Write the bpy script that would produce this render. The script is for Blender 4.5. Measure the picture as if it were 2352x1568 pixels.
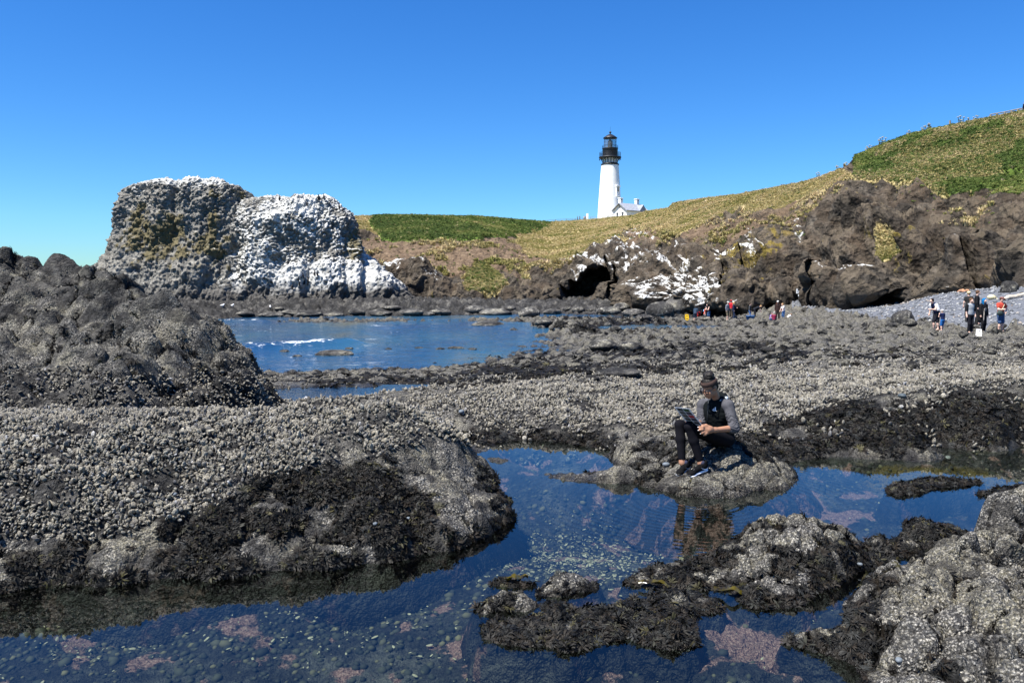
import bpy, bmesh, math, random, time
import numpy as np
from mathutils import Vector, Matrix, Euler

T0 = time.time()
scene = bpy.context.scene
for o in list(bpy.data.objects):
    bpy.data.objects.remove(o, do_unlink=True)
COL = scene.collection
RNG = np.random.default_rng(7)
random.seed(7)

# ------------------------------------------------------------------ camera, sky, sun, exposure
F = 1900.0                       # focal length in pixels of a 2352 x 1568 frame
CAM = np.array([0.0, 0.0, 2.3])
TP = 144.0 / F                   # tan of the downward pitch, horizon at row 640
PITCH = math.atan(TP)
cam_d = bpy.data.cameras.new("camera")
cam = bpy.data.objects.new("camera", cam_d)
COL.objects.link(cam)
cam_d.sensor_width = 36.0
cam_d.lens = 36.0 * F / 2352.0
cam_d.clip_start = 0.1
cam_d.clip_end = 20000.0
cam.location = CAM
cam.rotation_euler = (math.pi / 2 - PITCH, 0, 0)
scene.camera = cam

SUN_EL = math.radians(62.0)
SUN_AZ = math.radians(58.0)      # to the left of straight behind the camera
SUN_DIR = Vector((-math.sin(SUN_AZ) * math.cos(SUN_EL), -math.cos(SUN_AZ) * math.cos(SUN_EL), math.sin(SUN_EL)))
world = bpy.data.worlds.new("World")
scene.world = world
world.use_nodes = True
wn = world.node_tree
wn.nodes.clear()
sky = wn.nodes.new("ShaderNodeTexSky")
sky.sky_type = 'NISHITA'
sky.sun_disc = False
sky.sun_elevation = SUN_EL
sky.sun_rotation = math.atan2(SUN_DIR.x, SUN_DIR.y)
sky.altitude = 0.0
sky.air_density = 1.0
sky.dust_density = 0.0
sky.ozone_density = 1.5
hsv = wn.nodes.new("ShaderNodeHueSaturation")
hsv.inputs['Saturation'].default_value = 1.3
hsv.inputs['Value'].default_value = 1.0
bg = wn.nodes.new("ShaderNodeBackground")
bg.inputs['Strength'].default_value = 0.06
wo = wn.nodes.new("ShaderNodeOutputWorld")
wn.links.new(sky.outputs[0], hsv.inputs['Color'])
tint = wn.nodes.new("ShaderNodeMix")
tint.data_type = 'RGBA'; tint.blend_type = 'MULTIPLY'
tint.inputs[0].default_value = 1.0
tint.inputs[7].default_value = (0.42, 0.79, 1.22, 1)
wn.links.new(hsv.outputs[0], tint.inputs[6])
wn.links.new(tint.outputs[2], bg.inputs[0])
wn.links.new(bg.outputs[0], wo.inputs[0])

sun_d = bpy.data.lights.new("sun", 'SUN')
sun_d.energy = 5.0
sun_d.angle = math.radians(0.53)
sun_d.color = (1.0, 0.955, 0.88)
sun = bpy.data.objects.new("sun", sun_d)
COL.objects.link(sun)
sun.rotation_euler = (-SUN_DIR).to_track_quat('-Z', 'Y').to_euler()

vs = scene.view_settings
vs.view_transform = 'Standard'
vs.look = 'None'
vs.exposure = 1.22
vs.gamma = 1.0
vs.use_curve_mapping = False
scene.cycles.max_bounces = 8
scene.cycles.transparent_max_bounces = 12

# ------------------------------------------------------------------ pixel helpers (a pixel gives a direction; depth or height gives the place)
CP, SP = math.cos(PITCH), math.sin(PITCH)
def ray(px, py):
    r = (np.asarray(px, float) - 1176.0) / F
    u = (784.0 - np.asarray(py, float)) / F
    return np.stack([r, CP + u * SP, -SP + u * CP], -1)
def P(px, py, Y):
    d = ray(px, py)
    return CAM + d * (np.asarray(Y, float) / d[..., 1])[..., None]
def PZ(px, py, z):
    d = ray(px, py)
    return CAM + d * ((z - CAM[2]) / d[..., 2])[..., None]
def proj(p):
    q = np.asarray(p, float) - CAM
    dep = q[..., 1] * CP - q[..., 2] * SP
    up = q[..., 1] * SP + q[..., 2] * CP
    dep = np.maximum(dep, 0.05)
    return 1176.0 + F * q[..., 0] / dep, 784.0 - F * up / dep

# ------------------------------------------------------------------ noise
def _h(ix, iy, iz, s):
    n = (ix.astype(np.int64) * 374761393 + iy.astype(np.int64) * 668265263 + iz.astype(np.int64) * 2147483647 + s * 1274126177) & 0xFFFFFFFF
    n = ((n ^ (n >> 13)) * 1274126177) & 0xFFFFFFFF
    n = (n ^ (n >> 16))
    n = (n * 2246822519) & 0xFFFFFFFF
    n = n ^ (n >> 15)
    return n.astype(np.float64) / 4294967295.0
def vnoise2(x, y, s=0):
    ix, iy = np.floor(x), np.floor(y)
    fx, fy = x - ix, y - iy
    ux, uy = fx * fx * fx * (fx * (fx * 6 - 15) + 10), fy * fy * fy * (fy * (fy * 6 - 15) + 10)
    z = np.zeros_like(ix)
    def g(dx, dy):
        a = _h(ix + dx, iy + dy, z, s) * 2 * np.pi
        return np.cos(a) * (fx - dx) + np.sin(a) * (fy - dy)
    a = g(0, 0); b = g(1, 0); c = g(0, 1); d = g(1, 1)
    return ((a + (b - a) * ux) * (1 - uy) + (c + (d - c) * ux) * uy) * 1.5
def fbm2(x, y, o=4, s=0, gain=0.5, ridged=False):
    t = np.zeros_like(x); a = 1.0; f = 1.0; n = 0.0
    for i in range(o):
        v = vnoise2(x * f + 17.3 * i, y * f - 9.1 * i, s + i)
        if ridged: v = 1 - 2 * np.abs(v)
        t += a * v; n += a; a *= gain; f *= 2.03
    return t / n
def vnoise3(x, y, z, s=0):
    ix, iy, iz = np.floor(x), np.floor(y), np.floor(z)
    fx, fy, fz = x - ix, y - iy, z - iz
    ux, uy, uz = [f * f * (3 - 2 * f) for f in (fx, fy, fz)]
    def g(dx, dy, dz): return _h(ix + dx, iy + dy, iz + dz, s) * 2 - 1
    r = 0
    for dz in (0, 1):
        wz = uz if dz else 1 - uz
        for dy in (0, 1):
            wy = uy if dy else 1 - uy
            r = r + wz * wy * (g(0, dy, dz) * (1 - ux) + g(1, dy, dz) * ux)
    return r
def fbm3(p, o=4, s=0, gain=0.5, ridged=False):
    t = 0; a = 1.0; f = 1.0; n = 0.0
    for i in range(o):
        v = vnoise3(p[..., 0] * f + 11.7 * i, p[..., 1] * f - 5.3 * i, p[..., 2] * f + 3.1 * i, s + i)
        if ridged: v = 1 - 2 * np.abs(v)
        t = t + a * v; n += a; a *= gain; f *= 2.03
    return t / n
def voro2(x, y, s=0):
    ix, iy = np.floor(x), np.floor(y)
    f1 = np.full(x.shape, 9.0); f2 = f1.copy(); cid = np.zeros(x.shape)
    zz = np.zeros_like(ix)
    for dx in (-1, 0, 1):
        for dy in (-1, 0, 1):
            hx = _h(ix + dx, iy + dy, zz, s); hy = _h(ix + dx, iy + dy, zz + 1, s)
            d = np.hypot(ix + dx + hx - x, iy + dy + hy - y)
            m = d < f1
            f2 = np.where(m, f1, np.minimum(f2, d)); cid = np.where(m, hx * 0.5 + hy * 0.5, cid); f1 = np.where(m, d, f1)
    return f1, f2, cid
def voro3(p, s=0):
    x, y, z = p[..., 0], p[..., 1], p[..., 2]
    ix, iy, iz = np.floor(x), np.floor(y), np.floor(z)
    f1 = np.full(x.shape, 9.0); f2 = f1.copy(); cid = np.zeros(x.shape)
    for dx in (-1, 0, 1):
        for dy in (-1, 0, 1):
            for dz in (-1, 0, 1):
                jx, jy, jz = ix + dx, iy + dy, iz + dz
                a = _h(jx, jy, jz, s)
                d = np.sqrt((jx + a - x) ** 2 + (jy + (a * 57.31) % 1 - y) ** 2 + (jz + (a * 173.77) % 1 - z) ** 2)
                m = d < f1
                f2 = np.where(m, f1, np.minimum(f2, d)); cid = np.where(m, a, cid); f1 = np.where(m, d, f1)
    return f1, f2, cid
def sstep(a, b, x):
    t = np.clip((x - a) / (b - a), 0, 1)
    return t * t * (3 - 2 * t)
def blobs(px, py, L):
    r = np.zeros_like(px)
    for cx, cy, rx, ry, v in L:
        r += v * np.exp(-((px - cx) / rx) ** 2 - ((py - cy) / ry) ** 2)
    return r
def poly_dist(x, y, poly):
    """signed distance to polygon, positive inside"""
    poly = np.asarray(poly, float)
    best = np.full(x.shape, 1e9); ins = np.zeros(x.shape, bool)
    n = len(poly)
    for i in range(n):
        ax, ay = poly[i]; bx, by = poly[(i + 1) % n]
        ex, ey = bx - ax, by - ay
        t = np.clip(((x - ax) * ex + (y - ay) * ey) / (ex * ex + ey * ey + 1e-12), 0, 1)
        best = np.minimum(best, (x - ax - t * ex) ** 2 + (y - ay - t * ey) ** 2)
        c = ((ay > y) != (by > y)) & (x < ex * (y - ay) / (ey if abs(ey) > 1e-9 else 1e-9) + ax)
        ins ^= c
    d = np.sqrt(best)
    return np.where(ins, d, -d)
class RBF:
    def __init__(s, q, v, lam=1e-3):
        q = np.asarray(q, float); v = np.asarray(v, float); n = len(q)
        s.q = q
        A = np.zeros((n + 3, n + 3))
        A[:n, :n] = s.k(np.hypot(q[:, None, 0] - q[None, :, 0], q[:, None, 1] - q[None, :, 1])) 
        A[:n, :n] += np.eye(n) * lam
        A[:n, n] = 1; A[:n, n + 1:] = q; A[n, :n] = 1; A[n + 1:, :n] = q.T
        s.w = np.linalg.solve(A, np.concatenate([v, [0, 0, 0]]))
    def k(s, r): return -r
    def __call__(s, x, y):
        sh = x.shape; x = x.ravel(); y = y.ravel(); n = len(s.q)
        out = np.full(x.shape, s.w[n]) + s.w[n + 1] * x + s.w[n + 2] * y
        for i in range(n):
            out += s.w[i] * s.k(np.hypot(x - s.q[i, 0], y - s.q[i, 1]))
        return out.reshape(sh)

# ------------------------------------------------------------------ mesh helpers
def mesh_np(name, v, f, smooth=True):
    me = bpy.data.meshes.new(name)
    v = np.asarray(v, np.float32); f = np.asarray(f, np.int32)
    k = f.shape[1]
    me.vertices.add(len(v)); me.vertices.foreach_set('co', v.ravel())
    me.loops.add(f.size); me.loops.foreach_set('vertex_index', f.ravel())
    me.polygons.add(len(f))
    me.polygons.foreach_set('loop_start', np.arange(0, f.size, k, dtype=np.int32))
    me.polygons.foreach_set('loop_total', np.full(len(f), k, np.int32))
    if smooth: me.polygons.foreach_set('use_smooth', np.ones(len(f), bool))
    me.update(calc_edges=True)
    return me
def attr_rgba(me, name, rgba):
    a = me.attributes.new(name, 'FLOAT_COLOR', 'POINT')
    a.data.foreach_set('color', np.clip(np.asarray(rgba, np.float32), 0, 1).ravel())
def grid_faces(nu, nv):
    i = np.arange(nu * nv).reshape(nv, nu)
    return np.stack([i[:-1, :-1], i[:-1, 1:], i[1:, 1:], i[1:, :-1]], -1).reshape(-1, 4)
def obj(name, me, mat=None, parent=None, loc=None, rot=None, scale=None):
    o = bpy.data.objects.new(name, me)
    COL.objects.link(o)
    if mat is not None and me is not None:
        if len(me.materials) == 0: me.materials.append(mat)
    if parent is not None: o.parent = parent
    if loc is not None: o.location = loc
    if rot is not None: o.rotation_euler = rot
    if scale is not None: o.scale = scale
    return o
def tag(o, label=None, cat=None, group=None, kind=None):
    if label: o['label'] = label
    if cat: o['category'] = cat
    if group: o['group'] = group
    if kind: o['kind'] = kind
    return o
def grid_normals(p):
    du = np.gradient(p, axis=1); dv = np.gradient(p, axis=0)
    n = np.cross(du, dv)
    return n / (np.linalg.norm(n, axis=-1, keepdims=True) + 1e-9)

# ------------------------------------------------------------------ material helper
class MT:
    def __init__(s, name, rough=0.85, spec=0.3):
        s.m = bpy.data.materials.new(name); s.m.use_nodes = True
        s.t = s.m.node_tree; s.t.nodes.clear()
        s.out = s.n('ShaderNodeOutputMaterial'); s.b = s.n('ShaderNodeBsdfPrincipled')
        s.b.inputs['Roughness'].default_value = rough
        s.b.inputs['Specular IOR Level'].default_value = spec
        s.l(s.b.outputs[0], s.out.inputs[0])
    def n(s, t, **k):
        x = s.t.nodes.new(t)
        for a, b in k.items(): setattr(x, a, b)
        return x
    def l(s, a, b): s.t.links.new(a, b)
    def coord(s, kind='Object'):
        if not hasattr(s, 'tc'): s.tc = s.n('ShaderNodeTexCoord')
        return s.tc.outputs[kind]
    def mapped(s, scale, kind='Object'):
        mp = s.n('ShaderNodeMapping'); mp.inputs['Scale'].default_value = scale
        s.l(s.coord(kind), mp.inputs[0]); return mp.outputs[0]
    def noise(s, scale, detail=4, rough=0.6, vec=None):
        x = s.n('ShaderNodeTexNoise'); x.inputs['Scale'].default_value = scale
        x.inputs['Detail'].default_value = detail; x.inputs['Roughness'].default_value = rough
        s.l(vec if vec is not None else s.coord(), x.inputs['Vector']); return x.outputs[0]
    def voro(s, scale, feature='F1', vec=None, out='Distance'):
        x = s.n('ShaderNodeTexVoronoi'); x.inputs['Scale'].default_value = scale; x.feature = feature
        s.l(vec if vec is not None else s.coord(), x.inputs['Vector']); return x.outputs[out]
    def ramp(s, fac, stops, interp='LINEAR'):
        x = s.n('ShaderNodeValToRGB'); x.color_ramp.interpolation = interp
        e = x.color_ramp.elements
        while len(e) < len(stops): e.new(0.5)
        for el, (p, c) in zip(e, stops):
            el.position = p
            el.color = (c, c, c, 1) if not hasattr(c, '__len__') else (*c, 1)
        s.l(fac, x.inputs[0]); return x.outputs[0]
    def mix(s, fac, a, b, blend='MIX'):
        x = s.n('ShaderNodeMix', data_type='RGBA', blend_type=blend)
        for v, i in ((fac, 0), (a, 6), (b, 7)):
            if hasattr(v, 'links') or hasattr(v, 'is_linked'): s.l(v, x.inputs[i])
            elif i == 0: x.inputs[0].default_value = v
            else: x.inputs[i].default_value = (*v, 1)
        return x.outputs[2]
    def math(s, op, a, b=None, clamp=False):
        x = s.n('ShaderNodeMath', operation=op); x.use_clamp = clamp
        for v, i in ((a, 0), (b, 1)):
            if v is None: continue
            if hasattr(v, 'is_linked'): s.l(v, x.inputs[i])
            else: x.inputs[i].default_value = v
        return x.outputs[0]
    def attr(s, name):
        x = s.n('ShaderNodeAttribute'); x.attribute_name = name
        sp = s.n('ShaderNodeSeparateColor'); s.l(x.outputs['Color'], sp.inputs[0])
        return sp.outputs[0], sp.outputs[1], sp.outputs[2], x.outputs['Alpha']
    def bump(s, h, strength, dist, prev=None):
        x = s.n('ShaderNodeBump'); x.inputs['Strength'].default_value = strength; x.inputs['Distance'].default_value = dist
        s.l(h, x.inputs['Height'])
        if prev is not None: s.l(prev, x.inputs['Normal'])
        return x.outputs[0]
    def color(s, c):
        if hasattr(c, 'is_linked'): s.l(c, s.b.inputs['Base Color'])
        else: s.b.inputs['Base Color'].default_value = (*c, 1)
    def normal(s, n): s.l(n, s.b.inputs['Normal'])
    def rough(s, r): s.l(r, s.b.inputs['Roughness'])

def flat(name, c, rough=0.7, spec=0.3, var=0.15, scale=30, metal=0.0):
    m = MT(name, rough, spec)
    n = m.noise(scale, 3)
    lo = tuple(x * (1 - var) for x in c); hi = tuple(min(1, x * (1 + var)) for x in c)
    m.color(m.ramp(n, [(0.3, lo), (0.7, hi)]))
    m.b.inputs['Metallic'].default_value = metal
    return m.m

# shore rock: mask r = barnacle crust, g = black weed and painted crevice shade, b = coralline pink, a = wetness
def shore_material(name, cell=55.0):
    m = MT(name, 0.9, 0.25)
    r, g, b, a = m.attr('mask')
    n1 = m.noise(9, 6, 0.7); n2 = m.noise(48, 5, 0.75); n3 = m.noise(2.0, 4)
    v = m.voro(cell); v2 = m.voro(cell * 2.3)
    rock = m.ramp(n1, [(0.3, (0.014, 0.013, 0.012)), (0.52, (0.045, 0.044, 0.043)), (0.75, (0.12, 0.117, 0.11))])
    nbig = m.noise(.75, 6, .75)
    rock = m.mix(m.ramp(nbig, [(0.40, .75), (0.52, 0.0)]), rock, (0.010, 0.0095, 0.009))
    rock = m.mix(m.ramp(nbig, [(0.52, 0.0), (0.66, .8)]), rock, (0.19, 0.18, 0.16))
    barn = m.ramp(v, [(0.05, (0.58, 0.56, 0.51)), (0.36, (0.37, 0.35, 0.305)), (0.64, (0.05, 0.047, 0.043))])
    barn = m.mix(m.ramp(n3, [(0.42, 0.0), (0.62, 0.45)]), barn, (0.36, 0.33, 0.22))
    barn = m.mix(m.ramp(n2, [(0.46, 0.0), (0.56, 0.9)]), barn, (0.06, 0.061, 0.064))
    barn = m.mix(m.ramp(m.noise(3.4, 6, .72), [(0.40, 0.8), (0.51, 0.0)]), barn, (0.04, 0.038, 0.035))
    f = m.math('ADD', r, m.math('MULTIPLY', m.math('SUBTRACT', n2, 0.5), 1.1))
    col = m.mix(m.ramp(f, [(0.38, 0.0), (0.56, 1.0)]), rock, barn)
    pk = m.math('ADD', b, m.math('MULTIPLY', m.math('SUBTRACT', n1, 0.5), 0.9))
    pink = m.ramp(n2, [(0.35, (0.10, 0.05, 0.04)), (0.5, (0.30, 0.17, 0.15)), (0.65, (0.48, 0.32, 0.28))])
    col = m.mix(m.ramp(pk, [(0.45, 0.0), (0.55, 1.0)]), col, pink)
    ol, _o2, _o3, _o4 = m.attr('mask2')
    col = m.mix(m.ramp(m.math('ADD', ol, m.math('MULTIPLY', m.math('SUBTRACT', n1, 0.5), 0.5)), [(0.35, 0.0), (0.6, 1.0)]), col, m.ramp(n2, [(0.35, (0.06, 0.05, 0.012)), (0.65, (0.24, 0.17, 0.05))]))
    weed = m.ramp(n2, [(0.35, (0.006, 0.006, 0.006)), (0.65, (0.026, 0.023, 0.019))])
    w = m.math('ADD', g, m.math('MULTIPLY', m.math('SUBTRACT', n1, 0.5), 0.9))
    wf = m.ramp(w, [(0.42, 0.0), (0.54, 1.0)])
    col = m.mix(wf, col, weed)
    col = m.mix(m.math('MULTIPLY', a, 0.72), col, (0.012, 0.010, 0.008))
    m.color(col)
    m.rough(m.mix(a, m.mix(wf, (0.92, 0.92, 0.92), (0.55, 0.55, 0.55)), (0.22, 0.22, 0.22)))
    h = m.math('ADD', m.math('MULTIPLY', v, -1.0), m.math('MULTIPLY', v2, -0.5))
    nb = m.bump(h, 1.0, 0.02)
    nb = m.bump(n1, 1.0, 0.09, nb)
    nb = m.bump(m.noise(1.3, 6, .75), 1.0, 0.35, nb)
    m.normal(nb)
    return m.m
M = {}
M['shore'] = shore_material('shore_rock')
# ================================================================== LARGE STRUCTURE
SEA = -2.0
POOL2 = -0.42
def k(px, py, Y):
    p = P(px, py, Y); return (p[0], p[1], p[2])
def kz(px, py, z):
    p = PZ(px, py, z); return (p[0], p[1], p[2])

# ---- the reef: one sheet from the near pool floor to the foot of the cliffs
C = []
for a in [(100,1500,-.34),(500,1480,-.34),(900,1420,-.32),(100,1430,-.3),(500,1400,-.3),(800,1370,-.3),(1050,1330,-.3),(300,1550,-.38),(700,1550,-.38),(1000,1500,-.34),(1300,1510,-.18),(1450,1540,-.18),(1700,1540,-.17),(1850,1520,-.17),(1950,1460,-.17),(2100,1560,-.3),(1200,1560,-.24),(2352,1500,-.4),(1300,1380,-.14),(1200,1400,-.2),(1500,1440,-.14),(1450,1350,-.14),
          (1600,1350,-.15),(1800,1420,-.15),(1750,1470,-.15),(1600,1520,-.15),(1250,1200,-.34),(1330,1300,-.3),(1450,1190,-.36),(1700,1180,-.34),(1900,1200,-.32),(2100,1160,-.3),(2300,1130,-.25),
          (1200,1100,-.36),(1350,1130,-.3),(2000,1110,-.25),(2200,1090,-.22),(2350,1070,-.2),(1950,1085,-.16),(2150,1065,-.14),(1800,1300,-.3),(2000,1350,-.3)]:
    C.append(kz(*a))
for x in (-6, -4, -2, 0, 2, 4):
    for y in (2.4, 3.5): C.append((x, y, -.5))
for x in (-7, -5, -3, -1.2): 
    for y in (6.5, 8.5, 10.5): C.append((x, y, -.7))
for a in [(1060,1028),(1090,1037),(1150,1057),(1300,1092),(1440,1110),(1860,1052),(2000,1052),(2150,1044),(2352,1022),(2550,1005)]:
    C.append(kz(*a, 0.0))
for a in [(1100,990,12.0),(1250,990,11.9),(1400,990,11.6),(1550,1000,11.0),(1700,990,11.3),(1250,940,13),(1450,935,13),(1650,935,12.9),(1120,935,13),(1060,915,13.6),
          (1150,897,14.6),(1400,880,15.6),(1650,875,15.8),(1900,1000,11.15),(2100,1000,11.1),(2300,985,11.2),(1850,945,12.0),(2000,925,12.2),(2150,905,12.5),(2300,895,12.4),(2450,890,12.4),
          (1850,885,14.6),(2000,875,14.8),(2150,868,14.8),(2300,862,14.8),(1850,855,17.2),(2100,850,17),(2300,846,17),(1700,850,18),(1500,858,18),
          (1300,864,19.0),(1400,845,23),(1600,840,23),(1900,830,22),(2100,825,21),(2300,825,20.5),(2550,820,20),
          (1500,820,33),(1700,815,33),(1900,800,34),(2100,790,30),(2300,796,28),(1650,800,45),(1700,785,52),(1700,762,62),(1900,765,50),(1900,745,62),(1800,737,76),
          (1600,738,81),(1500,762,66),(1450,742,79),(1400,735,88),(2100,752,48),(2300,766,41.6),(2200,766,40.5),(2500,770,38),(2200,745,44),(2040,748,52),
          (1830,706,84),(1920,712,76),(1980,722,64),(2060,705,69),(2150,725,50),(2150,678,66),(2250,700,53),(2300,690,54),(2352,655,60),(2352,735,44),(2550,640,57),(2550,740,41),
          (1280,740,73),(1300,755,63.5),(1360,768,57),(1500,778,53),(1300,822,41),(1200,838,37.5),(1000,862,31.5),(1420,815,44),(1350,698,112),(1250,712,105),(1500,718,102),(1320,688,128),(1700,733,88),
          (700,957,14.2),(850,952,14.2),(980,938,14.1),(640,947,15.0),
          (700,877,23.5),(900,872,24.5),(1080,868,25.5),(600,872,25),(560,880,22),(1180,850,28),(1200,868,21),
          (500,716,92),(700,707,96),(900,702,98),(1080,712,100),(1000,695,112),(300,700,98)]:
    C.append(k(*a))
for a in [(660,908),(760,908),(850,906),(950,902),(1020,897)]: q_ = kz(*a, POOL2); C.append((q_[0], q_[1], -.85))
for a in [(640,926),(800,924),(900,917),(1000,905),(1075,894),(640,893),(850,888),(1070,885)]: C.append(kz(*a, POOL2))
for a in [(400,868),(540,865),(620,862),(760,858),(950,852),(1130,842),(1190,824),(1260,812),(1400,805),(1600,795),(1600,788),(1500,784),(1330,778),(1260,768),(1240,750),(1225,733),
          (1100,736),(900,735),(700,736),(500,737),(300,740)]: C.append(kz(*a, SEA))
for a in [(560,845),(700,840),(900,830),(1080,820),(1180,800),(1300,793),(1450,791),(1100,775),(1180,755),(900,780),(700,790),(1000,755),(800,755),(600,760),(500,800),(400,780),(300,800)]:
    C.append(kz(*a, -3.3))
for x in (-140, -90, -50): C.append((x, 120, -3.5)); C.append((x, 60, -3.5))
for x in (-20, 20, 60, 100): C.append((x, 150, -1.0))
C = np.array(C)
class RBFs(RBF):
    def k(s, r): return -np.sqrt(r * r + 0.018 ** 2)
reef_f = RBFs(np.stack([C[:, 0] / C[:, 1], np.log(C[:, 1])], 1), C[:, 2], 1e-4)
NU, NV = 740, 550
aa = np.linspace(-0.82, 0.82, NU); ll = np.concatenate([np.linspace(math.log(2.4), math.log(60), NV - 160), np.linspace(math.log(60.25), math.log(140), 160)])
A_, L_ = np.meshgrid(aa, ll)
Yg = np.exp(L_); Xg = A_ * Yg
zb = reef_f(A_, L_)
pxg, pyg = proj(np.stack([Xg, Yg, zb], -1))
POLY_BEACH = [(1815,712),(1850,700),(1950,690),(2080,660),(2352,600),(2900,560),(2900,800),(2352,758),(2250,752),(2180,748),(2080,738),(2000,735),(1930,725)]
dbeach = poly_dist(pxg, pyg, POLY_BEACH)
f1, f2, cid = voro2(Xg * 1.9 + fbm2(Xg, Yg, 2, 3) * .6, Yg * 1.9)
lump_s = (1 - np.clip(f1 * 1.25, 0, 1) ** 2) * (0.35 + cid)
g1, g2, gid = voro2(Xg * .55 + fbm2(Xg * .4, Yg * .4, 2, 5) * .8, Yg * .55, 4)
lump_l = (1 - np.clip(g1 * 1.2, 0, 1) ** 2) * (0.2 + gid * 1.2)
n_f = fbm2(Xg * 1.3, Yg * 1.3, 5, 11); n_r = fbm2(Xg * .22, Yg * .5, 4, 21, ridged=True)
far_r = sstep(70, 84, Yg) * sstep(SEA + .1, SEA + .6, zb)
nearpool = sstep(-.12, -.3, zb) * sstep(15, 12.5, Yg)
amp = 0.055 + 0.0075 * np.clip(Yg - 9, 0, 60)
mpool = np.exp(-((zb - POOL2) / .3) ** 2) * ((Yg > 14.5) & (Yg < 22) & (Xg < 1)) + ((zb < POOL2) & (Yg < 22))
inland = (1 - nearpool * 0.55) * (1 - .8 * np.clip(mpool, 0, 1))
shore_q = sstep(SEA + .05, SEA + .9, zb) * (1 - .85 * np.clip(blobs(pxg, pyg, [(1600,748,60,20,1),(1690,748,90,20,1),(1790,745,60,20,1),(2160,768,60,14,1),(2260,772,80,14,1),(1400,812,200,16,1),(1300,830,120,14,.8)]), 0, 1))
edge_quiet = 1 - 0.45 * np.exp(-((zb) / 0.12) ** 2) * sstep(14, 12, Yg)
z = zb + inland * edge_quiet * amp * (0.9 * lump_s - .35 + 1.1 * n_f) + shore_q * (sstep(18, 34, Yg) * (0.42 * lump_l - .15) + sstep(16, 40, Yg) * 0.24 * (n_r - .45))
z = z + (Yg < 15) * inland * (.035 * fbm2(Xg * 6, Yg * 6, 3, 13, ridged=True) + .02 * fbm2(Xg * 15, Yg * 15, 2, 14))
z = z + far_r * (.35 * fbm2(Xg * .8, Yg * .8, 3, 15, ridged=True) + .25 * (cid - .5))
# stepped front of the ledge on the right, where weed hangs
bl = sstep(0, 14, dbeach)
z = z * (1 - bl) + bl * (zb + 0.05 * n_f)
z = np.where((zb < SEA - .35) , np.minimum(z, SEA - .12), z)
Zr = z
pr = np.stack([Xg, Yg, z], -1)
px, py = proj(pr)
POLY_BED = [(1040,915),(1150,885),(1400,866),(1700,856),(1900,850),(2352,838),(2800,830),(2800,880),(2352,888),(2150,905),(2020,908),(1900,935),(1760,975),(1700,1000),(1550,985),(1400,978),(1250,990),(1100,985),(1040,950)]
POLY_BED2 = [(640,960),(700,942),(1010,915),(1040,930),(1000,950),(700,975)]
dbed = np.maximum(poly_dist(px, py, POLY_BED), poly_dist(px, py, POLY_BED2))
nz1 = fbm2(Xg * .9, Yg * .9, 4, 31); nz2 = fbm2(Xg * 2.7, Yg * 2.7, 4, 41)
mus_reef = sstep(-6, 8, dbed + 26 * nz2) * (Yg > 10)
weedb = blobs(px, py, [(2250,960,220,60,.75),(2050,985,300,45,.5),(1900,950,150,30,.5),(1700,1010,80,30,.45),(1300,1030,260,35,.55),(1150,1010,90,25,.4),(1720,1035,60,30,.6),(1830,1040,90,22,.7),(1950,1020,100,22,.35),(1100,925,70,30,.4),
                        (900,872,330,16,.55),(1250,850,200,20,.55),(1500,850,250,18,.45),(1900,815,240,14,.4),(1500,812,200,14,.5),(1400,745,160,18,.55),(1700,790,200,12,.35),(2300,925,120,30,.4),(2080,850,200,12,.35)])
mid = sstep(16, 20, Yg)
weed = np.clip(weedb + 0.9 * nz1 + 0.45 * nz2 + mid * (0.45 - 0.3 * (lump_l - .3) - .25 * lump_s) - 0.05, 0, 1) * (1 - bl) * (1 - 0.95 * mus_reef)
far = sstep(82, 90, Yg)
weed = weed * (1 - .55 * far)
barn = np.clip(0.52 + .24 * mid + .6 * nz2 + .2 * lump_s, 0, 1) * (1 - far * .62) * (1 - .8 * mus_reef)
wl = np.where(Yg < 14, 0.0, np.where((Yg < 22) & (Xg < 1), POOL2, SEA))
wet = sstep(.09, .015, z - wl) * (zb > wl - .3)
wet = np.maximum(wet, sstep(.2, .05, z - SEA) * (Yg > 30) * .9) * (1 - bl)
rp = np.clip(.24 + 1.25 * fbm2(Xg * 2.4, Yg * 2.4, 4, 61) + blobs(pxg, pyg, [(1400,1400,230,50,.3),(1350,1480,350,50,.22),(1750,1450,90,60,.4),(1850,1530,140,50,.45),(1450,1200,60,20,.2),(1750,1160,120,25,.25),(1950,1180,150,30,.15)]), 0, 1)
under = sstep(.02, -.06, z) * (Yg < 13)
mask = np.stack([barn * (1 - under) + under * .2, weed * (1 - under) + under * np.clip(.3 + .8 * nz1, 0, 1) * .7, under * rp * .98, wet * (1 - under)], -1)
faces = grid_faces(NU, NV)
fc = dbeach.reshape(-1)[faces].mean(1)
isb = fc > 0
olive = np.clip(blobs(pxg, pyg, [(2150,1110,220,45,.9),(2300,1160,120,40,.7),(150,1480,300,70,.35)]) + .5 * nz1, 0, 1) * under
def sub_mesh(name, v, f, sel, m):
    ff = f[sel]; ids, inv = np.unique(ff, return_inverse=True)
    me = mesh_np(name, v.reshape(-1, 3)[ids], inv.reshape(ff.shape))
    attr_rgba(me, 'mask', m.reshape(-1, 4)[ids]); return me
rm_ = sub_mesh('reef', pr, faces, ~isb, mask)
attr_rgba(rm_, 'mask2', np.stack([olive] * 4, -1).reshape(-1, 4)[np.unique(faces[~isb])])
reef = obj('reef', rm_, M['shore'])
tag(reef, kind='structure')
mb = MT('beach_ground', 0.9, 0.2)
mb.color(mb.ramp(mb.noise(6, 5), [(0.3, (0.06, 0.065, 0.075)), (0.7, (0.15, 0.16, 0.18))]))
beach = obj('beach', sub_mesh('beach', pr, faces, isb, mask), mb.m)
tag(beach, kind='structure')
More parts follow.
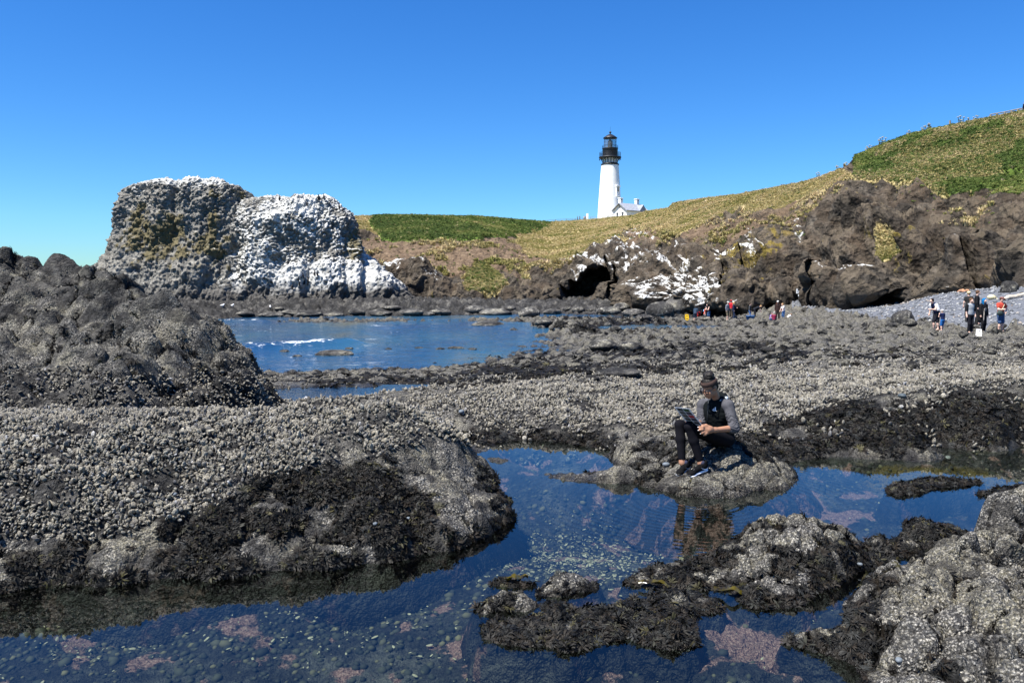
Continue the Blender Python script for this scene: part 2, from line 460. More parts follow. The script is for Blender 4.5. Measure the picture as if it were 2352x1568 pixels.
def reef_z(x, y):
    u = (np.asarray(x) / np.asarray(y) - aa[0]) / (aa[1] - aa[0]); v = np.interp(np.log(y), ll, np.arange(NV))
    i = np.clip(np.floor(u).astype(int), 0, NU - 2); j = np.clip(np.floor(v).astype(int), 0, NV - 2)
    fu, fv = u - i, v - j
    return (Zr[j, i] * (1 - fu) + Zr[j, i + 1] * fu) * (1 - fv) + (Zr[j + 1, i] * (1 - fu) + Zr[j + 1, i + 1] * fu) * fv
print('reef', round(time.time() - T0, 1))

# ---- stand-alone shore rocks as height fields on their own ground plan
class RBFw(RBF):
    def k(s, r): return -np.sqrt(r * r + 0.12 ** 2)
def field(x0, x1, y0, y1, h):
    nx = int((x1 - x0) / h) + 1; ny = int((y1 - y0) / h) + 1
    X, Y = np.meshgrid(np.linspace(x0, x1, nx), np.linspace(y0, y1, ny))
    return X, Y
SURF = {}
def rock_obj(name, X, Y, z, mask, label, cat='rock', bottom=-.75, group=None):
    """height field trimmed where it sinks below `bottom`"""
    ny, nx = X.shape
    p = np.stack([X, Y, z], -1)
    f = grid_faces(nx, ny)
    keep = ((z - np.maximum(reef_z(X, np.maximum(Y, 2.5)) - .04, bottom)).reshape(-1)[f] > 0).any(1)
    o = obj(name, sub_mesh(name, p, f, keep, mask), M['shore'])
    tag(o, label, cat, group)
    SURF[label] = (p, mask, f[keep])
    return o

# big outcrop on the left
C = [k(*a) for a in [(-150,625,16.6),(0,614,16.5),(60,602,16.3),(130,598,16),(200,604,15.8),(250,609,15.6),(300,637,15.3),(350,662,15.1),(420,702,14.8),(490,747,14.5),(530,792,14.3),(570,852,14.1),(600,887,14),(630,938,13.8),
     (-150,975,10.6),(0,970,10.8),(200,965,11),(400,960,11.6),(600,952,12.9),(0,885,11.6),(200,885,11.7),(400,882,12.3),(0,845,12.5),(200,845,12.5),(400,850,13.0),(550,905,13.3),
     (0,760,13.5),(200,750,13.7),(350,770,13.8),(450,810,13.8),(0,680,15.0),(150,668,15.2),(280,690,14.8),(-150,760,13.6),(-150,860,12.2)]]
C = np.array(C)
back = C[:14] + np.array([0.35, 1.3, 0]); back[:, 2] = back[:, 2] * .35 - .35
C = np.concatenate([C, back, [(x, 19.5, -1.2) for x in np.linspace(-12, -3, 8)], [(-3.2, 13.2, -.5), (-3.3, 14.2, -.6), (-3.0, 12.2, -.6), (-3.1, 15.5, -.8), (-12.5, 12, .5), (-12.5, 16, 1.5)]])
fo = RBFw(C[:, :2], C[:, 2], 1e-4)
X, Y = field(-12.6, -2.9, 10.4, 19.2, 0.034)
zo = fo(X, Y)
w1 = fbm2(X * .7, Y * .7, 3, 71)
f1, f2, cid = voro2(X * 1.1 + w1 * .8, Y * 1.5 + zo * .7, 72)
f1b, f2b, cidb = voro2(X * 3.1, Y * 3.4 + zo * 2.0, 73)
stp = 0.42; tz = zo + .18 * w1
ter = (np.floor(tz / stp) + sstep(.45, 1.0, tz / stp - np.floor(tz / stp))) * stp - tz + stp * .3
body = sstep(-.1, .45, zo)
z = zo + body * (.55 * ter * (.5 + .5 * sstep(-.2, .2, fbm2(X * .5, Y * .5, 2, 75))) + .42 * (cid - .5) * sstep(.0, .08, f2 - f1) - .16 * sstep(.10, .0, f2 - f1) + .10 * (.5 - f1) + .09 * (cidb - .5) * sstep(.0, .12, f2b - f1b) + .03 * (.5 - f1b) + .16 * fbm2(X * 1.6, Y * 1.6, 5, 74) + .03 * fbm2(X * 7, Y * 7, 3, 76, ridged=True) + .02 * fbm2(X * 15, Y * 15, 2, 79) + .6 * (np.abs(vnoise2(X * .8 + 3, Y * .8 + .6 * zo, 171)) - .32) + .28 * (np.abs(vnoise2(X * 2.1, Y * 2.1 + zo, 172)) - .22) - .14 * sstep(14.6, 15.6, Y))
pxo, pyo = proj(np.stack([X, Y, z], -1))
nzo = fbm2(X * 1.5, Y * 1.5 + z, 4, 77); nzo2 = fbm2(X * 4, Y * 4 + z * 2, 3, 78)
mus_o = sstep(835, 885, pyo + 45 * nzo) 
weedo = np.clip(blobs(pxo, pyo, [(330,690,110,40,.5),(430,720,60,40,.5),(520,800,50,60,.35),(230,640,80,20,.4),(470,860,60,25,.35),(150,930,200,12,.3)]) + .9 * nzo - .3, 0, 1) * (1 - .9 * mus_o)
masko = np.stack([np.clip(.66 + .6 * nzo + .5 * nzo2 - .26 * sstep(780, 640, pyo), 0, 1) * (1 - .75 * mus_o), np.maximum(weedo, sstep(.09, .02, f2 - f1) * .6), np.zeros_like(z), sstep(.06, 0, z) * .8], -1)  # weed channel also carries shade painted along the cracks
outcrop = rock_obj('rock_outcrop', X, Y, z, masko, 'tall dark rock outcrop crusted with barnacles and mussels, rising beside the sea inlet', 'rock outcrop')
Xo, Yo, Zo_ = X, Y, z; MUSO = mus_o
print('outcrop', round(time.time() - T0, 1))

# near mussel ledge
C = [kz(px_, py_, 0.0) for px_, py_ in [(-150,1392),(0,1362),(250,1345),(500,1330),(750,1308),(900,1288),(1050,1262),(1130,1225),(1178,1190),(1168,1150),(1140,1100)]]
nW = len(C)
C += [k(*a) for a in [(-150,985,7.3),(0,980,7.4),(300,970,7.7),(600,960,8.0),(800,940,8.3),(950,934,8.7),(1020,964,8.8),(1065,1014,9.0),(1083,1037,9.1),(1102,1062,9.15),
      (-150,1100,6.75),(0,1100,6.75),(0,1230,6.3),(200,1100,6.85),(300,1050,7.2),(0,1290,6.15),(250,1265,6.35),(500,1250,6.5),(500,1150,6.98),(750,1235,6.72),(600,1020,7.65),
      (800,1200,6.9),(800,1100,7.45),(900,1000,8.15),(1000,1050,8.25),(1000,1150,7.5),(1090,1100,8.4),(1110,1150,7.75),(950,1225,6.93),(0,1030,7.1),(450,1080,7.3)]]
C = np.array(C)
out = []
for i in range(nW):
    a = C[max(i - 1, 0)]; b = C[min(i + 1, nW - 1)]
    d = np.array([b[0] - a[0], b[1] - a[1]]); d /= np.hypot(*d)
    nrm = np.array([d[1], -d[0]])
    for r, zz in ((.13, -.4), (.30, -.9), (.8, -1.1)): out.append((C[i, 0] + nrm[0] * r, C[i, 1] + nrm[1] * r, zz))
out += [(-6.5, 8.6, .95), (-4.5, 9.0, .85), (-3, 9.4, .8), (-1.6, 9.7, .75), (-.9, 9.8, .5), (-6, 10.4, .6), (-4, 10.6, .55), (-2, 10.9, .3), (-.6, 10.6, -.1), (-6, 12.5, -.1), (-3, 12.8, -.3), (-1, 12.6, -.5), (-.25, 9.9, -.35), (-.1, 11, -.5), (-7.5, 6.5, .5), (-7.5, 8, .95)]
C = np.concatenate([C, out])
fl = RBFw(C[:, :2], C[:, 2], 5e-3)
X, Y = field(-7.6, 0.55, 5.3, 13.0, 0.021)
zl = fl(X, Y)
f1, f2, cid = voro2(X * 1.7 + .5 * fbm2(X, Y, 2, 81), Y * 1.9, 82)
f1b, f2b, cidb = voro2(X * 5, Y * 5, 83)
body = sstep(-.15, .12, zl)
n4 = fbm2(X * 2.2, Y * 2.2, 5, 84)
z = zl + body * (.075 * (.5 - f1) + .10 * (cid - .5) * sstep(.0, .15, f2 - f1) + .05 * (.45 - f1b) + .09 * n4 + .035 * fbm2(X * 11, Y * 11, 3, 85) - .05 * sstep(.08, .0, f2 - f1)) + (1 - body) * .05 * n4 - .10 * sstep(.55, .95, zl)
pxl, pyl = proj(np.stack([X, Y, z], -1))
n5 = fbm2(X * 1.8, Y * 1.8, 4, 86); n6 = fbm2(X * 5.5, Y * 5.5, 3, 87)
LM = [(-300,900),(1000,915),(1060,960),(1085,1010),(1040,1020),(900,1030),(760,1045),(620,1085),(540,1130),(440,1170),(330,1215),(150,1240),(-300,1262)]
dl = poly_dist(pxl, pyl, LM)
mus_l = sstep(-10, 14, dl + 34 * n5)
weedl = np.clip(blobs(pxl, pyl, [(740,1120,170,50,.75),(900,1130,90,60,.5),(640,1210,200,45,.7),(900,1215,110,40,.6),(560,1130,70,40,.4),(200,1262,260,22,.5),(350,1300,130,22,.45),(80,1300,90,30,.5),(660,1290,220,14,.5),(1120,1150,30,60,.3),(430,1220,110,25,.4),(1010,1190,60,40,.25)])
       + .8 * n5 + .5 * n6 - .02, 0, 1) * (1 - mus_l)
weedl = np.maximum(weedl, sstep(.075, .02, z) * sstep(-.02, .02, z) * sstep(-.15, .2, n6 + .12))
wetl = sstep(.045, .0, z)
undl = sstep(.0, -.05, z)
maskl = np.stack([np.clip(.62 + .7 * n6, 0, 1) * (1 - undl) * (1 - .85 * mus_l), np.where(undl > .5, np.clip(.35 + .8 * n5, 0, 1), weedl), undl * np.clip(.35 + 1.0 * n5, 0, 1), wetl * (1 - undl) + undl * .45], -1)
ledge = rock_obj('mussel_ledge', X, Y, z, maskl, 'broad low ledge packed with grey mussels, fringed by black seaweed along the pool', 'rock ledge')
Xl, Yl, Zl = X, Y, z; MUSL = mus_l
print('ledge', round(time.time() - T0, 1))

# rock the reader sits on
C = [kz(a[0], a[1], 0.0) for a in [(1470,1112),(1520,1128),(1570,1140),(1650,1143),(1720,1136),(1790,1122),(1838,1097)]]
nW = len(C)
C += [k(*a) for a in [(1540,1104,8.98),(1556,1095,8.98),(1580,1097,8.83),(1600,1088,8.95),(1623,1080,9.04),(1580,1078,9.18),(1560,1085,9.1),(1640,1110,8.85),(1700,1070,9.2),(1740,1035,9.6),(1645,1052,9.22),(1780,1085,9.1),(1760,1060,9.35),(1710,985,10.8),(1600,1010,10.3),(1500,1050,9.9),(1520,1090,9.3)]]
pelv = P(1656, 1004, 9.40)
C += [(pelv[0] + dx_, pelv[1] + dy_, pelv[2] - .088 + dz_) for dx_, dy_, dz_ in ((0, 0, 0), (.08, 0, 0), (-.08, 0, -.01), (0, .1, .0), (.06, .12, 0), (.14, .06, -.02), (-.1, -.06, -.03))]
C += [kz(1850,1080,-.1), kz(1880,1066,-.1), kz(1830,1055,-.02), kz(1790,1040,.02)]
for i in range(nW):
    q = C[i]; e = (i - 3) / 3.0
    for r, zz in ((.3, -.25), (.7, -.6)): C.append((q[0] + e * r * .8, q[1] - r * (1 - .5 * abs(e)), zz))
C = np.array(C)
fg = RBFw(C[:, :2], C[:, 2], 8e-3)
X, Y = field(1.0, 3.75, 7.9, 10.9, 0.014)
zg = fg(X, Y)
f1, f2, cid = voro2(X * 3, Y * 3, 91)
# keep the surface calm under feet and seat
pg = [P(1600, 1088, 8.95), P(1570, 1086, 9.08), pelv]
calm = np.ones_like(X)
for q in pg: calm *= 1 - .92 * np.exp(-(((X - q[0]) / .26) ** 2 + ((Y - q[1]) / .22) ** 2))
zbk = reef_z(X, Y) - .06
z = zg + calm * (.09 * (.5 - f1) + .08 * fbm2(X * 3, Y * 3, 5, 92) + .03 * fbm2(X * 14, Y * 14, 3, 93, ridged=True) - .05 * sstep(.1, 0, f2 - f1))
edge = np.minimum(np.minimum(X - 1.0, 3.75 - X), 10.9 - Y)
z = np.where(edge < .5, np.minimum(z, zbk + (z - zbk) * sstep(0, .5, edge)), z)
pxq, pyq = proj(np.stack([X, Y, z], -1))
n5 = fbm2(X * 3.2, Y * 3.2, 4, 94); n6 = fbm2(X * 9, Y * 9, 3, 95)
wq = np.clip(blobs(pxq, pyq, [(1735,1040,60,18,.5),(1780,1050,60,25,.5),(1480,1080,50,40,.55),(1640,1010,90,20,.5),(1520,1040,40,30,.3),(1720,1100,60,30,-.3)]) + 1.25 * n5 + .3 * n6 + .06 + .5 * sstep(.10, 0, f2 - f1), 0, 1)  # weed patches; the crevice term paints shade into the cracks
wetq = sstep(.07, .015, z)
und = sstep(.0, -.05, z)
maskq = np.stack([np.clip(.62 + .6 * n6, 0, 1) * (1 - und), wq * (1 - und) + und * np.clip(.3 + .8 * n5, 0, 1), und * np.clip(.4 + 1.0 * n5, 0, 1), wetq * (1 - und) + .4 * und], -1)
seat_rock = rock_obj('seat_rock', X, Y, z, maskq, 'low barnacled rock at the pool edge with the reading girl seated on it', 'rock', bottom=-.5)
SEATZ = (X, Y, z)
def seat_z(x, y):
    X, Y, Z = SEATZ
    i = int(round((x - X[0, 0]) / (X[0, 1] - X[0, 0]))); j = int(round((y - Y[0, 0]) / (Y[1, 0] - Y[0, 0])))
    return Z[j, i]

# islets in the near pool, from their waterlines
def c1(cx, cy): return (1062.3 + cx * .3052, 1177.1 + cy * .3052)
def c2(cx, cy): return (1665.2 + cx * .3043, 1091.0 + cy * .3043)
def c3(cx, cy): return (1665.2 + cx * .29198, 861.3 + cy * .29198)
def islet(name, pl, H, L, bumps, label, seed, h=.016, weed=.5, lump=.06, weed_blobs=(), lumpsc=4.0, barn=.8, group=None):
    pw = np.array([PZ(a[0], a[1], 0.0)[:2] for a in pl])
    x0, y0 = pw.min(0) - .45; x1, y1 = pw.max(0) + .45
    X, Y = field(x0, x1, y0, y1, h)
    wx = X + .06 * fbm2(X * 3, Y * 3, 3, seed); wy = Y + .06 * fbm2(X * 3 + 40, Y * 3, 3, seed + 1)
    d = poly_dist(wx, wy, pw)
    z = np.where(d > 0, H * (1 - np.exp(-np.maximum(d, 0) / L)), np.maximum(2.6 * d + .12 * fbm2(X * 5, Y * 5, 3, seed + 15), -.9))
    ins = sstep(-.03, .12, d)
    bb = 0
    for (bx, by, r, hh) in bumps:
        q = PZ(bx, by, hh * .6)
        rr = np.hypot(X - q[0] + .05 * fbm2(X * 5, Y * 5, 2, seed + 7), Y - q[1]) / r
        bb = np.maximum(bb, hh * np.clip(1 - rr ** 2.2, 0, 1) ** .7)
    z = z + bb * ins
    f1, f2, cid = voro2(X * lumpsc + .5 * fbm2(X * 3, Y * 3, 2, seed + 2), Y * lumpsc, seed + 3)
    rl = np.clip(1 - (f1 * 1.15) ** 2, 0, 1) * (.3 + cid)
    g1_, g2_, gi_ = voro2(X * lumpsc * 2.3 + .4 * fbm2(X * 6, Y * 6, 2, seed + 11), Y * lumpsc * 2.3, seed + 12)
    crev = sstep(.13, .0, f2 - f1)
    lump = lump * (.4 + .6 * sstep(.02, .4, d))
    z = z + ins * (lump * (rl - .35) + lump * .5 * (cid - .5) * sstep(0, .15, f2 - f1) - lump * .55 * crev + lump * .3 * (.5 - g1_) + lump * .2 * (gi_ - .5) + .03 * fbm2(X * 6, Y * 6, 4, seed + 4) + .016 * fbm2(X * 22, Y * 22, 2, seed + 6))
    n5 = fbm2(X * 4, Y * 4, 4, seed + 5)
    px, py = proj(np.stack([X, Y, z], -1))
    wd = np.clip(weed + 1.0 * n5 - 1.2 * np.clip(bb, 0, .3) - .5 * (rl - .4) - .8 * np.clip(z - .14, 0, .3) + sstep(.05, .0, z) * .3 + blobs(px, py, weed_blobs) + .75 * crev * np.clip(.6 + 1.5 * n5, 0, 1), 0, 1)  # weed growth, plus crevice shade painted in as the same black
    und = sstep(.0, -.04, z)
    mk = np.stack([np.clip(barn + .4 * n5, 0, 1) * (1 - und), wd * (1 - und) + und * np.clip(.2 + .6 * n5, 0, 1), und * np.clip(.15 + 1.1 * n5, 0, 1), sstep(.05, .0, z) * (1 - und) * .8 + und * .55], -1)
    return rock_obj(name, X, Y, z, mk, label, 'rock', bottom=-.6, group=group)
PA = [c1(1210,540),c1(1360,425),c1(1640,390),c1(1880,310),c2(60,490),c2(160,450),c2(350,405),c2(480,375),c2(620,370),c2(760,412),c2(900,432),c2(1000,500),c2(1060,550),c2(1180,522),c2(1320,490),c2(1380,500),
      c2(1500,560),c2(1420,620),c2(1220,670),c2(1130,700),c2(1000,722),c2(950,790),c2(790,830),c2(720,900),c2(560,990),c2(380,1012),c2(160,1010),c2(90,930),c2(20,860),c1(1750,580),c1(1500,575)]
islet('pool_rock', PA, .07, .12, [(*c2(560,520), .55, .24), (*c2(250,620), .35, .12), (*c2(480,720), .32, .1), (*c2(1140,540), .12, .06), (*c2(850,640),.16,.06)],
      'rounded barnacled rock ringed with black seaweed in the middle of the pool', 101, weed=.62, lump=.08, lumpsc=6)
PB = [c1(130,930),c1(170,860),c1(330,820),c1(620,775),c1(600,700),c1(700,685),c1(850,722),c1(1040,712),c1(1370,665),c1(1400,615),c1(1600,600),c1(1800,620),c1(1990,715),c1(1960,745),c1(1730,790),c1(1765,860),c1(1770,960),c1(1650,1040),
      c1(1350,990),c1(1260,935),c1(1020,1010),c1(850,1060),c1(700,1000),c1(500,1010),c1(330,1000)]
islet('pool_rock', PB, .055, .1, [(*c1(1560,890), .09, .07), (*c1(1610,660), .1, .06), (*c1(690,815), .06, .06)], 'low flat rock wholly matted with black seaweed in the pool', 121, weed=.92, lump=.04)
islet('pool_rock', [c1(540,600),c1(590,540),c1(700,505),c1(870,485),c1(930,520),c1(1020,545),c1(1000,580),c1(760,620),c1(600,625)], .06, .1, [(*c1(780,540), .2, .05)], 'small long pale rock breaking the pool surface above pink algae', 141, weed=.25, lump=.04, lumpsc=7)
islet('pool_rock', [c1(130,720),c1(230,650),c1(420,622),c1(530,650),c1(600,700),c1(480,760),c1(300,740),c1(150,770)], .05, .08, [(*c1(340,680), .2, .07)], 'small lumpy grey rock with a dark weed skirt at the pool shallows', 151, weed=.4, lump=.05, lumpsc=7)
islet('pool_rock', [c1(190,545),c1(300,510),c1(420,515),c1(560,540),c1(400,572)], .03, .06, [], 'thin wet sliver of rock with brown kelp just above the water', 161, weed=.6, lump=.03)
islet('pool_rock', [c3(1250,910),c3(1300,870),c3(1450,845),c3(1650,815),c3(1850,832),c3(2020,842),c3(1900,870),c3(1700,882),c3(1500,940),c3(1350,950)], .07, .12, [], 'long low reef of glistening black weed across the olive coloured pool', 171, weed=.95, lump=.04)
islet('pool_rock', [c3(2000,930),c3(2100,900),c3(2250,880),c3(2420,875),c3(2450,960),c3(2250,975),c3(2100,980)], .06, .12, [], 'second low weed reef near the bouldery bank, in the olive pool', 181, weed=.95, lump=.04)
islet('pool_rock', [c2(1320,480),c2(1370,370),c2(1460,345),c2(1560,392),c2(1750,415),c2(1850,455),c2(1800,540),c2(1500,560),c2(1370,530)], .08, .12, [(*c2(1460,430), .2, .1)], 'dark weedy hummock with one bare knob, touching the pale boulder bank', 191, weed=.85, lump=.05)
PC = [c2(2600,150),c2(2050,330),c2(1880,470),c2(1720,590),c2(1460,620),c2(1340,690),c2(1190,745),c2(1050,800),c2(1030,870),c2(900,980),c2(870,1060),c2(900,1130),c2(1000,1180),c2(750,1190),c2(560,1170),c2(440,1205),c2(470,1260),c2(650,1330),c2(800,1370),c2(930,1415),c2(1000,1490),c2(1050,1600),c2(1080,1900),c2(2600,2400),c2(3400,1400)]
bank = islet('boulder_bank', PC, .27, .55, [(*c2(2050,310), .26, .36), (*c2(2240,330), .24, .3), (*c2(1150,860), .17, .12), (*c2(1700,760), .3, .1), (*c2(1850,600), .3, .1), (*c2(1450,1050), .25, .08), (*c2(2150,1300), .35, .1)],
      'knobbly pale boulder bank crusted with barnacles at the pool corner', 201, weed=.16, lump=.17, lumpsc=4.2, barn=.86,
      weed_blobs=[(*c2(1000,1060), 45, 45, .8), (*c2(750,1260), 110, 28, .9), (*c2(1150,1250), 60, 40, .6), (*c2(1100,780), 30, 15, .5), (*c2(2100,850), 60, 30, .35), (*c2(1000,1450), 40, 40, .7), (*c2(1250,900), 20, 60, .4)])
print('islets', round(time.time() - T0, 1))

# ---- water
def water_material(name, tint, bumpf, fres=1.40, deep=None):
    m = MT(name); t = m.t
    t.nodes.remove(m.b)
    tr = m.n('ShaderNodeBsdfTransparent'); tr.inputs[0].default_value = (*tint, 1)
    gl = m.n('ShaderNodeBsdfGlossy'); gl.inputs['Roughness'].default_value = 0.015; gl.inputs[0].default_value = (1, 1, 1, 1)
    fr = m.n('ShaderNodeFresnel'); fr.inputs[0].default_value = fres
    nb = bumpf(m)
    m.l(nb, gl.inputs['Normal']); m.l(nb, fr.inputs['Normal'])
    mx = m.n('ShaderNodeMixShader'); m.l(fr.outputs[0], mx.inputs[0]); m.l(tr.outputs[0], mx.inputs[1]); m.l(gl.outputs[0], mx.inputs[2])
    m.l(mx.outputs[0], m.out.inputs[0])
    return m.m
RC = PZ(1600, 1150, 0)
def pool_bump(m):
    # rings spreading from the foot of the seat rock, dying out with distance
    mp = m.n('ShaderNodeMapping'); mp.inputs['Location'].default_value = (-RC[0], -RC[1], 0)
    m.l(m.coord(), mp.inputs[0])
    w = m.n('ShaderNodeTexWave', wave_type='RINGS', rings_direction='Z')
    w.inputs['Scale'].default_value = 3.4; w.inputs['Distortion'].default_value = 2.2; w.inputs['Detail'].default_value = 2; w.inputs['Detail Scale'].default_value = .8
    m.l(mp.outputs[0], w.inputs[0])
    ln = m.n('ShaderNodeVectorMath', operation='LENGTH'); m.l(mp.outputs[0], ln.inputs[0])
    fall = m.ramp(m.math('MULTIPLY', ln.outputs['Value'], .4), [(0.0, 1.0), (0.6, .5), (1.0, 0.0)])
    fine = m.noise(5, 2, .5, m.mapped((1, 2.2, 1)))
    h = m.math('ADD', m.math('MULTIPLY', m.math('MULTIPLY', w.outputs[1], fall), .55), m.math('MULTIPLY', fine, .10))
    return m.bump(h, 0.04, 0.05)
M['pool'] = water_material('pool_water', (0.63, 0.71, 0.68), pool_bump)
def pool2_bump(m):
    return m.bump(m.noise(7, 3, .6, m.mapped((.6, 1.6, 1))), .16, .05)
M['pool2'] = water_material('pool_water_rippled', (0.42, 0.5, 0.42), pool2_bump)
def sheet(name, pts, z, mat):
    me = bpy.data.meshes.new(name)
    me.from_pydata([(x, y, z) for x, y in pts], [], [tuple(range(len(pts)))])
    return obj(name, me, mat)
tp = sheet('tide_pool', [(-7.5, 1.2), (8.5, 1.2), (8.8, 11.6), (3.9, 11.3), (1.0, 11.9), (-.2, 11.6), (-.8, 11.0), (-7.5, 7.6)], 0.0, M['pool'])
tag(tp, kind='structure')
tp2 = sheet('tide_pool', [(-6.5, 15.2), (0.2, 15.2), (0.3, 21.2), (-6.5, 21.2)], POOL2, M['pool2'])
tag(tp2, kind='structure')

# sea: swell as geometry, chop as bump, foam where the low wave breaks
NU2, NV2 = 320, 340
xs = np.linspace(-1.15, .62, NU2); 
ys = np.concatenate([np.linspace(math.log(24), math.log(110), 280), np.linspace(math.log(112), math.log(9000), NV2 - 280)])
Xa, Ya = np.meshgrid(xs, ys); Ya = np.exp(Ya); Xa = Xa * Ya
wA = P(575, 803, 50.2)[:2]; wB = P(740, 792, 53.5)[:2]; wC = P(1010, 775, 60)[:2]
def wave(Xa, Ya, pts, h, wd):
    best = np.full(Xa.shape, 1e9); tt = np.zeros(Xa.shape); off = np.zeros(Xa.shape)
    for i in range(len(pts) - 1):
        a, b = pts[i], pts[i + 1]; e = b - a; L = np.hypot(*e)
        t = np.clip(((Xa - a[0]) * e[0] + (Ya - a[1]) * e[1]) / L ** 2, 0, 1)
        dx, dy = Xa - a[0] - t * e[0], Ya - a[1] - t * e[1]
        d = np.hypot(dx, dy); m = d < best
        best = np.where(m, d, best); tt = np.where(m, i + t, tt); off = np.where(m, dy, off)
    return best, tt / (len(pts) - 1), off
wz = np.zeros(Xa.shape); foam = np.zeros(Xa.shape)
nf = fbm2(Xa * 1.6, Ya * 1.6, 4, 301)
for pts, h, wd, fa in (([P(520,806,49.2)[:2], wA, wB, P(860,783,56)[:2]], .42, 1.2, 1.0), ([P(470,737,84)[:2], P(640,738,83.4)[:2]], .22, 1.2, .95), ([P(840,750,74)[:2], P(930,752,73)[:2]], .1, .8, .25)):
    d, t, off = wave(Xa, Ya, pts, h, wd)
    prof = np.exp(-(d / wd) ** 2) * sstep(0, .12, t) * sstep(1.0, .8, t)
    wz += h * prof
    foam = np.maximum(foam, fa * np.exp(-((off + .3) / (wd * .40)) ** 2) * np.clip(.55 + 1.3 * nf, 0, 1) * (d < wd * 2) * sstep(.02, .1, t) * sstep(.82, .66, t))
wz += .05 * fbm2(Xa * .35, Ya * .8, 3, 302) * sstep(400, 100, Ya)
fm = np.clip(foam * .72 + .45 * nf * (foam > .04), 0, 1)
for bx, by, rx, ry, v in ((870,748,40,4,.55),(905,762,14,3,.5),(560,756,60,3,.3),(620,760,80,6,.35)):
    q = P(bx, by, 4.3 * F / (by - 640)); pxs, pys = proj(np.stack([Xa, Ya, np.full(Xa.shape, SEA)], -1))
    fm = np.maximum(fm, v * np.exp(-((pxs - bx) / rx) ** 2 - ((pys - by) / ry) ** 2) + .8 * (nf - .25) * (np.exp(-((pxs - bx) / rx) ** 2 - ((pys - by) / ry) ** 2) > .3))
me = mesh_np('sea', np.stack([Xa, Ya, SEA + wz], -1).reshape(-1, 3), grid_faces(NU2, NV2))
attr_rgba(me, 'mask', np.stack([np.clip(fm, 0, 1)] * 4, -1))
ms = MT('sea_water', .06, .5)
ms.b.inputs['IOR'].default_value = 1.33
r, g, b, a = ms.attr('mask')
nfo = ms.noise(3.5, 5, .75)
ff = ms.ramp(ms.math('ADD', r, ms.math('MULTIPLY', ms.math('SUBTRACT', nfo, .5), 2.2)), [(0.42, 0.0), (0.75, 1.0)])
deepc = ms.ramp(ms.noise(.12, 3, .5, ms.mapped((1, .35, 1))), [(0.35, (0.010, 0.042, 0.10)), (0.56, (0.02, 0.07, 0.12)), (0.70, (0.075, 0.085, 0.07))])
ms.color(ms.mix(ff, deepc, (0.8, 0.82, 0.83)))
ms.rough(ms.mix(ff, (.05, .05, .05), (.9, .9, .9)))
nb = ms.bump(ms.noise(1.1, 4, .65, ms.mapped((.45, 1.3, 1))), .7, .30)
nb = ms.bump(ms.noise(4.5, 3, .6, ms.mapped((.5, 1.2, 1))), .6, .07, nb)
ms.normal(nb)
sea = obj('sea', me, ms.m)
tag(sea, kind='structure')
print('water', round(time.time() - T0, 1))
# ---- headland: hill and cliff lofted from the foot of the cliff to the skyline and on over the plateau
def contour(pts):
    p = np.array(pts, float)
    return p
HC = [
 # foot
 [(600,706,122),(780,704,120),(1000,706,118),(1140,712,112),(1230,706,113),(1290,700,115),(1400,708,113),(1500,718,103),(1600,731,92),(1700,735,88),(1780,722,86),(1830,708,86),(1950,703,79),(2080,694,71),(2150,676,68),(2250,660,64),(2352,648,60),(2600,640,55),(2950,630,50)],
 # lower face
 [(600,680,123),(780,680,122),(1000,680,120),(1140,690,113),(1230,682,114),(1290,672,116),(1400,670,113),(1500,680,103),(1600,688,91),(1700,692,86.5),(1780,685,85.5),(1830,672,85),(1950,668,77.5),(2080,655,70.5),(2150,645,68.5),(2250,632,65),(2352,618,61),(2600,608,56),(2950,598,51)],
 # middle face
 [(600,640,128),(780,640,127),(1000,640,126),(1140,645,122),(1230,640,121),(1290,620,122),(1400,615,116),(1500,610,109),(1600,615,98),(1700,610,93),(1780,600,91),(1830,595,90),(1950,590,84),(2080,585,77),(2150,580,75),(2250,560,72),(2352,548,68),(2600,530,62),(2950,520,57)],
 # upper face, where earth and turf begin
 [(600,560,146),(780,560,146),(880,566,146),(1000,564,146),(1100,558,147),(1200,590,143),(1260,602,138),(1330,578,140),(1400,552,140),(1500,548,134),(1600,530,125),(1750,510,112),(1850,490,104),(1960,455,98),(2080,440,92),(2200,440,86),(2352,440,80),(2600,430,72),(2950,420,66)],
 # slope
 [(600,530,165),(780,525,166),(880,530,168),(1000,530,170),(1100,528,174),(1200,545,178),(1260,552,182),(1330,540,190),(1400,526,185),(1500,512,170),(1600,490,152),(1750,470,136),(1850,448,125),(1960,392,112),(2080,370,106),(2200,355,101),(2352,340,95),(2600,320,86),(2950,300,78)],
 # skyline
 [(600,500,196),(780,498,200),(880,497,204),(950,497,208),(1100,501,222),(1200,508,245),(1260,512,262),(1345,507,285),(1400,502,275),(1450,498,265),(1480,489,240),(1535,480,215),(1548,468,192),(1620,458,180),(1700,449,170),(1850,421,150),(1948,394,136),(1960,376,127),(1974,362,125),(2030,336,123),(2100,311,120),(2200,292,117),(2352,262,112),(2600,220,102),(2950,180,92)],
]
NC = 900
gx = np.linspace(640, 2900, NC)
cy = np.array([np.interp(gx, [q[0] for q in c], [q[1] for q in c]) for c in HC])
cY = np.array([np.interp(gx, [q[0] for q in c], [q[2] for q in c]) for c in HC])
ker = np.hanning(13); ker /= ker.sum()
def smooth_rows(a):
    b = np.pad(a, ((0, 0), (6, 6)), mode='edge')
    return np.array([np.convolve(r, ker, 'valid') for r in b])
cYs = smooth_rows(cY)
ctrl = P(np.broadcast_to(gx, cy.shape), cy, cYs)            # (6, NC, 3)
below = ctrl[0].copy(); below[:, 2] -= 2.5
top = ctrl[-1]
b1 = top.copy(); b1[:, 1] += 14; b1[:, 0] += 14 * (top[:, 0] / top[:, 1]); b1[:, 2] += .15
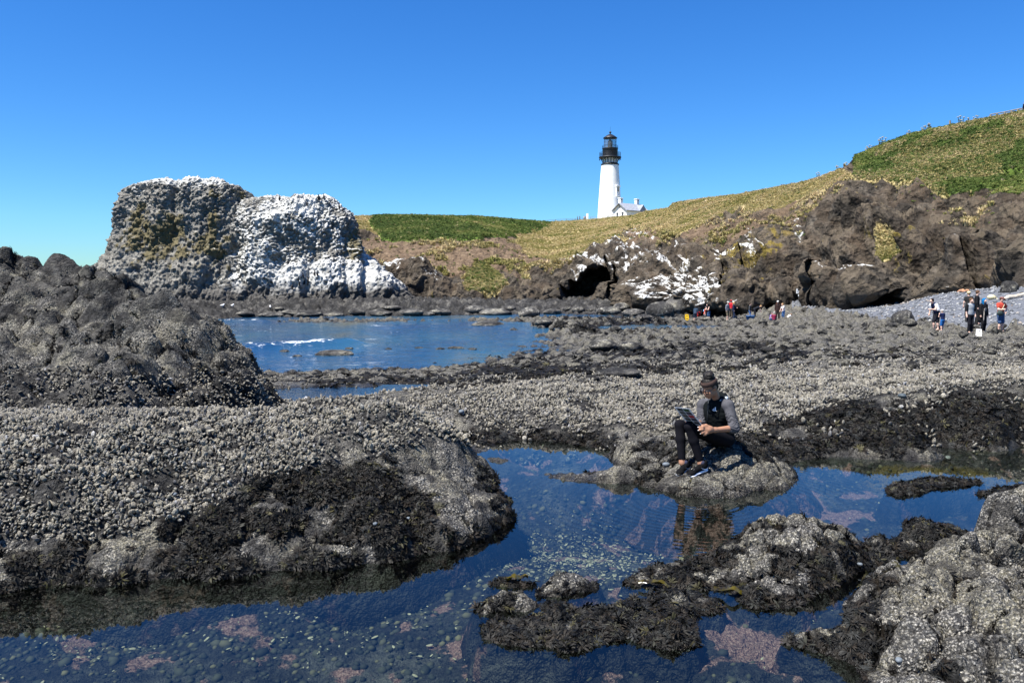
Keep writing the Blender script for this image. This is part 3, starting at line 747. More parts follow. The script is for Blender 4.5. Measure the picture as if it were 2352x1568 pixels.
b2 = top.copy(); b2[:, 1] += 80; b2[:, 0] += 80 * (top[:, 0] / top[:, 1]); b2[:, 2] -= 3.0
ctrl = np.concatenate([below[None], ctrl, b1[None], b2[None]])
tk = np.array([-.12, 0, .12, .36, .62, .80, 1.0, 1.05, 1.25])
tv = np.concatenate([np.linspace(-.12, 1.0, 270), np.linspace(1.004, 1.25, 16)])
# monotone cubic (PCHIP style) along v
def pchip(tk, y, tv):
    h = np.diff(tk); d = np.diff(y, axis=0) / h[:, None, None]
    m = np.zeros_like(y); m[0] = d[0]; m[-1] = d[-1]
    for i in range(1, len(tk) - 1):
        s = d[i - 1] * d[i]
        m[i] = np.where(s > 0, 2 * s / (d[i - 1] + d[i] + 1e-12 * np.sign(d[i] + 1e-30)), 0)
        m[i] = .5 * m[i] + .25 * (d[i - 1] + d[i])
    out = np.zeros((len(tv),) + y.shape[1:])
    for j, t in enumerate(tv):
        i = min(max(np.searchsorted(tk, t) - 1, 0), len(tk) - 2)
        s = (t - tk[i]) / h[i]
        out[j] = ((2 * s**3 - 3 * s**2 + 1) * y[i] + (s**3 - 2 * s**2 + s) * h[i] * m[i] + (-2 * s**3 + 3 * s**2) * y[i + 1] + (s**3 - s**2) * h[i] * m[i + 1])
    return out
hp = pchip(tk, ctrl, tv)
TV = np.broadcast_to(tv[:, None], hp.shape[:2])
px, py = proj(hp)
nA = fbm3(hp * .05, 4, 401); nB = fbm3(hp * .22, 4, 402); nC = fbm3(hp * .8, 3, 403)
wob = 9 * nB + 5 * nC
DRY = [(1190,500),(1270,505),(1345,498),(1480,480),(1545,455),(1700,440),(1850,412),(1945,390),(1962,400),(1900,436),(1850,462),(1760,492),(1640,512),(1560,535),(1480,532),(1400,552),(1345,585),(1290,605),(1215,592),(1185,560)]
GREEN = [(855,490),(1275,500),(1262,520),(1190,545),(1130,550),(1060,560),(1000,555),(940,563),(880,560),(866,540),(850,520)]
DRYL = [(600,490),(870,490),(872,545),(835,535),(600,525)]
HILL = [(1958,350),(2100,290),(2352,240),(2900,100),(2900,640),(2352,560),(2300,600),(2240,545),(2180,470),(2110,425),(2040,425),(1962,425)]
PATCH = [(1062,655),(1080,612),(1105,596),(1150,628),(1172,652),(1130,664),(1075,668)]
PATCH2 = [(2000,580),(2030,530),(2060,535),(2070,575),(2030,600)]
dd = {n: poly_dist(px + wob, py + wob * .6, p) for n, p in (('dry', DRY), ('green', GREEN), ('dryl', DRYL), ('hill', HILL), ('patch', PATCH), ('patch2', PATCH2))}
bey = (TV > 1.0)
hillin = sstep(-3, 5, dd['hill'])
hill_turf = hillin * sstep(.30, .62, .56 + .9 * nB + .007 * (455 - py) + .25 * nA)
turf = np.maximum.reduce([sstep(-2, 3, dd['dry']), sstep(-2, 3, dd['green']), sstep(-2, 3, dd['dryl']) * .8, hill_turf, sstep(-2, 4, dd['patch']), sstep(-2, 4, dd['patch2']) * .8, bey.astype(float)])
green = np.maximum.reduce([sstep(-2, 3, dd['green']), hillin * (.46 + .54 * sstep(.5, .62, .42 + 1.2 * fbm3(hp * .12, 3, 410) + blobs(px, py, [(2010,390,60,30,.2),(2310,320,70,30,.25),(2250,600,120,60,.12)]))), sstep(-2, 3, dd['patch']) * .45, .35 * sstep(.55, .65, .5 + nB) * sstep(-2, 3, dd['dry']), (bey & (px < 1270)) * 1.0])
guano_b = blobs(px, py, [(1350,600,50,22,.55),(1330,620,25,30,.3),(1420,590,25,25,.35),(1450,570,50,40,.3),(1590,640,60,35,.6),(1540,610,50,50,.35),(1560,665,80,25,.4),(1722,600,16,50,.5),(1740,575,18,30,.35),(1800,600,18,20,.4),(1835,530,8,18,.6),(1660,580,30,40,.25),(930,620,60,22,.3),(1000,640,60,25,.3),(1640,695,60,7,.5),(2185,640,20,40,.35),(1960,640,60,40,.3),(2230,610,10,60,.3)])
earth = np.clip(.55 * sstep(.35, .85, TV) + blobs(px, py, [(1850,500,140,50,.5),(1650,540,100,25,.5),(1290,590,50,35,.5),(950,580,140,40,.75),(1060,610,140,45,.6),(1120,570,60,40,.55),(2150,500,170,70,.5),(2280,470,90,50,.3),(2060,480,60,40,.2),(1960,560,120,25,.2),(1500,545,60,15,.5),(880,560,40,40,.4),(1100,600,80,30,.3),(1200,625,30,40,.4),(1260,640,25,35,.3)]) + .5 * nB + .3 * nA - .18 - .6 * blobs(px, py, [(2030,500,100,60,.7),(1900,520,80,35,.7)]), 0, 1)
# relief
rockamt = (1 - turf) * sstep(-.1, .0, TV)
soft = np.clip(earth * 1.1, 0, .92)
q3 = hp * np.array([.16, .12, .2]) + .5 * nB[..., None]
v1, v2, vid = voro3(q3, 421)
w1, w2, wid = voro3(hp * .55 + .4 * nC[..., None], 422)
rid = fbm3(hp * np.array([.11, .11, .07]), 4, 423, ridged=True)
x1_, x2_, xid = voro3(hp * np.array([1.25, 1.25, 1.6]) + .5 * nC[..., None], 424)
fine = fbm3(hp * 1.7, 3, 425, ridged=True)
def billow(sc, sd_):
    q_ = hp * np.array([1, 1, .75]) * sc + .35 * nB[..., None]
    return np.abs(vnoise3(q_[..., 0], q_[..., 1], q_[..., 2], sd_)) + .0
bl1, bl2, bl3, bl4 = billow(.13, 431), billow(.29, 432), billow(.62, 433), billow(1.4, 434)
disp = rockamt * (1 - soft) * (4.8 * (bl1 - .33) + 2.9 * (bl2 - .33) + 1.5 * (bl3 - .33) + .5 * (bl4 - .33) + .9 * (wid - .5) * sstep(.0, .10, w2 - w1) + .35 * (xid - .5) + .8 * nB + .15 * (fine - .3))
disp += (1 - turf) * soft * (.35 * (bl3 - .33) + .25 * (xid - .5) + .2 * fine)
disp += turf * (.35 * nB + .25 * nC) * np.where(TV > .97, .6, 1)
disp += (1 - turf) * .3 * nC * sstep(.0, .1, TV)
lip = (green * sstep(-8, 6, dd['green']) + .6 * hillin * turf) * 0.9
disp += lip
disp *= sstep(1.3, .98, TV) * .35 + .65
g = grid_normals(hp)
flip = np.sum(g * (CAM - hp), -1) < 0
g = np.where(flip[..., None], -g, g)
g[..., 2] *= .8
sc = np.where(TV > .93, .35, 1.0)
hp2 = hp + g * (disp * sc)[..., None]
# caves and undercuts eaten into the foot
def cave(poly, depth, soft_px):
    global hp2
    d = poly_dist(px + 4 * nC, py + 4 * nC, poly)
    m = sstep(0, soft_px, d)
    dirv = np.stack([px * 0 + .1, px * 0 + 1.0, px * 0], -1)
    hp2 = hp2 + dirv * (depth * m)[..., None]
    return m
cv = cave([(1282,660),(1300,628),(1340,616),(1372,600),(1392,585),(1398,612),(1385,650),(1368,680),(1350,684),(1330,684),(1310,690),(1292,683)], 13, 9)
cave([(1395,640),(1405,590),(1415,600),(1410,650),(1395,690)], 6, 6)
cave([(1545,735),(1560,722),(1600,710),(1660,700),(1740,697),(1790,685),(1790,705),(1740,725),(1700,740),(1600,745)], 5, 8)
cave([(1890,712),(1905,695),(1950,690),(2000,690),(2060,668),(2085,655),(2080,690),(2050,705),(1960,715)], 5, 8)
cave([(2205,655),(2215,640),(2232,600),(2235,540),(2255,535),(2258,600),(2245,640),(2225,655)], 4, 5)
for pl in ([(1655,660),(1660,590),(1675,585),(1678,640),(1668,668)], [(1700,600),(1705,560),(1718,565),(1715,610)], [(1900,700),(1898,640),(1905,600),(1912,650),(1908,705)], [(1855,705),(1850,660),(1858,655),(1866,705)]):
    cave(pl, 2.5, 5)
cav_px, cav_py = proj(hp2)
gz = grid_normals(hp2); gz = np.where((np.sum(gz * (CAM - hp2), -1) < 0)[..., None], -gz, gz)[..., 2]
guano = np.clip(guano_b * .8 + .8 * nC + .3 * nB + .55 * (gz - .35) - .16, 0, 1) * (1 - turf) * sstep(.05, .12, guano_b) * (1 - cv)
mask = np.stack([turf, green, guano, earth * (1 - turf)], -1)
me = mesh_np('headland', hp2.reshape(-1, 3), grid_faces(NC, len(tv)))
attr_rgba(me, 'mask', mask)
attr_rgba(me, 'mask2', np.stack([np.clip(blobs(px, py, [(1700,600,120,60,.5),(1850,470,60,30,.3),(2200,600,120,80,.3),(1400,550,60,20,.4),(2060,580,40,30,.5),(1780,560,60,40,.25)]) + .9 * nC + .3 * nB - .12, 0, 1) * (1 - turf), sstep(.26, .02, TV) * 1.0, vid * (1 - turf), wid * (1 - turf)], -1))
mh = MT('headland_ground', .95, .15)
r, g_, b, a = mh.attr('mask'); r2, g2, b2_, a2 = mh.attr('mask2')
n1 = mh.noise(.8, 6, .7); n2 = mh.noise(4, 5, .7); n3 = mh.noise(.25, 4)
rock = mh.ramp(n1, [(0.34, (0.012, 0.0105, 0.0085)), (0.5, (0.042, 0.036, 0.029)), (0.7, (0.13, 0.112, 0.09))])
rock = mh.mix(mh.ramp(n3, [(0.45, 0.0), (0.65, .6)]), rock, (0.085, 0.062, 0.042))
rock = mh.mix(mh.math('MULTIPLY', g2, .5), rock, (0.028, 0.026, 0.023))
rock = mh.mix(mh.ramp(b2_, [(0.35, .55), (0.6, 0.0)]), rock, mh.mix(.6, rock, (0.012, 0.010, 0.008)))
rock = mh.mix(mh.ramp(a2, [(0.6, 0.0), (0.9, .55)]), rock, (0.13, 0.105, 0.075))
lich = mh.ramp(n2, [(0.4, (0.13, 0.095, 0.02)), (0.7, (0.22, 0.17, 0.035))])
rock = mh.mix(mh.ramp(mh.math('ADD', r2, mh.math('MULTIPLY', mh.math('SUBTRACT', n2, .5), .6)), [(0.42, 0.0), (0.6, .8)]), rock, lich)
eart = mh.ramp(n1, [(0.3, (0.06, 0.041, 0.027)), (0.55, (0.135, 0.096, 0.063)), (0.75, (0.25, 0.185, 0.125))])
ef = mh.ramp(mh.math('ADD', a, mh.math('MULTIPLY', mh.math('SUBTRACT', n2, .5), .8)), [(0.38, 0.0), (0.58, 1.0)])
col = mh.mix(ef, rock, eart)
gf = mh.ramp(mh.math('ADD', b, mh.math('MULTIPLY', mh.math('SUBTRACT', n2, .5), 1.0)), [(0.4, 0.0), (0.56, 1.0)])
col = mh.mix(gf, col, mh.ramp(n2, [(0.3, (0.25, 0.25, 0.24)), (0.6, (0.58, 0.58, 0.56))]))
dry = mh.ramp(n2, [(0.3, (0.22, 0.18, 0.075)), (0.7, (0.42, 0.34, 0.17))])
gr = mh.ramp(n2, [(0.3, (0.04, 0.075, 0.014)), (0.7, (0.11, 0.16, 0.03))])
tf = mh.mix(mh.ramp(mh.math('ADD', g_, mh.math('MULTIPLY', mh.math('SUBTRACT', n1, .5), .5)), [(0.4, 0.0), (0.6, 1.0)]), dry, gr)
col = mh.mix(mh.ramp(mh.math('ADD', r, mh.math('MULTIPLY', mh.math('SUBTRACT', n2, .5), .5)), [(0.42, 0.0), (0.58, 1.0)]), col, tf)
mh.color(col)
nb = mh.bump(n2, .8, .22); nb = mh.bump(mh.voro(2.6), .7, .22, nb); nb = mh.bump(mh.voro(.9), .7, .6, nb)
mh.normal(nb)
headland = obj('headland', me, mh.m)
tag(headland, kind='structure')
HEAD = (hp2, mask, TV)
def head_at(pxx, pyy):
    """point of the headland surface seen at a pixel"""
    d = (cav_px - pxx) ** 2 + (cav_py - pyy) ** 2
    d = np.where(TV > 1.0, 1e9, d)
    j, i = np.unravel_index(np.argmin(d), d.shape)
    return hp2[j, i].copy()
print('headland', round(time.time() - T0, 1))

# ---- the sea stack: two columnar lobes in one body
def stack_lobe(prof, depth, dfac, seed, nu=530, nv=245, ex=2.3, shift=0.0, top_round=.10):
    """prof: rows of (py, left px, right px); ring around, lifted through the rows, closed by a domed top"""
    prof = np.array(prof, float)
    zz = np.array([P(1176, q[0], depth)[2] for q in prof])
    xl = np.array([P(q[1], q[0], depth)[0] for q in prof]); xr = np.array([P(q[2], q[0], depth)[0] for q in prof])
    t = np.linspace(0, 1, len(prof)); tt = np.linspace(0, 1, nv)
    def sm(a):
        b = np.interp(tt, t, a); k_ = np.hanning(25); k_ /= k_.sum()
        return np.convolve(np.pad(b, 12, mode='reflect', reflect_type='odd'), k_, 'valid')
    zr, cl, cr = sm(zz), sm(xl), sm(xr)
    xc, ha = (cl + cr) / 2, np.maximum((cr - cl) / 2, .02)
    u_ = np.linspace(-1.0, 1.0, nu, endpoint=False); th = math.pi * (.62 * u_ + .38 * u_ ** 3) - math.pi / 2
    ct, st = np.cos(th), np.sin(th)
    sx = np.sign(ct) * np.abs(ct) ** (2 / ex); sy = np.sign(st) * np.abs(st) ** (2 / ex)
    hb = ha * dfac
    p = np.stack([xc[:, None] + ha[:, None] * sx[None], depth + shift + hb[:, None] * sy[None], np.broadcast_to(zr[:, None], (nv, nu))], -1)
    return p
LOBE1 = [(735,180,760),(712,186,750),(690,194,735),(650,208,700),(610,230,660),(570,256,625),(530,268,606),(490,273,594),(465,277,590),(445,283,580),(432,292,566),(424,305,552),(417,330,535),(413,370,505),(411,415,460),(410.5,436,440)]
LOBE2 = [(735,430,990),(712,434,968),(695,440,950),(680,446,934),(650,456,912),(620,466,888),(600,472,868),(580,480,850),(550,490,836),(520,502,828),(500,512,812),(485,522,796),(470,540,776),(461,560,762),(455,590,745),(453,640,700),(452.6,668,672)]
pieces = []; masks = []; fcs = []; off = 0
for li, (pf, dep, df, sd) in enumerate(((LOBE1, 111.0, .56, 501), (LOBE2, 111.0, .62, 541))):
    p = stack_lobe(pf, dep, df, sd)
    nv, nu = p.shape[:2]
    big = fbm3(p * .12, 3, sd)
    nrm = grid_normals(p); c = p.mean((0, 1)); nrm = np.where((np.sum(nrm * (p - c), -1) < 0)[..., None], -nrm, nrm)
    # columns fan out: steep at the foot, nearly level near the top
    hz = sstep(-2, 9, p[..., 2] + 2.0 * big)
    rel = p - np.array([c[0], c[1], 0])
    s_ = 1.0
    q = np.stack([p[..., 0] + .35 * rel[..., 0] * (1 - hz), p[..., 1], p[..., 2] - .12 * np.abs(rel[..., 0])], -1) * np.stack([1.15 + 0 * hz, .75 + 0 * hz, .35 + .75 * hz], -1) + .35 * fbm3(p * .4, 2, sd + 9)[..., None]
    v1, v2, vid = voro3(q * 1.0, sd + 1)
    u1, u2, uid = voro3(q * 1.9, sd + 2)
    t1_, t2_, tid = voro3(q * 3.6, sd + 6)
    fz = fbm3(p * 1.1, 3, sd + 3)
    med = fbm3(p * .35, 3, sd + 8)
    crk = fbm3(p * np.array([.4, .4, .06]), 3, sd + 4, ridged=True)
    d = .35 * (vid - .5) + .25 * (.45 - v1) + .5 * (uid - .5) * sstep(0, .12, u2 - u1) + .38 * (.45 - u1) + .34 * (tid - .5) + .28 * (.4 - t1_) + .22 * fz + 1.6 * big + .6 * med + .7 * (crk - .5) + 2.0 * (np.abs(vnoise3(*[(p * np.array([.22, .22, .10]) + .3 * med[..., None])[..., i_] for i_ in range(3)], sd + 21)) - .3) + 1.0 * (np.abs(vnoise3(*[(p * np.array([.5, .5, .3]) + .3 * med[..., None])[..., i_] for i_ in range(3)], sd + 22)) - .3)
    pxs, pys = proj(p)
    if li == 1:
        d += 1.6 * blobs(pxs, pys, [(760,640,90,40,1),(880,650,40,40,.8),(660,690,80,15,.5)]) * (.5 + .9 * fbm3(p * .3, 3, 549)) - 1.5 * blobs(pxs, pys, [(845,600,10,60,1.0),(835,650,8,30,1)])
    d *= .72
    d *= sstep(0, .02, np.linspace(0, 1, nv))[:, None] * .0 + 1
    NT = 34; damp = np.ones(nv); damp[-NT:] = np.linspace(1, .12, NT)
    nn = nrm.copy(); nn[..., 2] *= .5
    p2 = p + nn * (d * damp[:, None])[..., None]
    p2[-NT:, :, 2] += (.22 * (.45 - u1[-NT:]) + .2 * fz[-NT:])
    pieces.append(p2.reshape(-1, 3))
    i = np.arange(nu * nv).reshape(nv, nu); j = np.roll(i, -1, axis=1)
    fcs.append(np.stack([i[:-1], j[:-1], j[1:], i[1:]], -1).reshape(-1, 4) + off); off += nu * nv
    topness = sstep(.35, .8, grid_normals(p2)[..., 2] * np.sign(grid_normals(p)[..., 2].mean() + 1e-9))
    if li == 0:
        gb = blobs(pxs, pys, [(420,413,130,16,1.3),(300,440,22,14,.7),(560,560,60,90,.12),(470,660,50,25,.25),(330,650,40,60,.12),(600,500,20,60,.3)]) + .62 * sstep(.8, .93, np.linspace(0, 1, nv))[:, None]
        lb = blobs(pxs, pys, [(320,520,45,70,.65),(380,560,60,60,.6),(490,480,22,100,.55),(560,460,26,40,.6),(430,540,60,70,.3),(500,580,60,50,.45)])
    else:
        gb = blobs(pxs, pys, [(690,470,90,28,.75),(640,520,60,40,.45),(740,520,60,40,.35),(780,560,50,60,.45),(730,640,110,45,.95),(880,640,60,70,1.1),(600,600,60,60,.2),(660,600,60,40,.35),(620,640,60,35,.4),(700,680,120,12,.2)]) - blobs(pxs, pys, [(820,570,22,40,.6),(690,560,40,25,.1)]) + .25
        lb = blobs(pxs, pys, [(822,560,20,45,.9),(740,600,40,25,.35),(690,570,50,30,.3),(800,600,25,30,.5)])
    nz_ = grid_normals(p2); nz_ = np.where((np.sum(nz_ * nrm, -1) < 0)[..., None], -nz_, nz_)[..., 2]
    gb = gb * .85 + .7 * fz + .6 * (nz_ - (.5 if li == 0 else .22)) + (.25 if li == 0 else .7) * med + .1 * (u1 - .45) - (.08 if li == 0 else .16)
    gb = np.where(p[..., 2] < .6 + .8 * big, gb - 1.2, gb)
    low = sstep(2.4, .2, p[..., 2] + 1.2 * big)
    masks.append(np.stack([np.clip(gb, 0, 1), np.clip(lb + .8 * fz + .3 * (vid - .5) - .1, 0, 1), low, np.clip(vid, 0, 1)], -1).reshape(-1, 4))
me = mesh_np('sea_stack', np.concatenate(pieces), np.concatenate(fcs))
attr_rgba(me, 'mask', np.concatenate(masks))
mk = MT('stack_rock', .92, .2)
r, g_, b, a = mk.attr('mask')
n1 = mk.noise(1.6, 6, .7); n2 = mk.noise(7, 4, .7)
rock = mk.ramp(n1, [(0.28, (0.06, 0.058, 0.054)), (0.5, (0.19, 0.183, 0.163)), (0.75, (0.34, 0.325, 0.285))])
rock = mk.mix(mk.ramp(mk.noise(.5, 5, .7, mk.mapped((1.6, 1.6, .22))), [(0.38, .5), (0.52, 0.0)]), rock, (0.035, 0.034, 0.033))
rock = mk.mix(mk.math('MULTIPLY', a, .5), rock, mk.mix(.5, rock, (0.05, 0.05, 0.05)))
lich = mk.ramp(n2, [(0.3, (0.055, 0.046, 0.022)), (0.7, (0.15, 0.122, 0.052))])
col = mk.mix(mk.ramp(mk.math('ADD', g_, mk.math('MULTIPLY', mk.math('SUBTRACT', n1, .5), .7)), [(0.38, 0.0), (0.6, .85)]), rock, lich)
gu = mk.ramp(mk.math('ADD', r, mk.math('MULTIPLY', mk.math('SUBTRACT', n2, .5), .9)), [(0.36, 0.0), (0.58, 1.0)])
col = mk.mix(gu, col, mk.ramp(mk.noise(1.2, 5, .7, mk.mapped((1, 1, .25))), [(0.32, (0.2, 0.2, 0.185)), (0.5, (0.42, 0.42, 0.40)), (0.68, (0.62, 0.62, 0.60))]))
col = mk.mix(mk.math('MULTIPLY', b, .8), col, mk.ramp(n2, [(0.3, (0.02, 0.02, 0.021)), (0.7, (0.075, 0.07, 0.065))]))
mk.color(col)
nb = mk.bump(mk.voro(1.9), .8, .35); nb = mk.bump(n2, .6, .12, nb)
mk.normal(nb)
stack = obj('sea_stack', me, mk.m)
tag(stack, 'huge twin-topped basalt sea stack streaked white with bird droppings', 'sea stack')
STK = pieces
print('stack', round(time.time() - T0, 1))
# ================================================================== SCATTERED PIECES
def eulers(zax, spin):
    zax = zax / np.linalg.norm(zax, axis=1, keepdims=True)
    ref = np.where(np.abs(zax[:, 2:3]) < .95, np.array([[0, 0, 1.0]]), np.array([[1.0, 0, 0]]))
    x = np.cross(ref, zax); x /= np.linalg.norm(x, axis=1, keepdims=True)
    y = np.cross(zax, x)
    c, s = np.cos(spin)[:, None], np.sin(spin)[:, None]
    x, y = x * c + y * s, y * c - x * s
    ry = -np.arcsin(np.clip(x[:, 2], -1, 1)); rx = np.arctan2(y[:, 2], zax[:, 2]); rz = np.arctan2(x[:, 1], x[:, 0])
    return np.stack([rx, ry, rz], 1)
def sample(p, w, n, rng, faces_shape=None):
    """n points on a grid surface p (nv,nu,3), chosen by vertex weight w x area; returns positions and normals"""
    a = p[:-1, :-1]; b = p[:-1, 1:]; c = p[1:, 1:]; d = p[1:, :-1]
    nr = np.cross(c - a, d - b); ar = np.linalg.norm(nr, axis=-1) * .5
    nr = nr / (np.linalg.norm(nr, axis=-1, keepdims=True) + 1e-12)
    ww = (w[:-1, :-1] + w[1:, 1:]) * .5
    pr_ = (ww * ar).ravel() if faces_shape is None else ww.ravel()
    tot = pr_.sum(); 
    idx = rng.choice(pr_.size, n, p=pr_ / tot)
    u = rng.random(n)[:, None]; v = rng.random(n)[:, None]
    A, B, Cc, D = [q.reshape(-1, 3)[idx] for q in (a, b, c, d)]
    pos = (A * (1 - u) + B * u) * (1 - v) + (D * (1 - u) + Cc * u) * v
    nn = nr.reshape(-1, 3)[idx]
    return pos, np.where(nn[:, 2:3] < 0, -nn, nn), tot
_trees = {}
def scatter_tree(srcs):
    key = tuple(s.name for s in srcs)
    if key in _trees: return _trees[key]
    t = bpy.data.node_groups.new('scatter', 'GeometryNodeTree')
    t.interface.new_socket('Geometry', in_out='INPUT', socket_type='NodeSocketGeometry')
    t.interface.new_socket('Geometry', in_out='OUTPUT', socket_type='NodeSocketGeometry')
    N = t.nodes.new; Lk = t.links.new
    gi = N('NodeGroupInput'); go = N('NodeGroupOutput')
    iop = N('GeometryNodeInstanceOnPoints')
    jn = N('GeometryNodeJoinGeometry')
    for s in reversed(srcs):
        oi = N('GeometryNodeObjectInfo'); oi.transform_space = 'ORIGINAL'
        oi.inputs['Object'].default_value = s; oi.inputs['As Instance'].default_value = True
        Lk(oi.outputs['Geometry'], jn.inputs[0])
    Lk(jn.outputs[0], iop.inputs['Instance'])
    iop.inputs['Pick Instance'].default_value = True
    def na(nm, ty):
        x = N('GeometryNodeInputNamedAttribute'); x.data_type = ty; x.inputs[0].default_value = nm
        return x.outputs[0]
    Lk(na('idx', 'INT'), iop.inputs['Instance Index'])
    er = N('FunctionNodeEulerToRotation'); Lk(na('rot', 'FLOAT_VECTOR'), er.inputs[0]); Lk(er.outputs[0], iop.inputs['Rotation'])
    Lk(na('scl', 'FLOAT_VECTOR'), iop.inputs['Scale'])
    Lk(gi.outputs[0], iop.inputs['Points']); Lk(iop.outputs[0], go.inputs[0])
    _trees[key] = t
    return t
def scatter(name, pos, rot, scl, srcs, idx=None, parent=None, rng=RNG):
    n = len(pos)
    me = bpy.data.meshes.new(name)
    me.vertices.add(n); me.vertices.foreach_set('co', np.asarray(pos, np.float32).ravel())
    a = me.attributes.new('rot', 'FLOAT_VECTOR', 'POINT'); a.data.foreach_set('vector', np.asarray(rot, np.float32).ravel())
    scl = np.asarray(scl, np.float32)
    if scl.ndim == 1: scl = np.repeat(scl[:, None], 3, 1)
    a = me.attributes.new('scl', 'FLOAT_VECTOR', 'POINT'); a.data.foreach_set('vector', scl.ravel())
    if idx is None: idx = rng.integers(0, len(srcs), n)
    a = me.attributes.new('idx', 'INT', 'POINT'); a.data.foreach_set('value', np.asarray(idx, np.int32))
    o = obj(name, me, None, parent)
    md = o.modifiers.new('scatter', 'NODES'); md.node_group = scatter_tree(srcs)
    o['kind'] = 'stuff'
    return o

# ---- mussels
mm = MT('mussel_shell', .7, .35)
oi = mm.n('ShaderNodeObjectInfo')
r, g, b, a = mm.attr('mask')
nn_ = mm.noise(5.5, 4, .7)
ra = oi.outputs['Random']
crust = mm.ramp(ra, [(0.0, (0.13, 0.115, 0.09)), (0.25, (0.40, 0.36, 0.27)), (0.5, (0.27, 0.25, 0.20)), (0.68, (0.52, 0.48, 0.38)), (0.84, (0.10, 0.10, 0.11)), (0.95, (0.30, 0.275, 0.19)), (1.0, (0.55, 0.55, 0.56))])
crust = mm.mix(mm.ramp(nn_, [(0.4, .0), (0.62, .85)]), crust, (0.055, 0.056, 0.062))
mm.color(mm.mix(mm.ramp(r, [(0.3, 0.0), (0.62, 1.0)]), (0.007, 0.0075, 0.009), crust))
mm.normal(mm.bump(mm.voro(14), .6, .02))
def mussel_mesh(seed):
    rg = np.random.default_rng(seed)
    nr, ns = 6, 9
    t = np.array([0.0, .16, .42, .70, .90, 1.0]); w = np.array([.05, .17, .27, .285, .19, .03]); th = np.array([.04, .11, .165, .155, .09, .01])
    v = []; m = []
    for i in range(nr):
        for j in range(ns):
            an = 2 * math.pi * j / ns
            v.append((w[i] * math.cos(an) + .05 * math.sin(t[i] * 3) + rg.normal(0, .012), th[i] * math.sin(an) + rg.normal(0, .012), t[i] - .12)); m.append(t[i])
    f = []
    for i in range(nr - 1):
        for j in range(ns):
            f.append((i * ns + j, i * ns + (j + 1) % ns, (i + 1) * ns + (j + 1) % ns, (i + 1) * ns + j))
    me = mesh_np('mussel', v, f)
    attr_rgba(me, 'mask', np.stack([m] * 4, -1)); me.materials.append(mm.m)
    return me
MUS = [mussel_mesh(s) for s in (1, 2, 3)]
rg = np.random.default_rng(11)
def mussel_pts(p, w, n, size, tilt=.6):
    w = w * np.clip(.5 + 1.5 * fbm2(p[..., 0] * 2.1, p[..., 1] * 2.1 + p[..., 2], 4, 905), .06, 1)
    pos, nr, tot = sample(p, w, n, rg)
    ax = nr + rg.normal(0, tilt, (n, 3)); ax += nr * .15
    ax = np.where((np.sum(ax * nr, 1) < .1)[:, None], ax + nr * .6, ax)
    rot = eulers(ax, rg.random(n) * 6.283)
    s = size * np.exp(rg.normal(0, .28, n)); scl = np.stack([s * rg.uniform(.8, 1.15, n), s * rg.uniform(.8, 1.2, n), s * rg.uniform(.75, 1.2, n)], 1)
    return pos, rot, scl
pL = np.stack([Xl, Yl, Zl], -1)
front = sstep(11.2, 10.2, Yl)
hL = sstep(.03, .08, Zl)
pos, rot, scl = mussel_pts(pL, MUSL * hL * front, 52000, .043)
pxm, pym = proj(pos)
# the ones that show largest become parts of their own
dist = np.linalg.norm(pos - CAM, axis=1)
show = scl.mean(1) / dist * ((pxm > 10) & (pxm < 2340) & (pym < 1300))
big = np.argsort(-show)[:300]
rest = np.setdiff1d(np.arange(len(pos)), big)
MSRC = []
for n_, i in enumerate(big):
    o = obj('mussel', MUS[n_ % 3], None, ledge, pos[i], rot[i], scl[i])
    if n_ < 3: MSRC.append(o)
scatter('mussels', pos[rest], rot[rest], scl[rest], MSRC, parent=ledge)
pO = np.stack([Xo, Yo, Zo_], -1)
vis = sstep(16.8, 16.2, Yo)
n1 = 15000
a1 = mussel_pts(pO, MUSO * sstep(.02, .1, Zo_) * vis, n1, .05)
pxo2, pyo2 = proj(pO)
edge_m = blobs(pxo2, pyo2, [(560,800,30,70,1.0),(600,880,25,50,1.0),(520,760,30,30,.7)])
a2 = mussel_pts(pO, (np.clip(edge_m, 0, 1) + .10 * sstep(.0, .25, fbm2(Xo * 1.5, Yo * 1.5 + Zo_, 4, 77) + .05) * (1 - MUSO)) * vis * (1 - .9 * np.clip(masko[..., 1] * 1.4, 0, 1)), 4500, .036)
scatter('mussels', np.concatenate([a1[0], a2[0]]), np.concatenate([a1[1], a2[1]]), np.concatenate([a1[2], a2[2]]), MSRC, parent=outcrop)
reefbed = mus_reef * sstep(19, 17, Yg) * (np.abs(A_) < .72)
a1 = mussel_pts(pr, reefbed, 60000, .049)
# sparse clumps over the barnacled reef beyond
a2 = mussel_pts(pr, sstep(.1, .3, nz2 + .1) * (1 - weed) * (1 - mus_reef) * (Yg > 11) * sstep(34, 16, Yg) * (zb > -.6) * (1 - bl) * (np.abs(A_) < .72) / Yg, 8000, .07)
scatter('mussels', np.concatenate([a1[0], a2[0]]), np.concatenate([a1[1], a2[1]]), np.concatenate([a1[2], a2[2]]), MSRC, parent=reef)
print('mussels', round(time.time() - T0, 1))

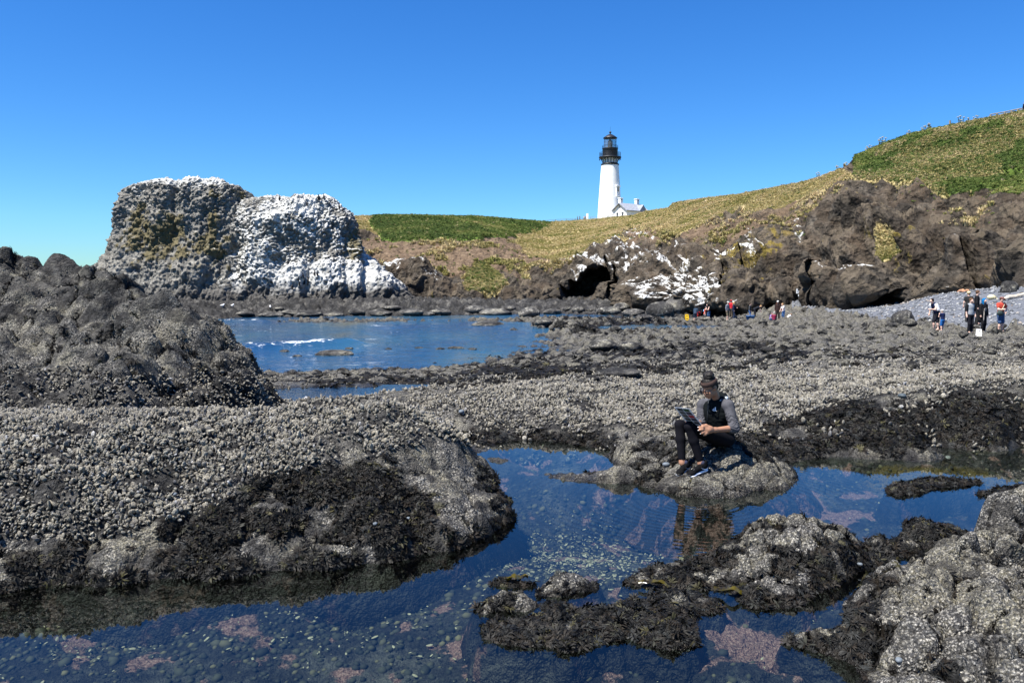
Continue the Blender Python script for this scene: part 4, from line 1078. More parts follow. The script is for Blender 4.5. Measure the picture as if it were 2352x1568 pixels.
# ---- seaweed: tufts of flat forking fronds
mw = MT('rockweed', .6, .16)
oi = mw.n('ShaderNodeObjectInfo')
mw.color(mw.ramp(oi.outputs['Random'], [(0.0, (0.004, 0.004, 0.004)), (0.45, (0.009, 0.009, 0.008)), (0.75, (0.017, 0.013, 0.009)), (0.93, (0.020, 0.022, 0.022)), (1.0, (0.05, 0.045, 0.018))]))
def weed_mesh(seed, nb=16, flat_=.26, width=.085):
    rg2 = np.random.default_rng(seed)
    v = []; f = []
    for b_ in range(nb):
        an = rg2.random() * 6.283; ln = rg2.uniform(.55, 1.0); dr = np.array([math.cos(an), math.sin(an)])
        sd = np.array([-dr[1], dr[0]]); lift = rg2.uniform(.25, .8) * flat_; base = len(v); tw = rg2.uniform(-.5, .5)
        pos_ = np.array([0.0, 0.0, -.03]); 
        for k_ in range(4):
            t = k_ / 3
            c_ = np.array([dr[0] * ln * t + sd[0] * tw * t * t * .4, dr[1] * ln * t + sd[1] * tw * t * t * .4, lift * math.sin(t * 2.6) * .8 - .12 * t * t])
            wd = width * (.35, .8, 1.15, .55)[k_]
            e = np.array([sd[0] * wd, sd[1] * wd, wd * .5 * tw])
            v += [c_ - e, c_ + e]
        for k_ in range(3):
            q = base + 2 * k_; f.append((q, q + 1, q + 3, q + 2))
    me = mesh_np('seaweed_tuft', v, f); me.materials.append(mw.m); return me
WD = [weed_mesh(s, 16) for s in (1, 2)] + [weed_mesh(3, 26, .4, .05)]
rg = np.random.default_rng(21)
def weed_pts(p, w, n, size, droop=.55):
    pos, nr, tot = sample(p, w, n, rg)
    ax = nr + rg.normal(0, .5, (n, 3)); ax[:, 2] += droop * .3
    rot = eulers(ax, rg.random(n) * 6.283)
    s = size * np.exp(np.clip(rg.normal(0, .3, n), -.6, .4))
    return pos, rot, s
WSRC = [obj('seaweed_tuft', WD[i], None, ledge, tuple(P(*q)), (0.1, 0, i), (.045,) * 3) for i, q in enumerate([(700, 1120, 7.22), (820, 1160, 7.05), (640, 1215, 6.7)])]
def wmask(m, p): 
    return sstep(.38, .62, m[..., 1] + .25 * fbm2(p[..., 0] * 6, p[..., 1] * 6, 3, 901)) * (p[..., 2] > .005)
pos, rot, s = weed_pts(pL, wmask(maskl, pL) * front, 13000, .055)
s[proj(pos)[1] < 1030] *= .6
scatter('seaweed', pos, rot, s, WSRC, parent=ledge)
pos, rot, s = weed_pts(pO, wmask(masko, pO) * vis, 5000, .07)
scatter('seaweed', pos, rot, s, WSRC, parent=outcrop)
wr = sstep(.35, .6, weed) * (1 - bl) * (np.abs(A_) < .72)
pos, rot, s = weed_pts(pr, wr * (Yg > 9.5) * (Yg < 19) * (z_reef_ok := (Zr > np.where(Yg < 14, .005, POOL2))), 14000, .068)
pos2, nr2, _ = sample(pr, wr * (Yg >= 19) * (Yg < 95) * (Zr > SEA + .02), 14000, rg, 'grid')
rot2 = eulers(nr2 + rg.normal(0, .3, nr2.shape) + np.array([0, 0, .3]), rg.random(14000) * 6.283)
s2 = .0085 * np.linalg.norm(pos2 - CAM, axis=1) ** .8 * np.exp(rg.normal(0, .3, 14000)) * 1.1
scatter('seaweed', np.concatenate([pos, pos2]), np.concatenate([rot, rot2]), np.concatenate([s, s2]), WSRC, parent=reef)
for o in list(bpy.data.objects):
    lb = o.get('label')
    if lb in SURF and o.name.startswith(('pool_rock', 'seat_rock', 'boulder_bank')):
        p, mk_, _ = SURF[lb]
        wm = wmask(mk_, p) * sstep(4.0, 4.3, p[..., 1])
        ar = (p[0, 1, 0] - p[0, 0, 0]) * (p[1, 0, 1] - p[0, 0, 1]) * wm.sum()
        n = int(min(9000, ar * 2000)) 
        if n < 20: continue
        pos, rot, s = weed_pts(p, wm, n, .043, .9)
        scatter('seaweed', pos, rot, s, WSRC, parent=o)
print('weed', round(time.time() - T0, 1))

# ---- stones: beach cobbles, pool floor stones and shell bits
mst = MT('cobble', .75, .3)
oi = mst.n('ShaderNodeObjectInfo')
sc_ = mst.ramp(oi.outputs['Random'], [(0.0, (0.07, 0.075, 0.08)), (0.4, (0.15, 0.16, 0.175)), (0.75, (0.25, 0.26, 0.275)), (0.92, (0.36, 0.36, 0.34)), (1.0, (0.25, 0.19, 0.14))])
mst.color(mst.mix(mst.ramp(mst.noise(3, 3), [(0.35, 0.0), (0.7, .4)]), sc_, (0.06, 0.06, 0.065)))
def stone_mesh(seed, mat, name='stone', sub=2, rough=.18, flat_=.6):
    bm = bmesh.new(); bmesh.ops.create_icosphere(bm, subdivisions=sub, radius=.5)
    co = np.array([v.co[:] for v in bm.verts])
    d = 1 + rough * 2 * fbm3(co * 1.7 + seed * 7.7, 3, seed)
    co = co * d[:, None] * np.array([1, .8, flat_])
    for v, c in zip(bm.verts, co): v.co = c
    me = bpy.data.meshes.new(name); bm.to_mesh(me); bm.free()
    me.polygons.foreach_set('use_smooth', np.ones(len(me.polygons), bool)); me.materials.append(mat); return me
SM = [stone_mesh(s, mst.m, sub=1) for s in (3, 4, 5)]
rg = np.random.default_rng(31)
bsel = sstep(-2, 4, dbeach) * (np.abs(A_) < .76) * (Yg > 32)
BST = []
pos, nr, _ = sample(pr, bsel, 16000, rg)
bw = rg.uniform(.10, .26, 16000) * (1 + .9 * (rg.random(16000) > .97)) * (1.0 + .5 * sstep(46, 38, pos[:, 1]))
rot = eulers(nr + rg.normal(0, .25, nr.shape), rg.random(16000) * 6.283)
pos[:, 2] += bw * .12
BST = [obj('cobble', SM[i], None, beach, pos[i], rot[i], (bw[i],) * 3) for i in range(3)]
scatter('cobbles', pos[3:], rot[3:], bw[3:], BST, parent=beach)
# pool floor
PS = (Zr < -.08) & (Yg < 12.5) & (np.abs(A_) < .75)
fl_p = pr
wpool = PS * sstep(.62, .35, rp + .0 * Zr + sstep(1.2, 2.4, Xg) * .12)
wpool = wpool * np.clip(.25 + blobs(pxg, pyg, [(500,1450,600,110,1.0),(1250,1250,150,120,.8),(2000,1150,300,60,.5)]), 0, 1)
pos, nr, _ = sample(fl_p, wpool.astype(float), 9000, rg)
s = rg.uniform(.025, .065, 9000) * (1 + rg.random(9000) ** 6)
mps = MT('pool_stone', .8, .3); oi = mps.n('ShaderNodeObjectInfo')
mps.color(mps.ramp(oi.outputs['Random'], [(0.0, (0.013, 0.015, 0.013)), (0.5, (0.03, 0.032, 0.025)), (0.85, (0.06, 0.058, 0.038)), (1.0, (0.15, 0.13, 0.07))]))
PSM = [stone_mesh(s_, mps.m, sub=1) for s_ in (6, 7)]
rot = eulers(nr + rg.normal(0, .2, nr.shape), rg.random(9000) * 6.283)
psrc = [obj('pool_stone', PSM[i], None, reef, pos[i], rot[i], (s[i],) * 3) for i in range(2)]
scatter('pool_stones', pos[2:], rot[2:], s[2:], psrc, parent=reef)
msh = flat('shell_chip', (0.30, 0.27, 0.19), .6, .3, .5, 12)
def chip(seed):
    rg2 = np.random.default_rng(seed); v = [(0, 0, .10)]; 
    for j in range(9):
        an = 6.283 * j / 9; v.append((.5 * math.cos(an) * rg2.uniform(.8, 1.1), .26 * math.sin(an) * rg2.uniform(.8, 1.1), -.02))
    f = [(0, 1 + j, 1 + (j + 1) % 9) for j in range(9)]
    me = mesh_np('shell_chip', v, f); me.materials.append(msh); return me
CHM = [chip(1), chip(2)]
shells = np.clip(blobs(pxg, pyg, [(1300,1290,170,75,1.0),(1250,1400,120,40,.2),(600,1430,330,60,.28),(150,1500,160,50,.25),(900,1500,300,50,.12)]) + .02, 0, 1) * PS
pos, nr, _ = sample(fl_p, shells, 3200, rg)
s = rg.uniform(.014, .04, 3200) * (.5 + rg.random(3200) ** 2)
pos[:, 2] += .025
rot = eulers(np.array([0, 0, 1.0]) + rg.normal(0, .3, nr.shape), rg.random(3200) * 6.283)
csrc = [obj('shell_chip', CHM[i], None, reef, pos[i], rot[i], (s[i],) * 3) for i in range(2)]
scatter('shell_chips', pos[2:], rot[2:], s[2:], csrc, parent=reef)
print('stones', round(time.time() - T0, 1))

# ---- turf and scrub on the headland
def grass_mat(name, stops):
    m = MT(name, .8, .2); oi = m.n('ShaderNodeObjectInfo'); ge = m.n('ShaderNodeNewGeometry')
    n_ = m.noise(.11, 5, .65, ge.outputs['Position'])
    fac = m.math('ADD', m.math('MULTIPLY', m.math('SUBTRACT', n_, .5), 2.2), m.math('ADD', .32, m.math('MULTIPLY', oi.outputs['Random'], .36)), True)
    m.color(m.ramp(fac, stops)); return m.m
MD = grass_mat('dry_grass', [(0.0, (0.19, 0.20, 0.05)), (0.3, (0.31, 0.27, 0.10)), (0.6, (0.44, 0.36, 0.18)), (0.85, (0.54, 0.43, 0.25)), (1.0, (0.38, 0.25, 0.12))])
MG = grass_mat('green_scrub', [(0.0, (0.03, 0.055, 0.012)), (0.5, (0.075, 0.11, 0.022)), (0.8, (0.14, 0.16, 0.04)), (1.0, (0.28, 0.24, 0.09))])
def tuft(seed, mat, nb=26, h=1.0):
    rg2 = np.random.default_rng(seed); v = []; f = []
    for b_ in range(nb):
        an = rg2.random() * 6.283; r0 = rg2.random() * .35; le = rg2.uniform(.2, .55); hh = h * rg2.uniform(.55, 1.0)
        x0, y0 = r0 * math.cos(an), r0 * math.sin(an); x1, y1 = x0 + le * math.cos(an) + .12, y0 + le * math.sin(an)
        sx, sy = -math.sin(an) * .07, math.cos(an) * .07; q = len(v)
        v += [(x0 - sx, y0 - sy, -.15), (x0 + sx, y0 + sy, -.15), ((x0 + x1) / 2 + sx * .8, (y0 + y1) / 2 + sy * .8, hh * .62), ((x0 + x1) / 2 - sx * .8, (y0 + y1) / 2 - sy * .8, hh * .62), (x1, y1, hh)]
        f += [(q, q + 1, q + 2, q + 3), (q + 3, q + 2, q + 4, q + 4)]
    me = bpy.data.meshes.new('grass_tuft'); me.from_pydata([tuple(x) for x in v], [], [t if t[2] != t[3] else t[:3] for t in f]); me.materials.append(mat); return me
def bush(seed, mat, nl=70):
    rg2 = np.random.default_rng(seed); v = []; f = []
    for b_ in range(nl):
        d = rg2.normal(size=3); d[2] = abs(d[2]) * .8; d /= np.linalg.norm(d); r_ = rg2.uniform(.45, 1.0) ** .6
        c_ = d * r_ * np.array([.75, .75, .55]); n_ = d + rg2.normal(0, .5, 3); n_ /= np.linalg.norm(n_)
        t1 = np.cross(n_, [0.3, .2, 1]); t1 /= np.linalg.norm(t1); t2 = np.cross(n_, t1); s_ = rg2.uniform(.10, .19); q = len(v)
        v += [tuple(c_ - t1 * s_ ), tuple(c_ + t2 * s_ * .7), tuple(c_ + t1 * s_), tuple(c_ - t2 * s_ * .7)]
        f.append((q, q + 1, q + 2, q + 3))
    me = bpy.data.meshes.new('scrub_clump'); me.from_pydata(v, [], f); me.materials.append(mat); return me
TD = [tuft(1, MD), tuft(2, MD, 30, .8)]; TG = [bush(1, MG), bush(2, MG), tuft(5, MG, 30, .8)]
rg = np.random.default_rng(41)
hp_, hm, htv = HEAD
inview = (htv < 1.012) & (htv > .15)
wd_ = sstep(.35, .7, hm[..., 0]) * (1 - .95 * sstep(.3, .75, hm[..., 1])) * inview
wg_ = sstep(.25, .75, hm[..., 0] * hm[..., 1]) * inview
wg_ = wg_ + .03 * sstep(.5, .7, hm[..., 0]) * inview + .010 * (hm[..., 3] > .3) * inview
def turf_pts(w, n, s0):
    pos, nr, _ = sample(hp_, w, n, rg, 'grid')
    rot = eulers(np.array([0, 0, 1.0]) + nr * .35 + rg.normal(0, .18, nr.shape), rg.random(n) * 6.283)
    return pos, rot, s0 * np.exp(rg.normal(0, .28, n)) * (pos[:, 1] / 150) ** .5
pos, rot, s = turf_pts(wd_, 70000, .24)
gsrc = [obj('grass_tuft', TD[i], None, headland, pos[i], rot[i], (s[i],) * 3) for i in range(2)]
scatter('dry_grass', pos[2:], rot[2:], s[2:], gsrc, parent=headland)
pos, rot, s = turf_pts(wg_, 60000, .28)
bsrc = [obj('scrub_clump', TG[i], None, headland, pos[i], rot[i], (s[i],) * 3) for i in range(3)]
scatter('green_scrub', pos[3:], rot[3:], s[3:], bsrc, parent=headland)
# sparse dry tufts down the face
wf_ = (hm[..., 0] < .4) * sstep(.25, .6, hm[..., 3]) * (htv > .3) * (htv < .97) * sstep(.05, .3, fbm3(hp_ * .25, 3, 960))
pos, rot, s = turf_pts(wf_, 2600, .5)
scatter('dry_grass', pos, rot, s, gsrc, parent=headland)
print('turf', round(time.time() - T0, 1))
# ================================================================== OBJECTS
# ---- signed-distance modelling for bodies, animals and cloth
def sd_cap(p, a, b, ra, rb):
    a = np.asarray(a, float); b = np.asarray(b, float); ba = b - a
    h = np.clip(((p - a) @ ba) / (ba @ ba + 1e-12), 0, 1)
    return np.linalg.norm(p - a - h[..., None] * ba, axis=-1) - (ra + (rb - ra) * h)
def sd_ell(p, c, r, R=None):
    q = p - np.asarray(c, float)
    if R is not None: q = q @ R
    r = np.asarray(r, float)
    k0 = np.linalg.norm(q / r, axis=-1); k1 = np.linalg.norm(q / (r * r), axis=-1)
    return k0 * (k0 - 1) / (k1 + 1e-9)
def sdf_field(prims, h, kk, lo, n):
    f = np.full(n, 9.0, np.float64)
    for pr_ in prims:
        ty = pr_[0]; op = pr_[-1] if isinstance(pr_[-1], str) else 'add'
        if ty == 'cap':
            a, b, ra, rb = [np.asarray(x, float) for x in pr_[1:5]]; m = max(ra, rb)
            bl_, bh = np.minimum(a, b) - m, np.maximum(a, b) + m
        else:
            c, r = np.asarray(pr_[1], float), np.asarray(pr_[2], float); m = r.max(); bl_, bh = c - m, c + m
        pad = kk + 3 * h
        i0 = np.clip(np.floor((bl_ - pad - lo) / h).astype(int), 0, np.array(n)); i1 = np.clip(np.ceil((bh + pad - lo) / h).astype(int) + 1, 0, np.array(n))
        if (i1 <= i0).any(): continue
        g = np.stack(np.meshgrid(*[lo[d] + h * np.arange(i0[d], i1[d]) for d in range(3)], indexing='ij'), -1)
        if ty == 'cap': d = sd_cap(g, a, b, ra, rb)
        else: d = sd_ell(g, c, r, pr_[3] if len(pr_) > 3 and not isinstance(pr_[3], str) else None)
        sl = tuple(slice(i0[d_], i1[d_]) for d_ in range(3)); o_ = f[sl]
        if op == 'add':
            hh = np.maximum(kk - np.abs(o_ - d), 0) / kk; f[sl] = np.minimum(o_, d) - hh * hh * kk * .25
        else:
            k2 = kk * .5; hh = np.maximum(k2 - np.abs(o_ + d), 0) / k2; f[sl] = np.maximum(o_, -d) + hh * hh * k2 * .25
    return f
def surface_nets(f, lo, h):
    nx, ny, nz = f.shape
    s = f < 0
    cnt = np.zeros((nx - 1, ny - 1, nz - 1), np.int8)
    corners = [(i, j, k_) for i in (0, 1) for j in (0, 1) for k_ in (0, 1)]
    for i, j, k_ in corners: cnt += s[i:nx - 1 + i, j:ny - 1 + j, k_:nz - 1 + k_]
    act = (cnt > 0) & (cnt < 8)
    ids = np.argwhere(act)
    if len(ids) == 0: return np.zeros((0, 3)), np.zeros((0, 4), int)
    vid = np.full(act.shape, -1, np.int64); vid[act] = np.arange(len(ids))
    acc = np.zeros((len(ids), 3)); num = np.zeros(len(ids))
    for a in corners:
        for ax in range(3):
            if a[ax] == 0:
                b = list(a); b[ax] = 1
                fa = f[ids[:, 0] + a[0], ids[:, 1] + a[1], ids[:, 2] + a[2]]; fb = f[ids[:, 0] + b[0], ids[:, 1] + b[1], ids[:, 2] + b[2]]
                m = (fa < 0) != (fb < 0)
                t = np.where(m, fa / (fa - fb + 1e-20), 0)
                pt = np.repeat(np.array(a, float)[None], len(ids), 0); pt[:, ax] += t
                acc += np.where(m[:, None], pt, 0); num += m
    v = lo + h * (ids + acc / num[:, None])
    quads = []
    for ax in range(3):
        o1, o2 = [(1, 2), (2, 0), (0, 1)][ax]
        sl0 = [slice(None)] * 3; sl1 = [slice(None)] * 3
        sl0[ax] = slice(0, f.shape[ax] - 1); sl1[ax] = slice(1, f.shape[ax])
        ch = s[tuple(sl0)] != s[tuple(sl1)]
        e = np.argwhere(ch)
        e = e[(e[:, o1] > 0) & (e[:, o2] > 0) & (e[:, o1] < f.shape[o1] - 1) & (e[:, o2] < f.shape[o2] - 1)]
        if len(e) == 0: continue
        def at(d1, d2):
            q = e.copy(); q[:, o1] += d1; q[:, o2] += d2; return vid[q[:, 0], q[:, 1], q[:, 2]]
        Q = np.stack([at(-1, -1), at(0, -1), at(0, 0), at(-1, 0)], 1)
        ins = s[e[:, 0], e[:, 1], e[:, 2]]
        Q = np.where(ins[:, None], Q, Q[:, ::-1]); quads.append(Q)
    return v, np.concatenate(quads)
def sdf_mesh(name, prims, h, kk=.03, cuts=(), disp=None):
    lo = np.full(3, 1e9); hi = -lo
    for p_ in prims:
        if p_[0] == 'cap': 
            m = max(p_[3], p_[4]); lo = np.minimum(lo, np.minimum(p_[1], p_[2]) - m); hi = np.maximum(hi, np.maximum(p_[1], p_[2]) + m)
        else:
            m = max(p_[2]); lo = np.minimum(lo, np.asarray(p_[1]) - m); hi = np.maximum(hi, np.asarray(p_[1]) + m)
    lo = lo - 3 * h - kk * .3; hi = hi + 3 * h + kk * .3
    n = tuple(np.ceil((hi - lo) / h).astype(int) + 1)
    f = sdf_field(prims, h, kk, lo, n)
    if cuts:
        g = np.stack(np.meshgrid(*[lo[d] + h * np.arange(n[d]) for d in range(3)], indexing='ij'), -1)
        for (c, nr) in cuts:          # keep the side the normal points away from
            nr = np.asarray(nr, float); nr = nr / np.linalg.norm(nr)
            f = np.maximum(f, (g - np.asarray(c)) @ nr)
    v, q = surface_nets(f, lo, h)
    if disp is not None: v = disp(v)
    return mesh_np(name, v, q)

# ---- materials for people
SKIN = flat('skin', (0.30, 0.155, 0.095), .55, .35, .08, 20)
SKIN_P = flat('skin_pale', (0.62, 0.40, 0.31), .55, .35, .08, 20)
_cm = {}
def cloth(c, rough=.85):
    key = tuple(round(x, 3) for x in c)
    if key not in _cm: _cm[key] = flat('cloth_%d' % len(_cm), c, rough, .08, .22, 25)
    return _cm[key]

# ---- the reading girl
def build_girl():
    Fd = np.array([-.75, -.66, 0.0]); Fd /= np.linalg.norm(Fd)
    Lf = np.array([.66, -.75, 0.0]); Lf /= np.linalg.norm(Lf)
    Up = np.array([0, 0, 1.0])
    lean = (Up + .10 * Fd); lean /= np.linalg.norm(lean)
    fw = Fd - lean * (Fd @ lean); fw /= np.linalg.norm(fw)
    RT = np.stack([np.cross(fw, lean), fw, lean], 1); RT[:, 0] = -np.cross(fw, lean) * -1
    pel = P(1656, 1004, 9.40); chest = P(1647, 950, 9.36); neck = P(1648, 915, 9.36); hc = P(1630, 889, 9.24)
    shL = P(1673, 931, 9.22); shR = P(1614, 929, 9.48)
    elL = P(1687, 983, 9.10); wrL = P(1642, 987, 8.99)
    elR = P(1612, 972, 9.42); wrR = P(1594, 970, 9.18)
    hpL = pel + Lf * .085 + np.array([0, 0, -.01]); hpR = pel - Lf * .085 + np.array([0, 0, -.01])
    knL = P(1583, 979, 9.04); knR = P(1561, 975, 9.22)
    anL = P(1610, 1064, 9.02); anR = P(1567, 1062, 9.14)
    base = pel.copy(); base[2] = seat_z(pel[0], pel[1])
    # head frame: looks down at the card
    hf = P(1581, 955, 9.0) - hc; hf /= np.linalg.norm(hf); hf = hf * .8 + np.array([-.75, -.45, -.25]) * .45; hf /= np.linalg.norm(hf)
    hr = np.cross(hf, Up); hr /= np.linalg.norm(hr); hu = np.cross(hr, hf)
    RH = np.stack([hr, hf, hu], 1)
    def H(x, y, z): return hc + RH @ np.array([x, y, z])
    head = [('ell', H(0, -.012, .032), (.073, .092, .083), RH), ('ell', H(0, .028, -.045), (.056, .062, .068), RH), ('ell', H(0, .062, -.092), (.026, .024, .020), RH),
            ('cap', H(0, .086, .012), H(0, .104, -.028), .008, .012), ('ell', H(.012, .096, -.030), (.008, .008, .007), RH), ('ell', H(-.012, .096, -.030), (.008, .008, .007), RH),
            ('ell', H(0, .087, -.058), (.021, .010, .006), RH), ('ell', H(0, .085, -.068), (.019, .010, .007), RH),
            ('ell', H(.071, -.008, -.008), (.011, .020, .030), RH), ('ell', H(-.071, -.008, -.008), (.011, .020, .030), RH),
            ('ell', H(.034, .070, -.030), (.022, .018, .022), RH), ('ell', H(-.034, .070, -.030), (.022, .018, .022), RH),
            ('ell', H(.031, .098, .006), (.016, .014, .010), RH, 'sub'), ('ell', H(-.031, .098, .006), (.016, .014, .010), RH, 'sub')]
    def finger(root, tip, bend, r0=.0085, r1=.0065):
        mid = (np.asarray(root) + tip) / 2 + bend
        m2 = mid * .35 + np.asarray(tip) * .65 + np.asarray(bend) * .35
        return [('cap', root, mid, r0, r0 * .95), ('cap', mid, m2, r0 * .95, r1 * 1.05), ('cap', m2, tip, r1 * 1.05, r1)]
    palmL = P(1629, 987, 8.955)
    RPL = np.stack([(wrL - palmL) / np.linalg.norm(wrL - palmL), [0, 0, 1], [0, 1, 0]], 1); RPL, _ = np.linalg.qr(RPL)
    hands = [('ell', palmL, (.045, .040, .018), RPL), ('cap', wrL, palmL, .027, .030)]
    fr = np.array([0, -.014, .004])
    tipsL = [P(1604, 981, 8.93), P(1604.5, 988, 8.915), P(1609.5, 995.5, 8.92), P(1617, 999, 8.93)]
    rootsL = [P(1622, 981, 8.95), P(1621, 986, 8.945), P(1622.5, 990.5, 8.945), P(1625.5, 994, 8.945)]
    for r_, t_ in zip(rootsL, tipsL): hands += finger(r_, t_, fr)
    hands += [('cap', P(1634, 982, 8.96), P(1622, 976, 8.955), .013, .010), ('cap', P(1622, 976, 8.955), P(1612, 975.5, 8.945), .010, .0075)]
    palmR = P(1586, 971, 9.13)
    hands += [('ell', palmR, (.034, .034, .022)), ('cap', wrR, palmR, .026, .028)]
    for q, (tx, ty) in enumerate([(1577, 966), (1576, 969.5), (1576.5, 973), (1578.5, 976)]):
        hands += finger(P(1583, 968 + 2 * q, 9.12), P(tx + 3, ty, 9.085), np.array([-.012, 0, -.004]))
    hands += [('cap', P(1590, 966, 9.13), P(1583, 963.5, 9.09), .011, .008)]
    arms = [('cap', shL, elL, .046, .038), ('cap', elL, wrL, .040, .026), ('cap', shR, elR, .046, .038), ('cap', elR, wrR, .040, .026)]
    torso = [('ell', chest, (.150, .105, .165), RT), ('ell', (chest + pel) / 2, (.135, .105, .15), RT), ('ell', pel, (.155, .125, .105), RT), ('cap', neck - lean * .03, hc + RH @ np.array([0, -.03, -.05]), .048, .046),
             ('cap', shL, shR, .048, .048)]
    legs = [('cap', hpL, knL, .082, .052), ('cap', knL, knL * .62 + anL * .38, .050, .050), ('cap', knL * .62 + anL * .38, anL, .050, .033), ('cap', hpR, knR, .082, .052), ('cap', knR, knR * .62 + anR * .38, .050, .050), ('cap', knR * .62 + anR * .38, anR, .050, .033)]
    shoes = {'L': (P(1622, 1076, 9.05), P(1581, 1093, 8.86)), 'R': (P(1580, 1074, 9.19), P(1557, 1091, 8.99))}
    for sd, an in (('L', anL), ('R', anR)):
        he, to = shoes[sd]; dr = to - he; dr /= np.linalg.norm(dr)
        legs += [('cap', an, he + dr * .05 + np.array([0, 0, .045]), .034, .036), ('cap', he + dr * .04 + np.array([0, 0, .035]), to - dr * .06 + np.array([0, 0, .025]), .034, .028)]
    body = obj('person', sdf_mesh('person', head + hands + arms + torso + legs, .0066, .022), SKIN)
    tag(body, 'girl in black and grey hoodie and black leggings reading a picture card on a rock', 'person')
    blk = cloth((0.0045, 0.006, 0.0065)); gry = cloth((0.065, 0.065, 0.073)); leg = cloth((0.005, 0.005, 0.0075))
    inf = lambda prs, d: [(p_[0], p_[1], p_[2], p_[3] + d, p_[4] + d) if p_[0] == 'cap' else (p_[0], p_[1], tuple(x + d for x in p_[2])) + tuple(p_[3:]) for p_ in prs]
    # hoodie body
    t2 = inf(torso[:2], .020) + [('ell', pel + lean * .05, (.160, .135, .085), RT), ('cap', shL * .93 + chest * .07, shR * .93 + chest * .07, .058, .058), ('cap', neck - lean * .03, neck + lean * .01, .070, .060)]
    def fold(v):
        nn = fbm3(v * np.array([16, 16, 30]), 3, 777); c0 = chest
        d = v - (c0 * .5 + pel * .5); d[:, 2] *= .2; d /= np.linalg.norm(d, axis=1, keepdims=True) + 1e-9
        return v + d * (nn * .010)[:, None]
    obj('hoodie', sdf_mesh('hoodie', t2, .007, .03, cuts=[(neck + lean * .028, lean)], disp=fold), blk, body)
    hood = [('cap', neck + Lf * .085 - fw * .0 + lean * .0, neck - fw * .085 + Lf * .03 + lean * .01, .026, .036), ('cap', neck - fw * .085 + Lf * .03 + lean * .01, neck - fw * .085 - Lf * .03 + lean * .01, .036, .036), ('cap', neck - fw * .085 - Lf * .03 + lean * .01, neck - Lf * .085, .036, .026),
            ('ell', neck - fw * .10 - lean * .05, (.085, .035, .07), RT)]
    obj('hood', sdf_mesh('hood', hood, .007, .03), blk, body)
    obj('hood_lining', sdf_mesh('hood_lining', [('cap', neck + Lf * .072 + fw * .045 - lean * .012, neck + Lf * .094 - fw * .03 + lean * .004, .014, .020), ('cap', neck + Lf * .094 - fw * .03 + lean * .004, neck + Lf * .07 - fw * .085 + lean * .004, .020, .014)], .005, .02), cloth((0.36, 0.42, 0.48)), body)
    for nm, sh, el, wr, cut in (('sleeve', shL, elL, wrL, .20), ('sleeve', shR, elR, wrR, .25)):
        ce = el + (wr - el) * cut; ax = (el - sh) / np.linalg.norm(el - sh)
        pr2 = [('ell', sh * .9 + neck * .1 - lean * .005, (.066, .072, .066), RT), ('cap', sh, el, .061, .056), ('cap', el, ce, .055, .047), ('cap', sh * .45 + neck * .55 - lean * .005, sh, .044, .060)]
        def wr_(v, sh=sh, ax=ax, el=el):
            t = (v - sh) @ ax; nn = fbm3(v * 14, 2, 778); L_ = np.linalg.norm(el - sh)
            d = v - (sh + np.clip(t, 0, L_)[:, None] * ax); d /= np.linalg.norm(d, axis=1, keepdims=True) + 1e-9
            amp_ = .0042 * sstep(.03, .16, t)
            return v + d * (amp_ * np.sin(t * 190 + 14 * nn))[:, None]
        o = obj(nm, sdf_mesh(nm, pr2, .006, .02, disp=wr_), gry, body)
    lg = inf([('ell', pel, (.158, .128, .100), RT)], .004) + [('cap', hpL, knL, .088, .056), ('cap', knL, knL * .62 + anL * .38, .054, .054), ('cap', knL * .62 + anL * .38, knL * .12 + anL * .88, .054, .041),
          ('cap', hpR, knR, .088, .056), ('cap', knR, knR * .62 + anR * .38, .054, .054), ('cap', knR * .62 + anR * .38, knR * .12 + anR * .88, .054, .041)]
    obj('leggings', sdf_mesh('leggings', lg, .007, .02), leg, body)
    # hair, bun, headband
    hair_m = flat('dark_hair', (0.010, 0.008, 0.007), .6, .25, .4, 60)
    hs = [('ell', H(0, -.022, .040), (.080, .094, .088), RH), ('ell', H(0, -.055, -.02), (.062, .055, .06), RH), ('ell', H(0, .085, -.02), (.07, .055, .075), RH, 'sub')]
    def strand(v): 
        q = (v - hc) @ RH; an = np.arctan2(q[:, 0], q[:, 1])
        return v + (q @ RH.T) * (.03 * np.sin(an * 38) )[:, None]
    ho = obj('hair', sdf_mesh('hair', hs, .005, .012, disp=strand), hair_m, body)
    bunc = H(0, -.045, .125)
    def curls(v): 
        d = v - bunc; return bunc + d * (1 + .16 * fbm3(v * 48, 2, 780))[:, None]
    obj('bun', sdf_mesh('bun', [('ell', bunc, (.066, .062, .050), RH), ('ell', bunc + RH @ np.array([.03, .0, .008]), (.026, .03, .025), RH), ('ell', bunc + RH @ np.array([-.03, .01, .006]), (.026, .03, .025), RH)], .005, .015, disp=curls), hair_m, ho)
    bv = []; bfc = []; nb_ = 48
    for i in range(nb_):
        an = 6.2832 * i / nb_
        for (zz, rr) in ((.036, .086), (.040, .0885), (.062, .088), (.088, .0805), (.090, .076)):
            tl = .012 * math.cos(an)
            bv.append(H(rr * .97 * math.sin(an), rr * 1.16 * math.cos(an) - .018, zz + tl))
        for j in range(4):
            a0 = i * 5 + j; b0 = ((i + 1) % nb_) * 5 + j; bfc.append((a0, b0, b0 + 1, a0 + 1))
    obj('headband', mesh_np('headband', bv, bfc), cloth((0.055, 0.035, 0.03)), body)
    # glasses
    gl = obj('glasses', None, None, body)
    bpy.data.objects.remove(gl)
